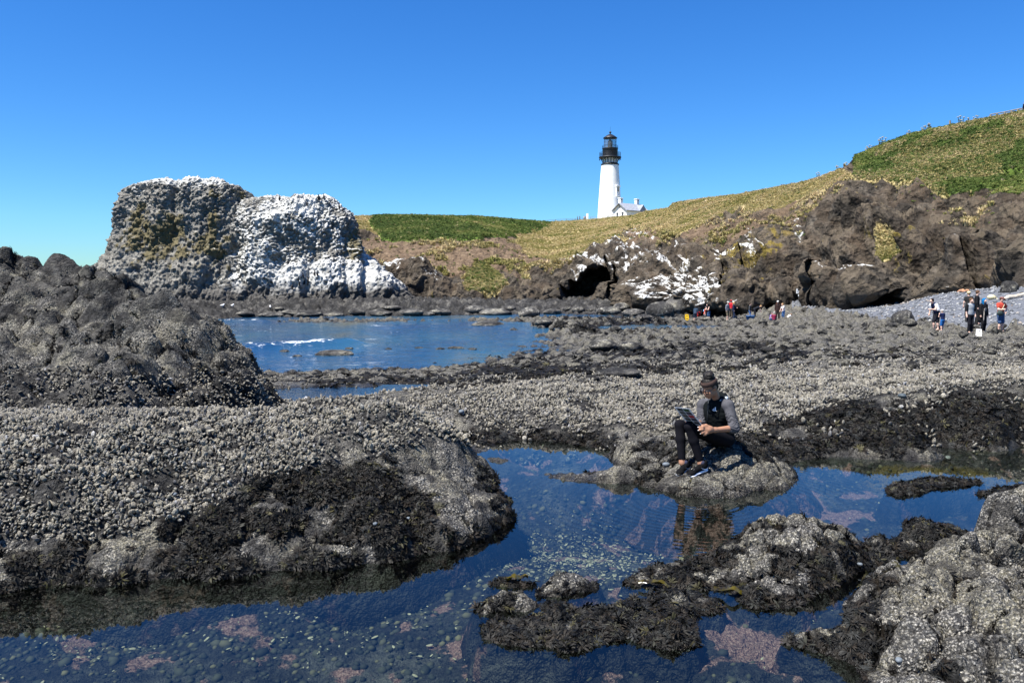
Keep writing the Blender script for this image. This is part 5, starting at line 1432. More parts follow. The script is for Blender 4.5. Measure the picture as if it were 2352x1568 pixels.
    def tube(pts, r, closed=False, seg=6):
        pts = [np.asarray(q, float) for q in pts]; n = len(pts); v = []; f = []
        for i in range(n):
            a = pts[(i - 1) % n] if closed or i > 0 else pts[0]; b = pts[(i + 1) % n] if closed or i < n - 1 else pts[-1]
            t = b - a; t /= np.linalg.norm(t) + 1e-12; ref = np.array([0, 0, 1.0]) if abs(t[2]) < .9 else np.array([1.0, 0, 0])
            x = np.cross(t, ref); x /= np.linalg.norm(x); y = np.cross(t, x)
            rr = r[i] if hasattr(r, '__len__') else r
            for s_ in range(seg):
                an = 6.2832 * s_ / seg; v.append(pts[i] + (x * math.cos(an) + y * math.sin(an)) * rr)
        for i in range(n if closed else n - 1):
            for s_ in range(seg):
                f.append((i * seg + s_, i * seg + (s_ + 1) % seg, ((i + 1) % n) * seg + (s_ + 1) % seg, ((i + 1) % n) * seg + s_))
        return v, f
    v_all, f_all = [], []
    def addt(v, f):
        o_ = len(v_all); v_all.extend(v); f_all.extend([tuple(x + o_ for x in q) for q in f])
    lens_pts = []
    for sg in (-1, 1):
        ring = [H(sg * (.034 + .026 * np.sign(math.cos(a_)) * abs(math.cos(a_)) ** .6), .108 - .010 * abs(math.cos(a_)) , .004 + .019 * np.sign(math.sin(a_)) * abs(math.sin(a_)) ** .6) for a_ in np.linspace(0, 6.2832, 16, endpoint=False)]
        addt(*tube(ring, .0052, True)); lens_pts.append(ring)
        addt(*tube([H(sg * .060, .098, .010), H(sg * .074, .05, .012), H(sg * .077, -.01, .010)], .005))
    addt(*tube([H(-.010, .110, .008), H(.010, .110, .008)], .003))
    go_ = obj('glasses', mesh_np('glasses', v_all, f_all), flat('black_plastic', (0.01, 0.01, 0.012), .25, .5), body)
    for ring in lens_pts:
        lm = bpy.data.meshes.new('lens'); lm.from_pydata([tuple(q) for q in ring], [], [tuple(range(len(ring)))])
        mL = bpy.data.materials.get('lens_glass')
        if mL is None:
            mt = MT('lens_glass', .05, .5); tr = mt.n('ShaderNodeBsdfTransparent'); tr.inputs[0].default_value = (.55, .57, .6, 1); mx = mt.n('ShaderNodeMixShader'); mx.inputs[0].default_value = .15
            mt.color((.05, .05, .06)); mt.l(tr.outputs[0], mx.inputs[1]); mt.l(mt.b.outputs[0], mx.inputs[2]); mt.l(mx.outputs[0], mt.out.inputs[0]); mL = mt.m
        obj('lens', lm, mL, go_)
    # nails
    nm_ = flat('white_nail', (0.85, 0.82, 0.8), .3, .5, .02)
    for t_, r_ in zip(tipsL, rootsL):
        d = t_ - r_; d /= np.linalg.norm(d)
        obj('fingernail', sdf_mesh('fingernail', [('cap', t_ - d * .004 + np.array([0, -.003, .002]), t_ + d * .005 + np.array([0, -.003, .002]), .0055, .005)], .002, .004), nm_, body)
    # trainers
    mb_ = cloth((0.004, 0.0042, 0.005)); mw_ = flat('white_rubber', (0.8, 0.81, 0.84), .5, .3, .04); ml_ = flat('lace', (0.008, 0.008, 0.01), .8, .2)
    mt_ = flat('toe_rubber', (0.012, 0.012, 0.013), .6, .3); so_ = cloth((0.03, 0.033, 0.06))
    for sd, an in (('L', anL), ('R', anR)):
        he, to = shoes[sd]; dr = to - he; L_ = np.linalg.norm(dr); dr /= L_
        sdv = np.cross(dr, Up); sdv /= np.linalg.norm(sdv); upv = np.cross(sdv, dr)
        RS = np.stack([sdv, dr, upv], 1)
        def S(x, y, z): return he + RS @ np.array([x, y, z])
        sh_ = obj('shoe', sdf_mesh('shoe', [('ell', S(0, .045, .042), (.040, .055, .045), RS), ('cap', S(0, .06, .045), S(0, L_ - .06, .022), .042, .030), ('ell', S(0, L_ - .055, .016), (.043, .052, .030), RS), ('cap', S(0, .03, .06), S(0, .035, .085), .038, .040), ('ell', S(0, .045, .115), (.034, .042, .03), RS, 'sub')], .005, .02, cuts=[(S(0, 0, -.010), -upv)]), mb_, body)
        sole = [('ell', S(0, .05, -.005), (.046, .060, .019), RS), ('cap', S(0, .06, -.008), S(0, L_ - .06, -.010), .0, .0), ('ell', S(0, L_ * .5, -.006), (.041, .09, .017), RS), ('ell', S(0, L_ - .062, -.007), (.048, .060, .016), RS)]
        obj('sole', sdf_mesh('sole', [sole[0], sole[2], sole[3]], .004, .02), mw_, sh_)
        obj('outsole', sdf_mesh('outsole', [('ell', S(0, .05, -.021), (.041, .056, .006), RS), ('ell', S(0, L_ - .07, -.021), (.043, .060, .006), RS), ('ell', S(0, L_ * .5, -.021), (.036, .09, .006), RS)], .004, .012), mt_, sh_)
        obj('toe_cap', sdf_mesh('toe_cap', [('ell', S(0, L_ - .020, .004), (.030, .022, .016), RS)], .004, .01), mt_, sh_)
        obj('sock', sdf_mesh('sock', [('cap', S(0, .055, .06), S(0, .06, .078), .034, .033)], .005, .01), so_, sh_)
        v_all.clear(); f_all.clear()
        for q in range(5):
            y_ = .085 + q * .026; z_ = .083 - q * .012
            addt(*tube([S(-.024, y_, z_ - .012), S(0, y_ + .004, z_ + .002), S(.024, y_ - .004, z_ - .012)], .0028))
        addt(*tube([S(0, .075, .095), S(.03, .09, .12), S(.028, .10, .135), S(.004, .092, .125), S(0, .078, .097)], .0026))
        addt(*tube([S(0, .075, .095), S(-.03, .095, .085), S(-.036, .12, .055), S(-.034, .13, .03)], .0026))
        obj('lace', mesh_np('lace', v_all, f_all), ml_, sh_)
        # white swoosh mark on the side facing the viewer
        sgn = 1 if (sdv @ (CAM - he)) > 0 else -1
        pts = [(.015, .030, .004), (.04, .016, .012), (.075, .020, .010), (.11, .036, .006), (.135, .052, .002)]
        sv = []; sf = []
        for (yy, zz, ww) in pts:
            xx = sgn * (.0445 - .02 * max(0, zz - .02)); sv += [S(xx, yy, zz - ww * .5), S(xx * .99, yy, zz + ww * .5)]
        for i in range(len(pts) - 1): sf.append((2 * i, 2 * i + 1, 2 * i + 3, 2 * i + 2))
        obj('side_mark', mesh_np('side_mark', sv, sf, False), mw_, sh_)
        obj('toe_mark', sdf_mesh('toe_mark', [('cap', S(-.012, L_ - .085, .0505), S(.014, L_ - .078, .050), .005, .005)], .002, .004), mw_, sh_)
    # chest mark: three slanted bars over small lettering, zip and cords
    ce = P(1640.5, 941, 9.0)
    # push on to the hoodie surface
    dg = bpy.context.evaluated_depsgraph_get(); dg.update()
    def on_cloth(px_, py_):
        o_ = Vector(CAM); d_ = Vector(ray(px_, py_)).normalized()
        ok, loc, nr, idx_, ob_, mat_ = scene.ray_cast(dg, o_, d_)
        return (np.array(loc), np.array(nr)) if ok else (P(px_, py_, 9.2), -ray(px_, py_))
    mk_ = flat('white_print', (0.82, 0.82, 0.82), .7, .2, .02)
    def patch(name, quad_px, mat, par, lift=.004):
        vs_ = []
        for q in quad_px:
            l_, n_ = on_cloth(*q); vs_.append(l_ + n_ * lift)
        me_ = bpy.data.meshes.new(name); me_.from_pydata([tuple(q) for q in vs_], [], [tuple(range(len(vs_)))]); return obj(name, me_, mat, par)
    for i, (x0, hgt) in enumerate(((1635.2, 2.2), (1638.0, 4.6), (1640.8, 7.2))):
        xb = x0 + 1.0 + i * .35
        patch('logo_bar', [(xb, 941.8 + .3 * i), (xb + 2.0, 942.2 + .3 * i), (xb + 1.7, 942.0 - hgt), (xb - .1, 942.4 - hgt)], mk_, body)
    l_, n_ = on_cloth(1642.5, 943.9)
    cu = bpy.data.curves.new('logo_text', 'FONT'); cu.body = 'adidas'; cu.size = .019; cu.align_x = 'CENTER'; cu.extrude = .0004
    to_ = bpy.data.objects.new('tmp', cu); COL.objects.link(to_); bpy.context.view_layer.update()
    tm = bpy.data.meshes.new_from_object(to_.evaluated_get(bpy.context.evaluated_depsgraph_get())); bpy.data.objects.remove(to_)
    n_ = n_ / np.linalg.norm(n_); xx = np.cross([0, 0, 1.0], n_); xx /= np.linalg.norm(xx); yy = np.cross(n_, xx)
    mat4 = Matrix(((xx[0], yy[0], n_[0], l_[0] + n_[0] * .006), (xx[1], yy[1], n_[1], l_[1] + n_[1] * .006), (xx[2], yy[2], n_[2], l_[2] + n_[2] * .006), (0, 0, 0, 1)))
    tm.transform(mat4); obj('logo_text', tm, mk_, body)
    zp = []
    for q in np.linspace(918, 985, 16): 
        l_, n_ = on_cloth(1626 + 1.5 * math.sin(q * .05), q); zp.append(l_ + n_ * .002)
    zp = [q for i, q in enumerate(zp) if abs(q[1] - np.median([w[1] for w in zp])) < .15]
    obj('zip', mesh_np('zip', *tube(zp, .004)), flat('zip_metal', (0.03, 0.035, 0.04), .4, .5), body)
    cd = []
    for q in np.linspace(925, 953, 7): 
        l_, n_ = on_cloth(1635.5, q); cd.append(l_ + n_ * .004)
    obj('drawcord', mesh_np('drawcord', *tube(cd, .0035)), ml_, body)
    # card
    A_c, B_c, D_c = P(1548.3, 934.4, 9.0), P(1583.0, 938, 8.87), P(1580, 973, 9.10)
    w = B_c - A_c; hgt = D_c - A_c; n_ = np.cross(hgt, w); n_ /= np.linalg.norm(n_)
    if n_ @ (CAM - A_c) < 0: n_ = -n_
    def slab(name, u0, u1, v0, v1, z0, z1, mat, par):
        c_ = [A_c + w * u + hgt * v for (u, v) in ((u0, v0), (u1, v0), (u1, v1), (u0, v1))]
        vv = [q + n_ * z0 for q in c_] + [q + n_ * z1 for q in c_]
        me_ = bpy.data.meshes.new(name); me_.from_pydata([tuple(q) for q in vv], [], [(0, 3, 2, 1), (4, 5, 6, 7), (0, 1, 5, 4), (1, 2, 6, 5), (2, 3, 7, 6), (3, 0, 4, 7)])
        return obj(name, me_, mat, par)
    card = slab('picture_card', 0, 1, 0, 1, -.0012, 0, flat('laminate', (0.62, 0.65, 0.72), .25, .5, .03), None)
    tag(card, 'laminated white card printed with ten dark photographs, held by the reading girl', 'card')
    cols = [(.035, .04, .045), (.03, .07, .03), (.05, .055, .06), (.035, .03, .05), (.06, .055, .05), (.30, .015, .02), (.05, .05, .045), (.02, .025, .045), (.05, .06, .03), (.02, .02, .025)]
    for i, c_ in enumerate(cols):
        cx_, ry_ = i % 2, i // 2
        slab('photo', .10 + .42 * cx_, .48 + .42 * cx_, .05 + .185 * ry_, .21 + .185 * ry_, .0004, .0010, flat('photo_%d' % i, c_, .3, .5, .5, 60), card)
    return body, tube
girl, tube = build_girl()
print('girl', round(time.time() - T0, 1))
# ---- lathe and box helpers
def lathe_mesh(name, prof, seg=48, cap=True):
    v = []; f = []
    for (r, z) in prof:
        for s_ in range(seg):
            a = 6.283185 * s_ / seg; v.append((r * math.cos(a), r * math.sin(a), z))
    for i in range(len(prof) - 1):
        for s_ in range(seg): f.append((i * seg + s_, i * seg + (s_ + 1) % seg, (i + 1) * seg + (s_ + 1) % seg, (i + 1) * seg + s_))
    me = bpy.data.meshes.new(name); me.from_pydata(v, [], f); return me
def box_mesh(name, x0, x1, y0, y1, z0, z1, bev=0.0):
    bm = bmesh.new()
    vs_ = [bm.verts.new(c) for c in ((x0, y0, z0), (x1, y0, z0), (x1, y1, z0), (x0, y1, z0), (x0, y0, z1), (x1, y0, z1), (x1, y1, z1), (x0, y1, z1))]
    for q in ((0, 3, 2, 1), (4, 5, 6, 7), (0, 1, 5, 4), (1, 2, 6, 5), (2, 3, 7, 6), (3, 0, 4, 7)): bm.faces.new([vs_[i] for i in q])
    if bev: bmesh.ops.bevel(bm, geom=bm.edges[:], offset=bev, segments=1, affect='EDGES')
    me = bpy.data.meshes.new(name); bm.to_mesh(me); bm.free(); return me
def empty(name, loc, rz=0.0):
    o = bpy.data.objects.new(name, None); COL.objects.link(o); o.location = loc; o.rotation_euler = (0, 0, rz); o.empty_display_size = .2; return o
def smooth(me): me.polygons.foreach_set('use_smooth', np.ones(len(me.polygons), bool)); return me
def tmesh(name, pts, r, closed=False, seg=6): return mesh_np(name, *tube(pts, r, closed, seg))

# ---- lighthouse
WHT = MT('white_masonry', .85, .2)
WHT.color(WHT.mix(WHT.ramp(WHT.noise(.9, 5), [(0.4, 0.0), (0.75, .3)]), (0.80, 0.80, 0.78), (0.68, 0.66, 0.60)))
WHT.normal(WHT.bump(WHT.noise(3, 4), .15, .05)); WHT = WHT.m
BLK = flat('black_iron', (0.012, 0.014, 0.020), .5, .4, .3, 4)
lz = P(1400, 500, 280)[2]
lh = empty('lighthouse', tuple(P(1400, 500, 280)))
lh.location.z = lz - 1.2
tag(lh, 'tall tapering white lighthouse with black lantern and gallery on the headland', 'lighthouse')
B0 = 1.2
tw = [(4.02, -1.0), (4.02, B0), (3.83, B0 + 4), (3.62, B0 + 8), (3.42, B0 + 12), (3.20, B0 + 15.5), (3.0, B0 + 17.2), (2.86, B0 + 17.4)]
K = .14737                                           # metres per row pixel at the tower
def hz(cy_): return B0 + (1425 - cy_) * .14277 * K
obj('tower', smooth(lathe_mesh('tower', [(4.02, -2.5), (4.0, hz(1425)), (3.82, hz(1250)), (3.62, hz(1100)), (3.4, hz(950)), (3.2, hz(800)), (3.0, hz(680)), (2.86, hz(600))], 64)), WHT, lh)
obj('cornice', smooth(lathe_mesh('cornice', [(2.80, hz(604)), (3.02, hz(600)), (3.0, hz(582)), (2.62, hz(574)), (2.4, hz(574))])), BLK, lh)
svc = obj('service_room', smooth(lathe_mesh('service_room', [(2.42, hz(578)), (2.42, hz(486))], 48)), BLK, lh)
for i in range(16):
    a = 6.2832 * i / 16 + .2
    if i % 1 == 0:
        o = obj('white_panel', box_mesh('white_panel', 2.40, 2.50, -.36, .36, hz(566), hz(496), .02), flat('panel_paint', (0.5, 0.52, 0.55), .6, .3), svc); o.rotation_euler = (0, 0, a)
for i in range(16):
    a = 6.2832 * (i + .5) / 16 + .2
    bp = [(2.45, 0, hz(570)), (2.6, 0, hz(540)), (2.9, 0, hz(512)), (3.4, 0, hz(497)), (3.55, 0, hz(494))]
    o = obj('bracket', tmesh('bracket', bp, [.12, .11, .10, .09, .08]), BLK, lh); o.rotation_euler = (0, 0, a)
    o2 = obj('pendant', sdf_mesh('pendant', [('ell', (3.55, 0, hz(512)), (.13, .13, .22))], .06, .05) if i == 0 else bpy.data.meshes['pendant'], BLK, lh); o2.rotation_euler = (0, 0, a)
obj('gallery_deck', smooth(lathe_mesh('gallery_deck', [(2.3, hz(492)), (3.62, hz(492)), (3.72, hz(486)), (3.72, hz(472)), (3.6, hz(468)), (2.3, hz(468))])), BLK, lh)
def ring(name, r, z, t, par, seg=48):
    pts = [(r * math.cos(6.2832 * i / seg), r * math.sin(6.2832 * i / seg), z) for i in range(seg)]
    return obj(name, tmesh(name, pts, t, True), BLK, par)
gr_ = empty('gallery_railing', (0, 0, 0)); gr_.parent = lh
for z_ in (405, 425, 447): ring('rail', 3.5, hz(z_), .045, gr_)
bm_ = tmesh('baluster', [(3.5, 0, hz(470)), (3.5, 0, hz(402))], .05)
for i in range(24):
    o = obj('baluster', bm_, BLK, gr_); o.rotation_euler = (0, 0, 6.2832 * i / 24)
obj('watch_room', smooth(lathe_mesh('watch_room', [(2.56, hz(468)), (2.56, hz(350)), (2.66, hz(344)), (2.70, hz(336)), (2.0, hz(334))])), BLK, lh)
gr2 = empty('lantern_railing', (0, 0, 0)); gr2.parent = lh
for z_ in (296, 315): ring('rail', 2.6, hz(z_), .035, gr2)
bm2 = tmesh('baluster', [(2.6, 0, hz(336)), (2.6, 0, hz(294))], .035)
for i in range(16):
    o = obj('baluster', bm2, BLK, gr2); o.rotation_euler = (0, 0, 6.2832 * i / 16)
lan = empty('lantern', (0, 0, 0)); lan.parent = lh
gm = MT('lantern_glass', .03, .5); tr = gm.n('ShaderNodeBsdfTransparent'); tr.inputs[0].default_value = (.86, .92, .93, 1); mx = gm.n('ShaderNodeMixShader'); mx.inputs[0].default_value = .14
gm.color((.5, .55, .58)); gm.l(tr.outputs[0], mx.inputs[1]); gm.l(gm.b.outputs[0], mx.inputs[2]); gm.l(mx.outputs[0], gm.out.inputs[0])
NP = 12
for i in range(NP):
    a0, a1 = 6.2832 * i / NP, 6.2832 * (i + 1) / NP
    for j, (za, zb_) in enumerate(((334, 285), (285, 236), (236, 182))):
        me = bpy.data.meshes.new('pane'); me.from_pydata([(2.0 * math.cos(a), 2.0 * math.sin(a), hz(z_)) for a, z_ in ((a0, za), (a1, za), (a1, zb_), (a0, zb_))], [], [(0, 1, 2, 3)])
        obj('pane', me, gm.m, lan)
    o = obj('mullion', tmesh('mullion', [(2.02 * math.cos(a0), 2.02 * math.sin(a0), hz(336)), (2.02 * math.cos(a0), 2.02 * math.sin(a0), hz(180))], .05), BLK, lan)
for z_ in (285, 236): ring('glazing_bar', 2.02, hz(z_), .035, lan, 12)
obj('lens', smooth(lathe_mesh('lens', [(.3, hz(334)), (.75, hz(325)), (.85, hz(300)), (.9, hz(270)), (.85, hz(240)), (.6, hz(215)), (.2, hz(200))], 24)), flat('lens_glass_green', (0.10, 0.16, 0.15), .15, .6, .3, 3), lan)
o = obj('lamp', sdf_mesh('lamp', [('ell', (0, -.92, hz(270)), (.35, .12, .16))], .06, .05), flat('lamp_red', (0.5, 0.12, 0.06), .4, .4), lan)
rf = obj('roof', smooth(lathe_mesh('roof', [(2.0, hz(178)), (2.34, hz(183)), (2.36, hz(174)), (1.75, hz(152)), (1.0, hz(130)), (.45, hz(117)), (.16, hz(112)), (.14, hz(104)), (.36, hz(96)), (.40, hz(86)), (.30, hz(77)), (.06, hz(71)), (.03, hz(68)), (.025, hz(0))], 32)), BLK, lh)
wdw = empty('window', (0, 0, 0), math.radians(-49)); wdw.parent = lh
zc_ = hz(1020)
sl_ = .02
def wbox(nm, y0, y1, z0, z1, x0, x1, mt_, par): return obj(nm, box_mesh(nm, x0, x1, y0, y1, z0, z1, .03), mt_, par)
rw = 3.47
for (nm, y0, y1, z0, z1, x1) in (('jamb', -.75, -.42, zc_ - 1.4, zc_ + 1.4, .32), ('jamb', .42, .75, zc_ - 1.4, zc_ + 1.4, .32), ('lintel', -.95, .95, zc_ + 1.4, zc_ + 1.85, .5), ('sill', -.95, .95, zc_ - 1.75, zc_ - 1.4, .5)):
    wbox(nm, y0, y1, z0, z1, rw - .4, rw + x1, WHT, wdw)
wbox('pane', -.42, .42, zc_ - 1.4, zc_ + 1.4, rw - .1, rw + .03, flat('dark_glass', (0.05, 0.05, 0.05), .2, .5), wdw)
# ---- keeper's workroom beside the tower
SL = flat('slate_roof', (0.24, 0.26, 0.30), .8, .3, .25, 2.0)
hs = empty('lighthouse_annex', tuple(P(1424, 499, 274)), math.radians(38)); hs.location.z -= 1.0
tag(hs, 'small white annex with grey gabled roof and two chimneys beside the lighthouse', 'building')
W2, LN, EH, RH_ = 3.0, 9.5, 3.35, 5.45
# local: gable end at y=0 facing -y, ridge along +x ... long axis local x
me = bpy.data.meshes.new('wall'); 
me.from_pydata([(0, -W2, -2), (0, W2, -2), (0, W2, EH), (0, 0, RH_), (0, -W2, EH), (LN, -W2, -2), (LN, W2, -2), (LN, W2, EH), (LN, 0, RH_), (LN, -W2, EH)], [], [(0, 4, 3, 2, 1), (5, 6, 7, 8, 9), (0, 5, 9, 4), (1, 2, 7, 6)])
obj('wall', me, WHT, hs)
def roof_slab(y0, z0, y1, z1, t=.22):
    me = bpy.data.meshes.new('roof_slope'); x0, x1 = -.7, LN + .7
    me.from_pydata([(x0, y0, z0), (x1, y0, z0), (x1, y1, z1), (x0, y1, z1), (x0, y0, z0 + t), (x1, y0, z0 + t), (x1, y1, z1 + t), (x0, y1, z1 + t)], [], [(0, 1, 2, 3), (4, 7, 6, 5), (0, 4, 5, 1), (1, 5, 6, 2), (2, 6, 7, 3), (3, 7, 4, 0)])
    return obj('roof_slope', me, SL, hs)
dz_ = (RH_ - EH) / W2
roof_slab(-W2 - .7, EH - .7 * dz_ + .02, 0, RH_ + .02); roof_slab(W2 + .7, EH - .7 * dz_ + .02, 0, RH_ + .02)
# cross gable facing the path
me = bpy.data.meshes.new('cross_gable'); gx0, gx1 = LN - 4.4, LN - .4
me.from_pydata([(gx0, -W2 - .75, EH - .55), (gx1, -W2 - .75, EH - .55), ((gx0 + gx1) / 2, -W2 - .75, RH_ - .25), (gx0, -.6, RH_ - .5), (gx1, -.6, RH_ - .5), ((gx0 + gx1) / 2, 0, RH_ - .15)], [], [(0, 2, 5, 3), (1, 4, 5, 2), (0, 1, 2)])
cg = obj('cross_gable', me, SL, hs)
for (cx_, cy_) in ((1.4, 1.2), (LN - 1.2, .4)):
    ch = obj('chimney', box_mesh('chimney', cx_ - .55, cx_ + .55, cy_ - .55, cy_ + .55, RH_ - 1.5, RH_ + 1.75, .03), WHT, hs)
    obj('cap', box_mesh('cap', cx_ - .72, cx_ + .72, cy_ - .72, cy_ + .72, RH_ + 1.75, RH_ + 2.0, .03), WHT, ch)
    obj('band', box_mesh('band', cx_ - .63, cx_ + .63, cy_ - .63, cy_ + .63, RH_ + .95, RH_ + 1.12, .02), WHT, ch)
    for sy in (-.57,):
        obj('flue_opening', box_mesh('flue_opening', cx_ - .18, cx_ + .18, cy_ - .58, cy_ - .53, RH_ + 1.2, RH_ + 1.6), BLK, ch)
for yy_ in (-1.55, .85):
    wv = obj('window', box_mesh('window', -.06, .05, yy_, yy_ + .75, .55, 2.35, .03), flat('dark_glass2', (0.04, 0.045, 0.05), .2, .5), hs)
    obj('hood_mould', box_mesh('hood_mould', -.14, .0, yy_ - .12, yy_ + .87, 2.35, 2.55, .03), BLK, wv)
    obj('sash_bar', box_mesh('sash_bar', -.09, .0, yy_, yy_ + .75, 1.42, 1.5), WHT, wv)
obj('gable_brace', box_mesh('gable_brace', -.45, -.35, -.12, .12, RH_ - 1.5, RH_ - .1), BLK, hs)

# ---- path furniture on the headland
def sky_at(pxx, dep_=None):
    i = int(np.argmin(np.abs(gx - pxx))); j = int(np.argmin(np.abs(tv - 1.0))); return hp2[j, i].copy()
gp = sky_at(1348); gp[2] -= .4
pil = obj('white_pillar', box_mesh('white_pillar', -.36, .36, -.3, .3, 0, 2.7, .04), flat('white_paint', (0.8, 0.8, 0.78), .6, .3, .05), None, tuple(gp))
tag(pil, 'plain white pillar standing beside the headland path', 'pillar')
def fence(name, pxs_, label, hgt=1.1, lift=.0, mat=None, rails=(1.0, .55), dz=0.0, r=.05):
    p0 = sky_at(pxs_[0]); e = empty(name, tuple(p0)); tag(e, label, 'fence'); pts = []
    for q in pxs_:
        p_ = sky_at(q); p_[2] += lift; pts.append(p_ - p0)
        o = obj('post', tmesh('post', [(0, 0, -.6), (0, 0, hgt)], r * 1.3), mat, e, tuple(p_ - p0))
    for h_ in rails:
        obj('rail', tmesh('rail', [q + np.array([0, 0, hgt * h_]) for q in pts], r * .8), mat, e)
    return e
STL = flat('weathered_rail', (0.22, 0.22, 0.22), .7, .3)
fence('railing', [1252, 1275, 1300, 1322, 1340], 'thin grey railing along the headland path left of the white pillar', .9, mat=STL, r=.07)
fence('railing', [1356, 1376, 1396, 1416, 1434, 1450], 'thin railing curving past the lighthouse base', 1.1, mat=STL, r=.07)
WOOD = flat('grey_timber', (0.20, 0.175, 0.15), .85, .2, .3, 6)
fence('timber_fence', [2274, 2290, 2306, 2322, 2338, 2356, 2380], 'weathered timber rail fence along the top of the grassy hill', .95, mat=WOOD, r=.09)
fp = sky_at(2180); o = obj('trail_post', tmesh('trail_post', [(0, 0, -.5), (0, 0, .7), (0, 0, 1.25)], [.14, .14, .12]), WOOD, None, tuple(fp)); tag(o, 'short weathered post alone on the grassy ridge', 'post')

# ---- flowering plants against the sky
UM = flat('umbel_head', (0.55, 0.52, 0.42), .8, .2, .2); SG = flat('plant_stem', (0.05, 0.08, 0.02), .8, .2)
def umbel_plant():
    e = empty('flowering_plant', (0, 0, 0)); rg2 = random.Random(5)
    for i in range(6):
        an = rg2.random() * 6.28; h_ = rg2.uniform(.8, 1.5); x_, y_ = .45 * math.cos(an) * rg2.random(), .45 * math.sin(an) * rg2.random()
        obj('stem', tmesh('stem', [(x_ * .3, y_ * .3, -.3), (x_, y_, h_)], .035, seg=5), SG, e)
        obj('flower_head', smooth(lathe_mesh('flower_head', [(.02, -.02), (.16, .02), (.19, .06), (.02, .10)], 9)), UM, e, (x_, y_, h_))
    obj('leaf_clump', TG[0], None, e, (0, 0, 0), None, (.6, .6, .6))
    return e
up0 = umbel_plant()
def dup(o, loc, rz=0.0, sc_=1.0):
    c = o.copy(); COL.objects.link(c); c.location = loc; c.rotation_euler = (0, 0, rz); c.scale = (sc_,) * 3
    for ch in o.children:
        d = ch.copy(); COL.objects.link(d); d.parent = c
        for g_ in ch.children:
            e_ = g_.copy(); COL.objects.link(e_); e_.parent = d
    return c
for i, q in enumerate((1942, 1987, 1994, 2021, 2028, 2086, 2118, 2130, 2136, 2205, 2222, 2240, 1880, 1925)):
    loc = sky_at(q)
    o = up0 if i == 0 else dup(up0, loc, i * 1.3, .75 + .07 * (i % 5))
    o.location = loc
    tag(o, 'tall flowering stalks standing against the sky on the grassy ridge', 'wildflower', 'flower stalks along the ridge')

# ---- boulders
mbd = shore_material('boulder_rock', 12.0)
def boulder_mesh(seed, sub=3, flat_=.62, rough=.3):
    bm = bmesh.new(); bmesh.ops.create_icosphere(bm, subdivisions=sub, radius=.5)
    co = np.array([v.co[:] for v in bm.verts]); d = 1 + rough * fbm3(co * 2.2 + seed * 3.3, 5, seed); f1_, f2_, ci_ = voro3(co * 3 + seed, seed + 3)
    co = co * (d + .16 * (ci_ - .5))[:, None] * np.array([1, .85, flat_])
    for v, c in zip(bm.verts, co): v.co = c
    me = bpy.data.meshes.new('boulder'); bm.to_mesh(me); bm.free(); smooth(me)
    nz_ = fbm3(co * 4, 3, seed + 8)
    attr_rgba(me, 'mask', np.stack([.45 + .6 * nz_, np.clip(.2 + nz_ - co[:, 2] * .8, 0, 1), nz_ * 0, nz_ * 0], -1)); me.materials.append(mbd); return me
BMS = [boulder_mesh(s_) for s_ in range(61, 67)]
def boulder(px_, py_, w_px, h_px, label, seed, group=None, dep=None, cat='boulder', mat=None, sink=.25, name='boulder'):
    """a boulder whose foot shows at a pixel of the reef or beach"""
    d = ray(px_, py_); t_ = None
    for Y_ in np.exp(np.linspace(math.log(9.0), math.log(118), 900)):
        q = CAM + d * (Y_ / d[1])
        if q[2] <= reef_z(q[0], q[1]): t_ = Y_; break
    if dep is not None: t_ = dep
    if t_ is None: return None
    q = CAM + d * (t_ / d[1]); q[2] = max(reef_z(q[0], q[1]), -9)
    ww = w_px / F * t_; hh = h_px / F * t_
    o = obj(name, BMS[seed % 6], None, None, (q[0], q[1] + ww * .3, q[2] + hh * (.5 - sink)), (0, 0, seed * 1.7), (ww, ww * .9, hh / .62 * 1.15))
    tag(o, label, cat, group); return o
boulder(2082, 745, 56, 36, 'large grey boulder resting where the cobble beach meets the reef', 1)
boulder(2096, 752, 38, 20, 'dark wet boulder tucked against the large grey beach boulder', 2)
boulder(2287, 767, 15, 20, 'olive egg shaped boulder beside the man in the red shirt', 3)
boulder(2310, 755, 12, 9, 'small dark stone between the olive boulder and the beach', 4)
boulder(2324, 672, 40, 32, 'dark mushroom shaped boulder under the cliff on the cobble beach', 5, dep=57)
boulder(2055, 752, 34, 12, 'flat grey slab lying on the lower edge of the cobbles', 0)
boulder(545, 757, 86, 28, 'rounded dark boulder in the sea off the tall outcrop', 1, dep=68)
for o in (bpy.data.objects[-1:] if False else []): pass
for i, q in enumerate([(765,816,90,16),(650,808,36,6),(680,820,30,6),(800,802,20,6),(890,803,18,5),(1010,803,30,6),(1045,801,40,7),(1085,803,26,5),(1140,838,60,6),(1060,842,50,5),(1180,758,26,7),(1120,746,110,12),(960,800,22,4),(1200,797,30,4)]):
    Yq = 4.3 * F / (q[1] - 640); pq = P(q[0], q[1], Yq)
    o = obj('sea_rock', BMS[i % 6], None, None, (pq[0], pq[1] + .3, SEA - .02), (0, 0, i * 2.1), (q[2] / F * Yq, max(.6, q[2] / F * Yq * .7), q[3] / F * Yq * 2.6))
    tag(o, 'low weedy rock breaking the surface of the sea inlet', 'rock', 'low rocks awash in the inlet')
brng = random.Random(9)
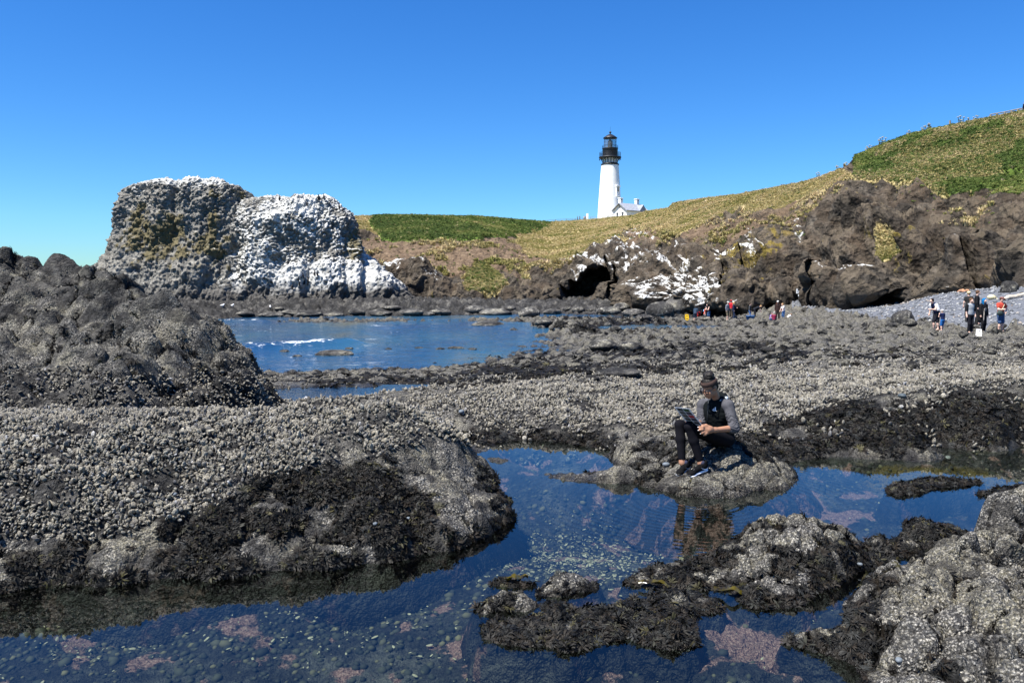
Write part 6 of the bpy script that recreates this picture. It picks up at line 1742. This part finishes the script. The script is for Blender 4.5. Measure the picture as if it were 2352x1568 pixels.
for i in range(70):
    px_ = brng.uniform(1180, 2340); py_ = brng.choice([brng.uniform(740, 770), brng.uniform(765, 870), brng.uniform(765, 850)])
    if px_ < 1600 and 770 < py_ < 812: continue
    if px_ > 2060 and py_ < 770: continue
    w_ = brng.uniform(10, 42) * (.55 + (py_ - 735) / 200)
    szw = 'small' if w_ < 14 else ('middling' if w_ < 24 else 'large')
    whr = 'in front of the visitors under the overhang' if py_ < 765 else ('on the dark weedy reef bordering the inlet' if px_ < 1650 else 'on the grey reef behind the mussel bed')
    boulder(px_, py_, w_, w_ * brng.uniform(.35, .6), '%s barnacled boulder %s' % (szw, whr), i, '%s boulders %s' % (szw, whr))
for i, q in enumerate([(1390,806,80,26),(1450,806,70,24),(1420,868,120,22),(1360,876,40,16),(1250,745,50,14),(1130,728,90,22),(1215,726,66,22),(1040,734,40,10),(1330,720,40,16),(1400,724,60,22),(1460,726,70,20),(1520,728,60,40),(1560,722,90,44),(1300,715,24,10),(870,728,80,18),(700,726,70,14),(760,730,60,12),(620,728,60,12),(660,722,50,10),(820,722,60,16),(940,724,70,18),(980,730,60,14),(1010,722,50,14),(560,726,50,10),(1090,720,60,18),(1170,714,40,14),(900,714,60,10),(640,714,40,8),(1270,722,50,14),(1360,716,30,12),(1430,716,50,20),(1620,738,40,14),(1480,735,50,14)]):
    boulder(q[0], q[1], q[2], q[3], ('pale barnacled boulder on the weedy reef beside the inlet' if i < 4 else 'dark shore boulder at the foot of the far cliffs'), i + 2, ('pale boulders by the inlet' if i < 4 else 'boulders at the foot of the far cliffs'), dep=(None if i < 5 else None))

# ---- driftwood
DW = flat('driftwood', (0.42, 0.37, 0.30), .85, .2, .25, 5)
def on_reef(px_, py_):
    d = ray(px_, py_)
    for Y_ in np.exp(np.linspace(math.log(9.0), math.log(118), 1500)):
        q = CAM + d * (Y_ / d[1])
        if q[2] <= reef_z(q[0], q[1]): return q
    return CAM + d * (60 / d[1])
def log_(a, b, r, label, mat=DW, lift=0.0):
    p0, p1 = on_reef(*a), on_reef(*b); p1 = p1 + np.array([0, 0, lift]); c = (p0 + p1) / 2
    n = 9; rg2 = np.random.default_rng(int(a[0])); pts = [p0 + (p1 - p0) * i / (n - 1) - c + rg2.normal(0, r * .25, 3) + np.array([0, 0, r * .7]) for i in range(n)]
    o = obj('driftwood', tmesh('driftwood', pts, [r * (.6 if i in (0, n - 1) else 1.0) * (1 - .04 * i) for i in range(n)], seg=8), mat, None, tuple(c)); tag(o, label, 'driftwood'); return o
log_((2305, 691), (2400, 668), .16, 'long bleached driftwood pole sloping up the cobble beach')
log_((2201, 672), (2224, 671), .16, 'reddish driftwood plank at the foot of the cliff', flat('red_wood', (0.36, 0.19, 0.11), .85, .2))
log_((2084, 693), (2103, 691), .12, 'short pale driftwood stick lying alone on the cobbles')
o = obj('pale_lump', sdf_mesh('pale_lump', [('ell', (0, 0, .16), (.26, .2, .17)), ('ell', (.2, -.05, .08), (.16, .14, .11)), ('ell', (.25, -.16, .1), (.09, .1, .07), 'sub')], .025, .08), flat('cream', (0.62, 0.54, 0.32), .8, .2), None, tuple(on_reef(2277, 688)))
tag(o, 'cream coloured hollow lump lying on the dark cobbles', 'debris')

# ---- signs
YEL = flat('yellow_plastic', (0.75, 0.47, 0.02), .5, .3, .06); DK = flat('dark_print', (0.03, 0.03, 0.03), .6, .3)
def aframe(loc, w_, h_, mat, label, rz=0.0, mark=None):
    e = empty('floor_sign', loc, rz); tag(e, label, 'sign')
    for sg in (-1, 1):
        me = bpy.data.meshes.new('board'); t = .02; y0 = sg * h_ * .3
        me.from_pydata([(-w_ / 2, y0, 0), (w_ / 2, y0, 0), (w_ * .42, 0, h_), (-w_ * .42, 0, h_), (-w_ / 2, y0 + sg * t, 0), (w_ / 2, y0 + sg * t, 0), (w_ * .42, sg * t, h_), (-w_ * .42, sg * t, h_)], [], [(0, 1, 2, 3), (4, 7, 6, 5), (0, 4, 5, 1), (1, 5, 6, 2), (2, 6, 7, 3), (3, 7, 4, 0)])
        b_ = obj('board', me, mat, e)
        if sg == -1 and mark: mark(b_, y0, w_, h_)
    return e
def mk_yellow(b_, y0, w_, h_):
    for (x0, x1, t0, t1) in ((-.3, .25, .72, .80), (-.32, .3, .34, .40), (-.3, .3, .22, .28)):
        def q(x, t): return (x * w_, y0 * (1 - t) - .026, t * h_)
        me = bpy.data.meshes.new('lettering'); me.from_pydata([q(x0, t0), q(x1, t0), q(x1, t1), q(x0, t1)], [], [(0, 1, 2, 3)]); obj('lettering', me, DK, b_)
def mk_white(b_, y0, w_, h_):
    n = 12; c = (.05 * w_, .72)
    me = bpy.data.meshes.new('emblem'); me.from_pydata([((.05 + .16 * math.cos(6.2832 * i / n)) * w_, y0 * (1 - (.74 + .09 * math.sin(6.2832 * i / n))) - .026, (.74 + .09 * math.sin(6.2832 * i / n)) * h_) for i in range(n)], [], [tuple(range(n))]); obj('emblem', me, flat('grey_print', (.12, .12, .13)), b_)
aframe(tuple(on_reef(1577, 736)), .42, .62, YEL, 'yellow folding floor sign on the reef by the shaded overhang', .25, mk_yellow)
aframe(tuple(on_reef(2248, 771)), .23, .28, flat('white_plastic', (0.8, 0.8, 0.82), .5, .3, .04), 'white folding sign with a dark emblem standing by the black-clad visitor', -.5, mk_white)
sp_ = head_at(1821, 700); sp_[1] -= 1.6; sp_[2] = reef_z(sp_[0], sp_[1])
sz = P(1821, 669, sp_[1])[2] - sp_[2]
e = empty('notice_sign', tuple(sp_)); tag(e, 'small white notice board on a thin post at the cliff foot', 'sign')
obj('post', tmesh('post', [(0, 0, -.3), (0, 0, sz + .1)], .03), flat('dark_post', (.06, .055, .05)), e)
bd_ = obj('board', box_mesh('board', -.28, .28, -.06, -.03, sz - .22, sz + .24, .01), flat('white_board', (0.75, 0.78, 0.8), .6, .3, .04), e)
for (x_, z_) in ((-.12, .1), (.1, .1), (-.12, -.06)): obj('pictogram', box_mesh('pictogram', x_ - .05, x_ + .05, -.066, -.061, sz + z_ - .05, sz + z_ + .05), flat('blue_print', (.12, .16, .25)), bd_)
obj('disc', sdf_mesh('disc', [('ell', (.02, -.05, sz - .42), (.11, .03, .15))], .02, .01), bpy.data.materials['white_board'], e)
print('signs', round(time.time() - T0, 1))

# ---- visitors
def rotz(v, a): c, s = math.cos(a), math.sin(a); return np.array([v[0] * c - v[1] * s, v[0] * s + v[1] * c, v[2]])
def visitor(loc, height, face, label, shirt, pants, hair, skin=None, sleeve='short', plen='long', pitch=0.0, pose='stand', armL='down', armR='down', cap=None, extras=(), h=.02, shoe=(.03, .03, .035), hairlen=0, group=None, name='person'):
    """face: heading in degrees, 0 = towards the camera, 90 = towards picture right. A body with clothes as children."""
    s = height / 1.72; skin = skin or SKIN_P
    a = math.radians(face)
    pit = math.radians(pitch)
    def T(p):   # local (x right of figure, y forward, z up) -> world offset
        x, y, z = p; fx, fy = math.sin(a), -math.cos(a)
        rx, ry = -math.cos(a), -math.sin(a)          # figure's right hand
        return np.array([rx * x + fx * y, ry * x + fy * y, z]) * s
    HZ = {'stand': .90, 'crouch': .36, 'sit': .20}[pose]
    hip = np.array([0, 0, HZ])
    def Bd(x, y, z):  # torso frame pitched about the hip
        return hip + np.array([x, y * math.cos(pit) + z * math.sin(pit), -y * math.sin(pit) + z * math.cos(pit)])
    neck = Bd(0, .0, .52); hd = Bd(0, .04 if pit < .3 else .06, .69)
    shs = {1: Bd(.18, 0, .47), -1: Bd(-.18, 0, .47)}
    def arm(sd, how):
        sh = shs[sd]
        if how == 'down': return sh + np.array([.05 * sd, .0, -.27]), sh + np.array([.06 * sd, .05, -.50])
        if how == 'fwd': return sh + np.array([.03 * sd, .10, -.25]), sh + np.array([-.06 * sd, .30, -.24])
        if how == 'hip': return sh + np.array([.17 * sd, -.06, -.22]), sh + np.array([.05 * sd, .05, -.40])
        if how == 'up': return sh + np.array([.05 * sd, .12, -.22]), sh + np.array([-.08 * sd, .20, .02])
        if how == 'reach': return sh + np.array([.02 * sd, .12, -.24]), sh + np.array([.0, .22, -.46])
        return sh + np.array([0, .02, -.27]), sh + np.array([0, .05, -.5])
    prims_skin, prims_shirt, prims_pant, shoes_ = [], [], [], []
    tor = [('ell', Bd(0, 0, .36), (.17, .11, .19)), ('ell', Bd(0, 0, .14), (.15, .11, .18)), ('ell', Bd(0, -.01, .0), (.165, .12, .13))]
    body_pr = list(tor) + [('cap', neck, hd, .055, .05), ('ell', hd, (.078, .095, .115)), ('ell', hd + np.array([0, .085, -.02]), (.016, .02, .022))]
    shirt_pr = [(t[0], t[1], tuple(x + .018 for x in t[2])) for t in tor[:2]] + [('ell', Bd(0, -.01, .03), (.168, .125, .11)), ('cap', shs[1] * .8 + shs[-1] * .2, shs[-1] * .8 + shs[1] * .2, .085, .085)]
    for sd, how in ((1, armR), (-1, armL)):
        el, wr = arm(sd, how); sh = shs[sd]
        hd_ = wr + (wr - el) / np.linalg.norm(wr - el) * .07
        body_pr += [('cap', sh, el, .052, .042), ('cap', el, wr, .042, .030), ('cap', wr, hd_, .034, .028), ('cap', hd_, hd_ + (wr - el) * .22, .016, .012), ('cap', wr, wr + (wr - el) * .25 + np.array([-.03 * sd, .02, 0]), .015, .012)]
        if sleeve == 'short': shirt_pr += [('cap', sh, sh * .45 + el * .55, .072, .068)]
        elif sleeve == 'long': shirt_pr += [('cap', sh, el, .070, .060), ('cap', el, wr * .95 + el * .05, .060, .048)]
    for sd in (1, -1):
        hp_j = hip + np.array([.09 * sd, 0, -.02])
        if pose == 'stand': kn = np.array([.10 * sd, .03 + .05 * (sd > 0), HZ * .52]); an = np.array([.11 * sd, -.02 + .06 * (sd > 0), .09])
        elif pose == 'crouch': kn = np.array([.16 * sd, .36, .42]); an = np.array([.13 * sd, .12, .09])
        else: kn = np.array([.15 * sd, .36, .36]); an = np.array([.14 * sd, .42, .08])
        body_pr += [('cap', hp_j, kn, .085, .058), ('cap', kn, kn * .6 + an * .4, .056, .055), ('cap', kn * .6 + an * .4, an, .055, .038), ('cap', an, an + np.array([0, .12, -.045]), .04, .034)]
        if plen == 'long': prims_pant += [('cap', hp_j, kn, .100, .075), ('cap', kn, an + np.array([0, 0, -.02]), .073, .060)]
        elif plen == 'short': prims_pant += [('cap', hp_j, kn * .95 + hp_j * .05, .102, .088)]
        shoes_.append((an + np.array([0, -.03, -.05]), an + np.array([0, .14, -.055])))
    prims_pant += [('ell', Bd(0, -.01, -.02), (.178, .135, .13))]
    def W(prs):
        out = []
        for p_ in prs:
            if p_[0] == 'cap': out.append(('cap', T(p_[1]), T(p_[2]), p_[3] * s, p_[4] * s) + tuple(p_[5:]))
            else:
                # ellipsoid axes follow the heading
                R = np.stack([T((1, 0, 0)) / s, T((0, 1, 0)) / s, np.array([0, 0, 1.0])], 1)
                if p_[1][2] > HZ - .05 and pit > .2 and p_[2][2] > .1:
                    ux = T((0, -math.sin(0), 0)); up_ = T((0, math.sin(pit), math.cos(pit))) / s; fr_ = T((0, math.cos(pit), -math.sin(pit))) / s
                    R = np.stack([T((1, 0, 0)) / s, fr_, up_], 1)
                out.append(('ell', T(p_[1]), tuple(x * s for x in p_[2]), R) + tuple(q for q in p_[3:] if isinstance(q, str)))
        return out
    hh = h * s
    body = obj(name, sdf_mesh(name, W(body_pr), hh, .04 * s), skin, None, loc); tag(body, label, 'person', group)
    obj('top', sdf_mesh('top', W(shirt_pr), hh, .05 * s), cloth(shirt), body)
    obj('trousers' if plen == 'long' else 'shorts', sdf_mesh('trousers', W(prims_pant), hh, .03 * s), cloth(pants), body)
    for q in shoes_: obj('shoe', sdf_mesh('shoe', W([('cap', q[0], q[1], .050, .042)]), hh * .8, .01), cloth(shoe), body)
    hr_ = [('ell', hd + np.array([0, -.02, .035]), (.092, .105, .105)), ('ell', hd + np.array([0, .10, -.03]), (.075, .06, .10), 'sub')]
    if hairlen: hr_ += [('cap', hd + np.array([0, -.07, .02]), hd + np.array([0, -.10, -.10 - .16 * hairlen]), .085, .06), ('cap', hd + np.array([.08, -.01, .0]), hd + np.array([.10, .02, -.1 - .14 * hairlen]), .04, .03), ('cap', hd + np.array([-.08, -.01, .0]), hd + np.array([-.10, .02, -.1 - .14 * hairlen]), .04, .03)]
    obj('hair', sdf_mesh('hair', W(hr_), hh * .8, .03 * s), cloth(hair, .6), body)
    if cap is not None:
        obj('cap', sdf_mesh('cap', W([('ell', hd + np.array([0, -.015, .075]), (.100, .115, .075)), ('ell', hd + np.array([0, .13, .055]), (.075, .09, .018))]), hh * .7, .03 * s), cloth(cap), body)
    for ex in extras:
        nm, prs, col_ = ex
        obj(nm, sdf_mesh(nm, W([(p_[0],) + tuple(Bd(*q) if isinstance(q, tuple) and len(q) == 3 and p_[0] == 'cap' else q for q in p_[1:]) if p_[0] == 'cap' else (p_[0], Bd(*p_[1])) + tuple(p_[2:]) for p_ in prs]), hh * .7, .03 * s), cloth(col_), body)
    return body
SN = bpy.data.materials['skin_pale']
def at_reef(px_, py_, Y_=None):
    q = on_reef(px_, py_); return q
def vloc(px_, Y_):
    x_ = (px_ - 1176) / F * Y_ * (1 / (CP)) * (CP); z_ = reef_z(x_, Y_); return np.array([x_, Y_, z_ - .02])
navy = (.012, .018, .05); blk_ = (.012, .012, .014); jean = (.035, .06, .13); khaki = (.14, .12, .08); white = (.75, .75, .76)
# group on the right, near the cobbles
R = [
 dict(px=2152, Y=41.6, height=1.70, face=-75, pitch=24, label='woman in a white shrug over navy, leaning forward beside a small boy', shirt=navy, pants=(.02, .02, .025), hair=(.02, .014, .012), sleeve='none', plen='short', armL='fwd', armR='down', shoe=(.35, .25, .2),
      extras=[('shrug', [('ell', (0, -.02, .40), (.195, .135, .13)), ('cap', (.18, .02, .45), (.22, .05, .22), .09, .085), ('cap', (-.18, .02, .45), (-.22, .05, .22), .09, .085)], white)]),
 dict(px=2166, Y=41.2, height=1.08, face=-160, pitch=4, label='small boy in navy shirt, blue shorts and white cap', shirt=(.012, .018, .06), pants=(.02, .11, .32), hair=(.3, .2, .1), cap=(.75, .72, .72), plen='short', armL='up', shoe=(.6, .55, .5)),
 dict(px=2229, Y=40.4, height=1.74, face=12, label='young man in grey and black baseball shirt and dark jeans', shirt=(.27, .29, .31), pants=(.012, .012, .016), hair=(.10, .055, .03), sleeve='none',
      extras=[('raglan_sleeve', [('cap', (.19, 0, .46), (.23, 0, .22), .078, .066)], blk_), ('raglan_sleeve', [('cap', (-.19, 0, .46), (-.23, 0, .22), .078, .066)], blk_)]),
 dict(px=2224, Y=43.4, height=1.58, face=170, label='person in a straw hat mostly hidden behind the baseball shirt man', shirt=(.03, .03, .03), pants=(.05, .05, .05), hair=(.3, .2, .1), cap=(.62, .52, .3)),
 dict(px=2243, Y=43.2, height=1.80, face=60, label='brown-haired person in black standing behind the baseball shirt man', shirt=blk_, pants=(.02, .02, .02), hair=(.09, .05, .03), sleeve='long'),
 dict(px=2259, Y=40.8, height=1.70, face=20, label='person with long bright blue hair in a black cardigan and printed black shirt', shirt=blk_, pants=(.010, .010, .012), hair=(.005, .12, .30), sleeve='long', hairlen=1.0,
      extras=[('shirt_print', [('ell', (0, .095, .26), (.085, .045, .14))], (.10, .10, .11)), ('cardigan', [('ell', (.15, -.01, .16), (.07, .12, .34)), ('ell', (-.15, -.01, .16), (.07, .12, .34)), ('cap', (0, -.09, .45), (0, -.09, -.25), .12, .17)], blk_), ('strap', [('cap', (.10, .125, .30), (.11, .13, -.30), .012, .012)], (.6, .55, .5))]),
 dict(px=2299, Y=41.6, height=1.76, face=8, label='man in red tee shirt and denim shorts with a green satchel', shirt=(.42, .06, .04), pants=(.04, .075, .16), hair=(.05, .03, .02), cap=(.13, .06, .05), plen='short', armL='hip', armR='fwd', shoe=(.10, .08, .07),
      extras=[('satchel', [('ell', (.16, .17, .06), (.17, .07, .12)), ('ell', (.16, .17, .02), (.19, .06, .10))], (.05, .07, .065)), ('strap', [('cap', (.12, .17, .12), (-.10, .125, .50), .018, .018)], (.5, .45, .3))]),
]
for d in R:
    px_, Y_ = d.pop('px'), d.pop('Y'); visitor(tuple(vloc(px_, Y_)), h=.023, **d)
# party along the foot of the overhang
Lg = [
 dict(px=1597, Y=81, height=1.62, face=150, pitch=22, label='person in a denim jacket with bare legs bending by the yellow sign', shirt=(.03, .05, .08), pants=(.03, .045, .07), hair=(.015, .012, .01), sleeve='long', plen='short', hairlen=.6),
 dict(px=1605.5, Y=81.6, height=1.58, face=170, pitch=15, label='dark-haired person in black with a red skirt beside the denim jacket', shirt=(.012, .012, .015), pants=(.32, .02, .02), hair=(.01, .008, .008), plen='short', hairlen=.6),
 dict(px=1619, Y=80.6, height=1.62, face=60, pitch=8, label='person in red top with a pale blue bag and grey shorts', shirt=(.55, .06, .03), pants=(.09, .09, .10), hair=(.12, .11, .11), plen='short', extras=[('bag', [('ell', (.05, -.14, .34), (.12, .07, .14))], (.2, .45, .65))]),
 dict(px=1628.5, Y=80.3, height=1.68, face=-70, pitch=14, label='woman in a black vest and blue denim shorts with white shoulders', shirt=(.02, .018, .018), pants=(.03, .07, .15), hair=(.015, .012, .01), sleeve='none', plen='short', armL='fwd', armR='fwd', hairlen=.5, extras=[('shawl', [('cap', (.17, 0, .47), (.2, .02, .30), .07, .06)], (.7, .5, .45))]),
 dict(px=1671, Y=80, height=1.84, face=40, label='stout man in grey sweatshirt, khaki shorts and pale cap', shirt=(.15, .16, .19), pants=khaki, hair=(.1, .09, .08), cap=(.42, .42, .40), sleeve='long', plen='short', shoe=(.5, .45, .4)),
 dict(px=1678.5, Y=81.5, height=1.74, face=120, label='person in red jacket and red cap behind the stout man', shirt=(.42, .02, .03), pants=(.10, .08, .06), hair=(.03, .02, .02), cap=(.4, .02, .03), sleeve='long', armL='up'),
 dict(px=1685, Y=80, height=1.70, face=75, label='fair-haired person in navy jacket and jeans holding something out', shirt=(.012, .018, .045), pants=(.02, .03, .06), hair=(.35, .22, .10), sleeve='long', armL='fwd', armR='down', hairlen=.4),
 dict(px=1722.5, Y=79, height=1.55, face=60, label='boy in a grey hooded top and bright blue jeans on the rocks', shirt=(.05, .055, .06), pants=(.03, .11, .30), hair=(.02, .015, .012), sleeve='long'),
 dict(px=1733, Y=78.5, height=1.6, face=80, pitch=62, label='fair-haired boy in black bending over to touch the rocks', shirt=(.015, .017, .022), pants=(.02, .02, .025), hair=(.40, .25, .12), sleeve='short', armL='reach', armR='reach'),
 dict(px=1770, Y=76, height=1.25, face=30, pitch=18, pose='crouch', label='child in white and purple crouching beside the maroon shirt', shirt=(.30, .22, .48), pants=(.05, .09, .2), hair=(.25, .10, .12), armL='fwd', armR='fwd'),
 dict(px=1777.5, Y=75.5, height=1.55, face=150, pitch=14, pose='sit', label='person in maroon shirt and pale cap sitting on the rocks', shirt=(.14, .015, .04), pants=(.03, .03, .04), hair=(.05, .04, .03), cap=(.5, .48, .44), armL='fwd', armR='fwd'),
 dict(px=1786.5, Y=76.5, height=1.80, face=-30, label='guide in dark brown uniform with a pale cap and long brown hair', shirt=(.035, .022, .02), pants=(.03, .022, .02), hair=(.10, .04, .02), cap=(.55, .55, .52), sleeve='long', hairlen=.8),
 dict(px=1800, Y=75.5, height=1.58, face=-80, pitch=10, label='fair-haired woman in white tee shirt and blue jeans', shirt=(.72, .70, .72), pants=(.05, .11, .24), hair=(.30, .18, .09), hairlen=.8, armL='reach', armR='reach'),
 dict(px=1808.5, Y=75, height=1.15, face=100, pitch=50, pose='crouch', label='child in white shirt stooping beside the woman in jeans', shirt=(.72, .72, .70), pants=(.1, .08, .06), hair=(.28, .15, .08), armL='reach', armR='reach'),
]
for d in Lg:
    px_, Y_ = d.pop('px'), d.pop('Y'); visitor(tuple(vloc(px_, Y_)), h=.034, **d)
BKT = flat('blue_plastic', (0.03, 0.13, 0.36), .45, .4, .06)
for i, (px_, Y_, lb) in enumerate(((1719, 78.2, 'blue bucket on the rocks below the boy in the grey hood'), (1728.5, 78.0, 'second blue bucket beside the stooping boy'))):
    b_ = obj('bucket', smooth(lathe_mesh('bucket', [(.0, 0), (.17, 0), (.22, .36), (.235, .36), (.235, .39), (.205, .39), (.16, .04), (0, .04)], 20)), BKT, None, tuple(vloc(px_, Y_))); tag(b_, lb, 'bucket')
    hn = [(.22 * math.cos(t_), .0, .37 + .2 * math.sin(t_)) for t_ in np.linspace(0, math.pi, 10)]
    obj('handle', tmesh('handle', hn, .012), STL, b_)
# walkers by the lighthouse
for px_, hgt_, fc, sh_, pa_, lb in ((1326.5, 1.68, 90, (.02, .02, .03), (.03, .03, .05), 'walker in black by the headland railing'), (1332, 1.76, 60, (.06, .05, .05), (.03, .03, .04), 'taller walker in brown beside the one in black'), (1340.5, 1.70, -40, (.35, .33, .35), (.05, .05, .06), 'walker in pale grey next to the white pillar'), (1344, 1.66, 30, (.28, .2, .17), (.04, .04, .05), 'walker in tan against the white pillar')):
    g_ = sky_at(px_); g_[1] -= .5; visitor(tuple(g_), hgt_, fc, lb, sh_, pa_, (.02, .015, .012), h=.05)
g_ = sky_at(2352.5); visitor(tuple(g_), 1.75, 200, 'walker in dark clothes at the timber fence on the hill', (.015, .015, .02), (.02, .02, .03), (.02, .015, .01), sleeve='long', h=.04)
print('people', round(time.time() - T0, 1))

# ---- seabirds
SP_ = np.concatenate(STK); spx, spy = proj(SP_)
def on_stack(px_, py_):
    d = (spx - px_) ** 2 + (spy - py_) ** 2; c = np.where(d < 30)[0]
    if len(c) == 0: c = np.array([np.argmin(d)])
    return SP_[c[np.argmin(SP_[c, 1] + .02 * d[c])]].copy()
CORM = flat('black_feather', (0.012, 0.012, 0.014), .6, .3)
cm = sdf_mesh('cormorant', [('ell', (0, 0, .32), (.12, .13, .24)), ('cap', (0, .0, .18), (0, -.16, .03), .08, .04), ('cap', (0, .05, .48), (0, .06, .68), .055, .04), ('ell', (0, .09, .73), (.045, .075, .045)), ('cap', (0, .14, .73), (0, .25, .74), .016, .010), ('cap', (.05, .03, .14), (.06, .05, 0), .025, .02), ('cap', (-.05, .03, .14), (-.06, .05, 0), .025, .02)], .034, .05)
def bird(name, me, mat, loc, rz, label, group):
    o = obj(name, me, mat, None, tuple(loc), (0, 0, rz)); tag(o, label, 'bird', group); return o
brn = random.Random(3)
for q in ((745, 456), (732, 457), (736, 457), (642, 458), (782, 479), (790, 484), (705, 472)):
    bird('cormorant', cm, CORM, on_stack(*q), brn.random() * 6, 'black cormorant perched along the top of the white sea stack', 'cormorants on the stack top')
for q in ((684, 644), (699, 640), (707, 650), (720, 632), (690, 657), (672, 663), (708, 658), (723, 680), (693, 641), (729, 636), (700, 655), (604, 681)):
    bird('cormorant', cm, CORM, on_stack(*q), brn.random() * 6, 'black cormorant standing on the whitened lower slope of the stack', 'cormorants on the lower slope')
gm_ = sdf_mesh('gull', [('ell', (0, 0, .2), (.1, .22, .1)), ('ell', (0, .2, .32), (.06, .08, .06)), ('cap', (0, .12, .24), (0, .19, .31), .06, .05), ('cap', (0, .27, .32), (0, .34, .31), .018, .01), ('cap', (0, -.15, .2), (0, -.36, .2), .06, .02), ('cap', (.03, 0, .1), (.03, 0, 0), .015, .015), ('cap', (-.03, 0, .1), (-.03, 0, 0), .015, .015)], .022, .04)
GUL = flat('white_feather', (0.8, 0.8, 0.8), .6, .3, .03)
for q in ((511, 706), (534, 706), (621, 709)):
    bird('gull', gm_, GUL, on_reef(*q) + np.array([0, 0, .05]), brn.random() * 6, 'white gull standing on the dark shelf below the stack', 'gulls on the shelf')

# ---- loose stones one can pick out, and kelp blades in the pool
BS = flat('blue_grey_stone', (0.11, 0.13, 0.15), .6, .3, .2, 20); GS = flat('slate_stone', (0.05, 0.065, 0.075), .6, .35, .2, 20)
stn = stone_mesh(77, BS, 'stone', 3, .08, .6); stn2 = stone_mesh(78, GS, 'stone', 3, .08, .5)
def loose(px_, py_, w_, label, me=stn, Y_=None, z_=None):
    dg_ = bpy.context.evaluated_depsgraph_get()
    ok, loc, nr, ix, ob_, mt_ = scene.ray_cast(dg_, Vector(CAM), Vector(ray(px_, py_)).normalized())
    if not ok: return
    w__ = w_ / F * loc.y; o = obj('stone', me, None, None, (loc.x, loc.y, loc.z + w__ * .12), (0, 0, px_), (w__,) * 3); tag(o, label, 'stone')
bpy.context.view_layer.update()
loose(401, 1136, 14, 'smooth pale blue stone lying among the mussels above the weed')
loose(862, 1204, 14, 'flat blue-grey stone in the groove of the weedy ledge')
loose(938, 1191, 12, 'small blue stone at the end of the weedy groove')
loose(1060, 947, 17, 'blue-grey beach stone on the rocks between the two mussel beds')
loose(1975, 1296, 14, 'smooth blue pebble on the weed skirt of the round pool rock')
loose(2065, 1517, 22, 'long blue pebble lodged in the pale boulder bank')
loose(2072, 911, 22, 'dark slate stone lying on top of the mussel bed', stn2)
loose(1530, 1068, 18, 'pale blue stone beside the girl\'s right shoe')
KM = MT('kelp', .22, .5); KM.color(KM.ramp(KM.noise(8, 3), [(0.4, (0.012, 0.009, 0.003)), (0.7, (0.08, 0.065, 0.006))])); KM.b.inputs['Subsurface Weight'].default_value = 0.0; KM = KM.m
def kelp(px_, py_, ln, wd, an, label, seed):
    p0 = PZ(px_, py_, .02); n = 14; v = []; f = []
    for i in range(n):
        t = i / (n - 1); c = np.array([math.cos(an) * ln * t, math.sin(an) * ln * t + .05 * math.sin(t * 5 + seed), .012 + .035 * math.sin(t * 3.1) + .012 * math.sin(t * 11 + seed)])
        w_ = wd * (math.sin(math.pi * min(1, t * .9 + .08)) ** .6); sx, sy = -math.sin(an), math.cos(an)
        for j in range(4):
            u = j / 3 - .5; v.append(c + np.array([sx * u * w_, sy * u * w_, .014 * math.sin(u * 7 + t * 9 + seed)]))
    for i in range(n - 1):
        for j in range(3): f.append((i * 4 + j, i * 4 + j + 1, i * 4 + j + 5, i * 4 + j + 4))
    o = obj('kelp_blade', mesh_np('kelp_blade', v, f), KM, None, tuple(p0)); tag(o, label, 'kelp'); return o
kelp(*c1(1330, 560), .26, .06, .0, 'glossy brown kelp blade draped beside the round pool rock', 1)
kelp(*c1(1900, 600), .24, .07, -.15, 'olive yellow kelp blade floating between the two weedy rocks', 2)
kelp(*c1(300, 505), .2, .06, -.2, 'brown kelp blade curled on the thin wet sliver of rock', 3)
print('done', round(time.time() - T0, 1))
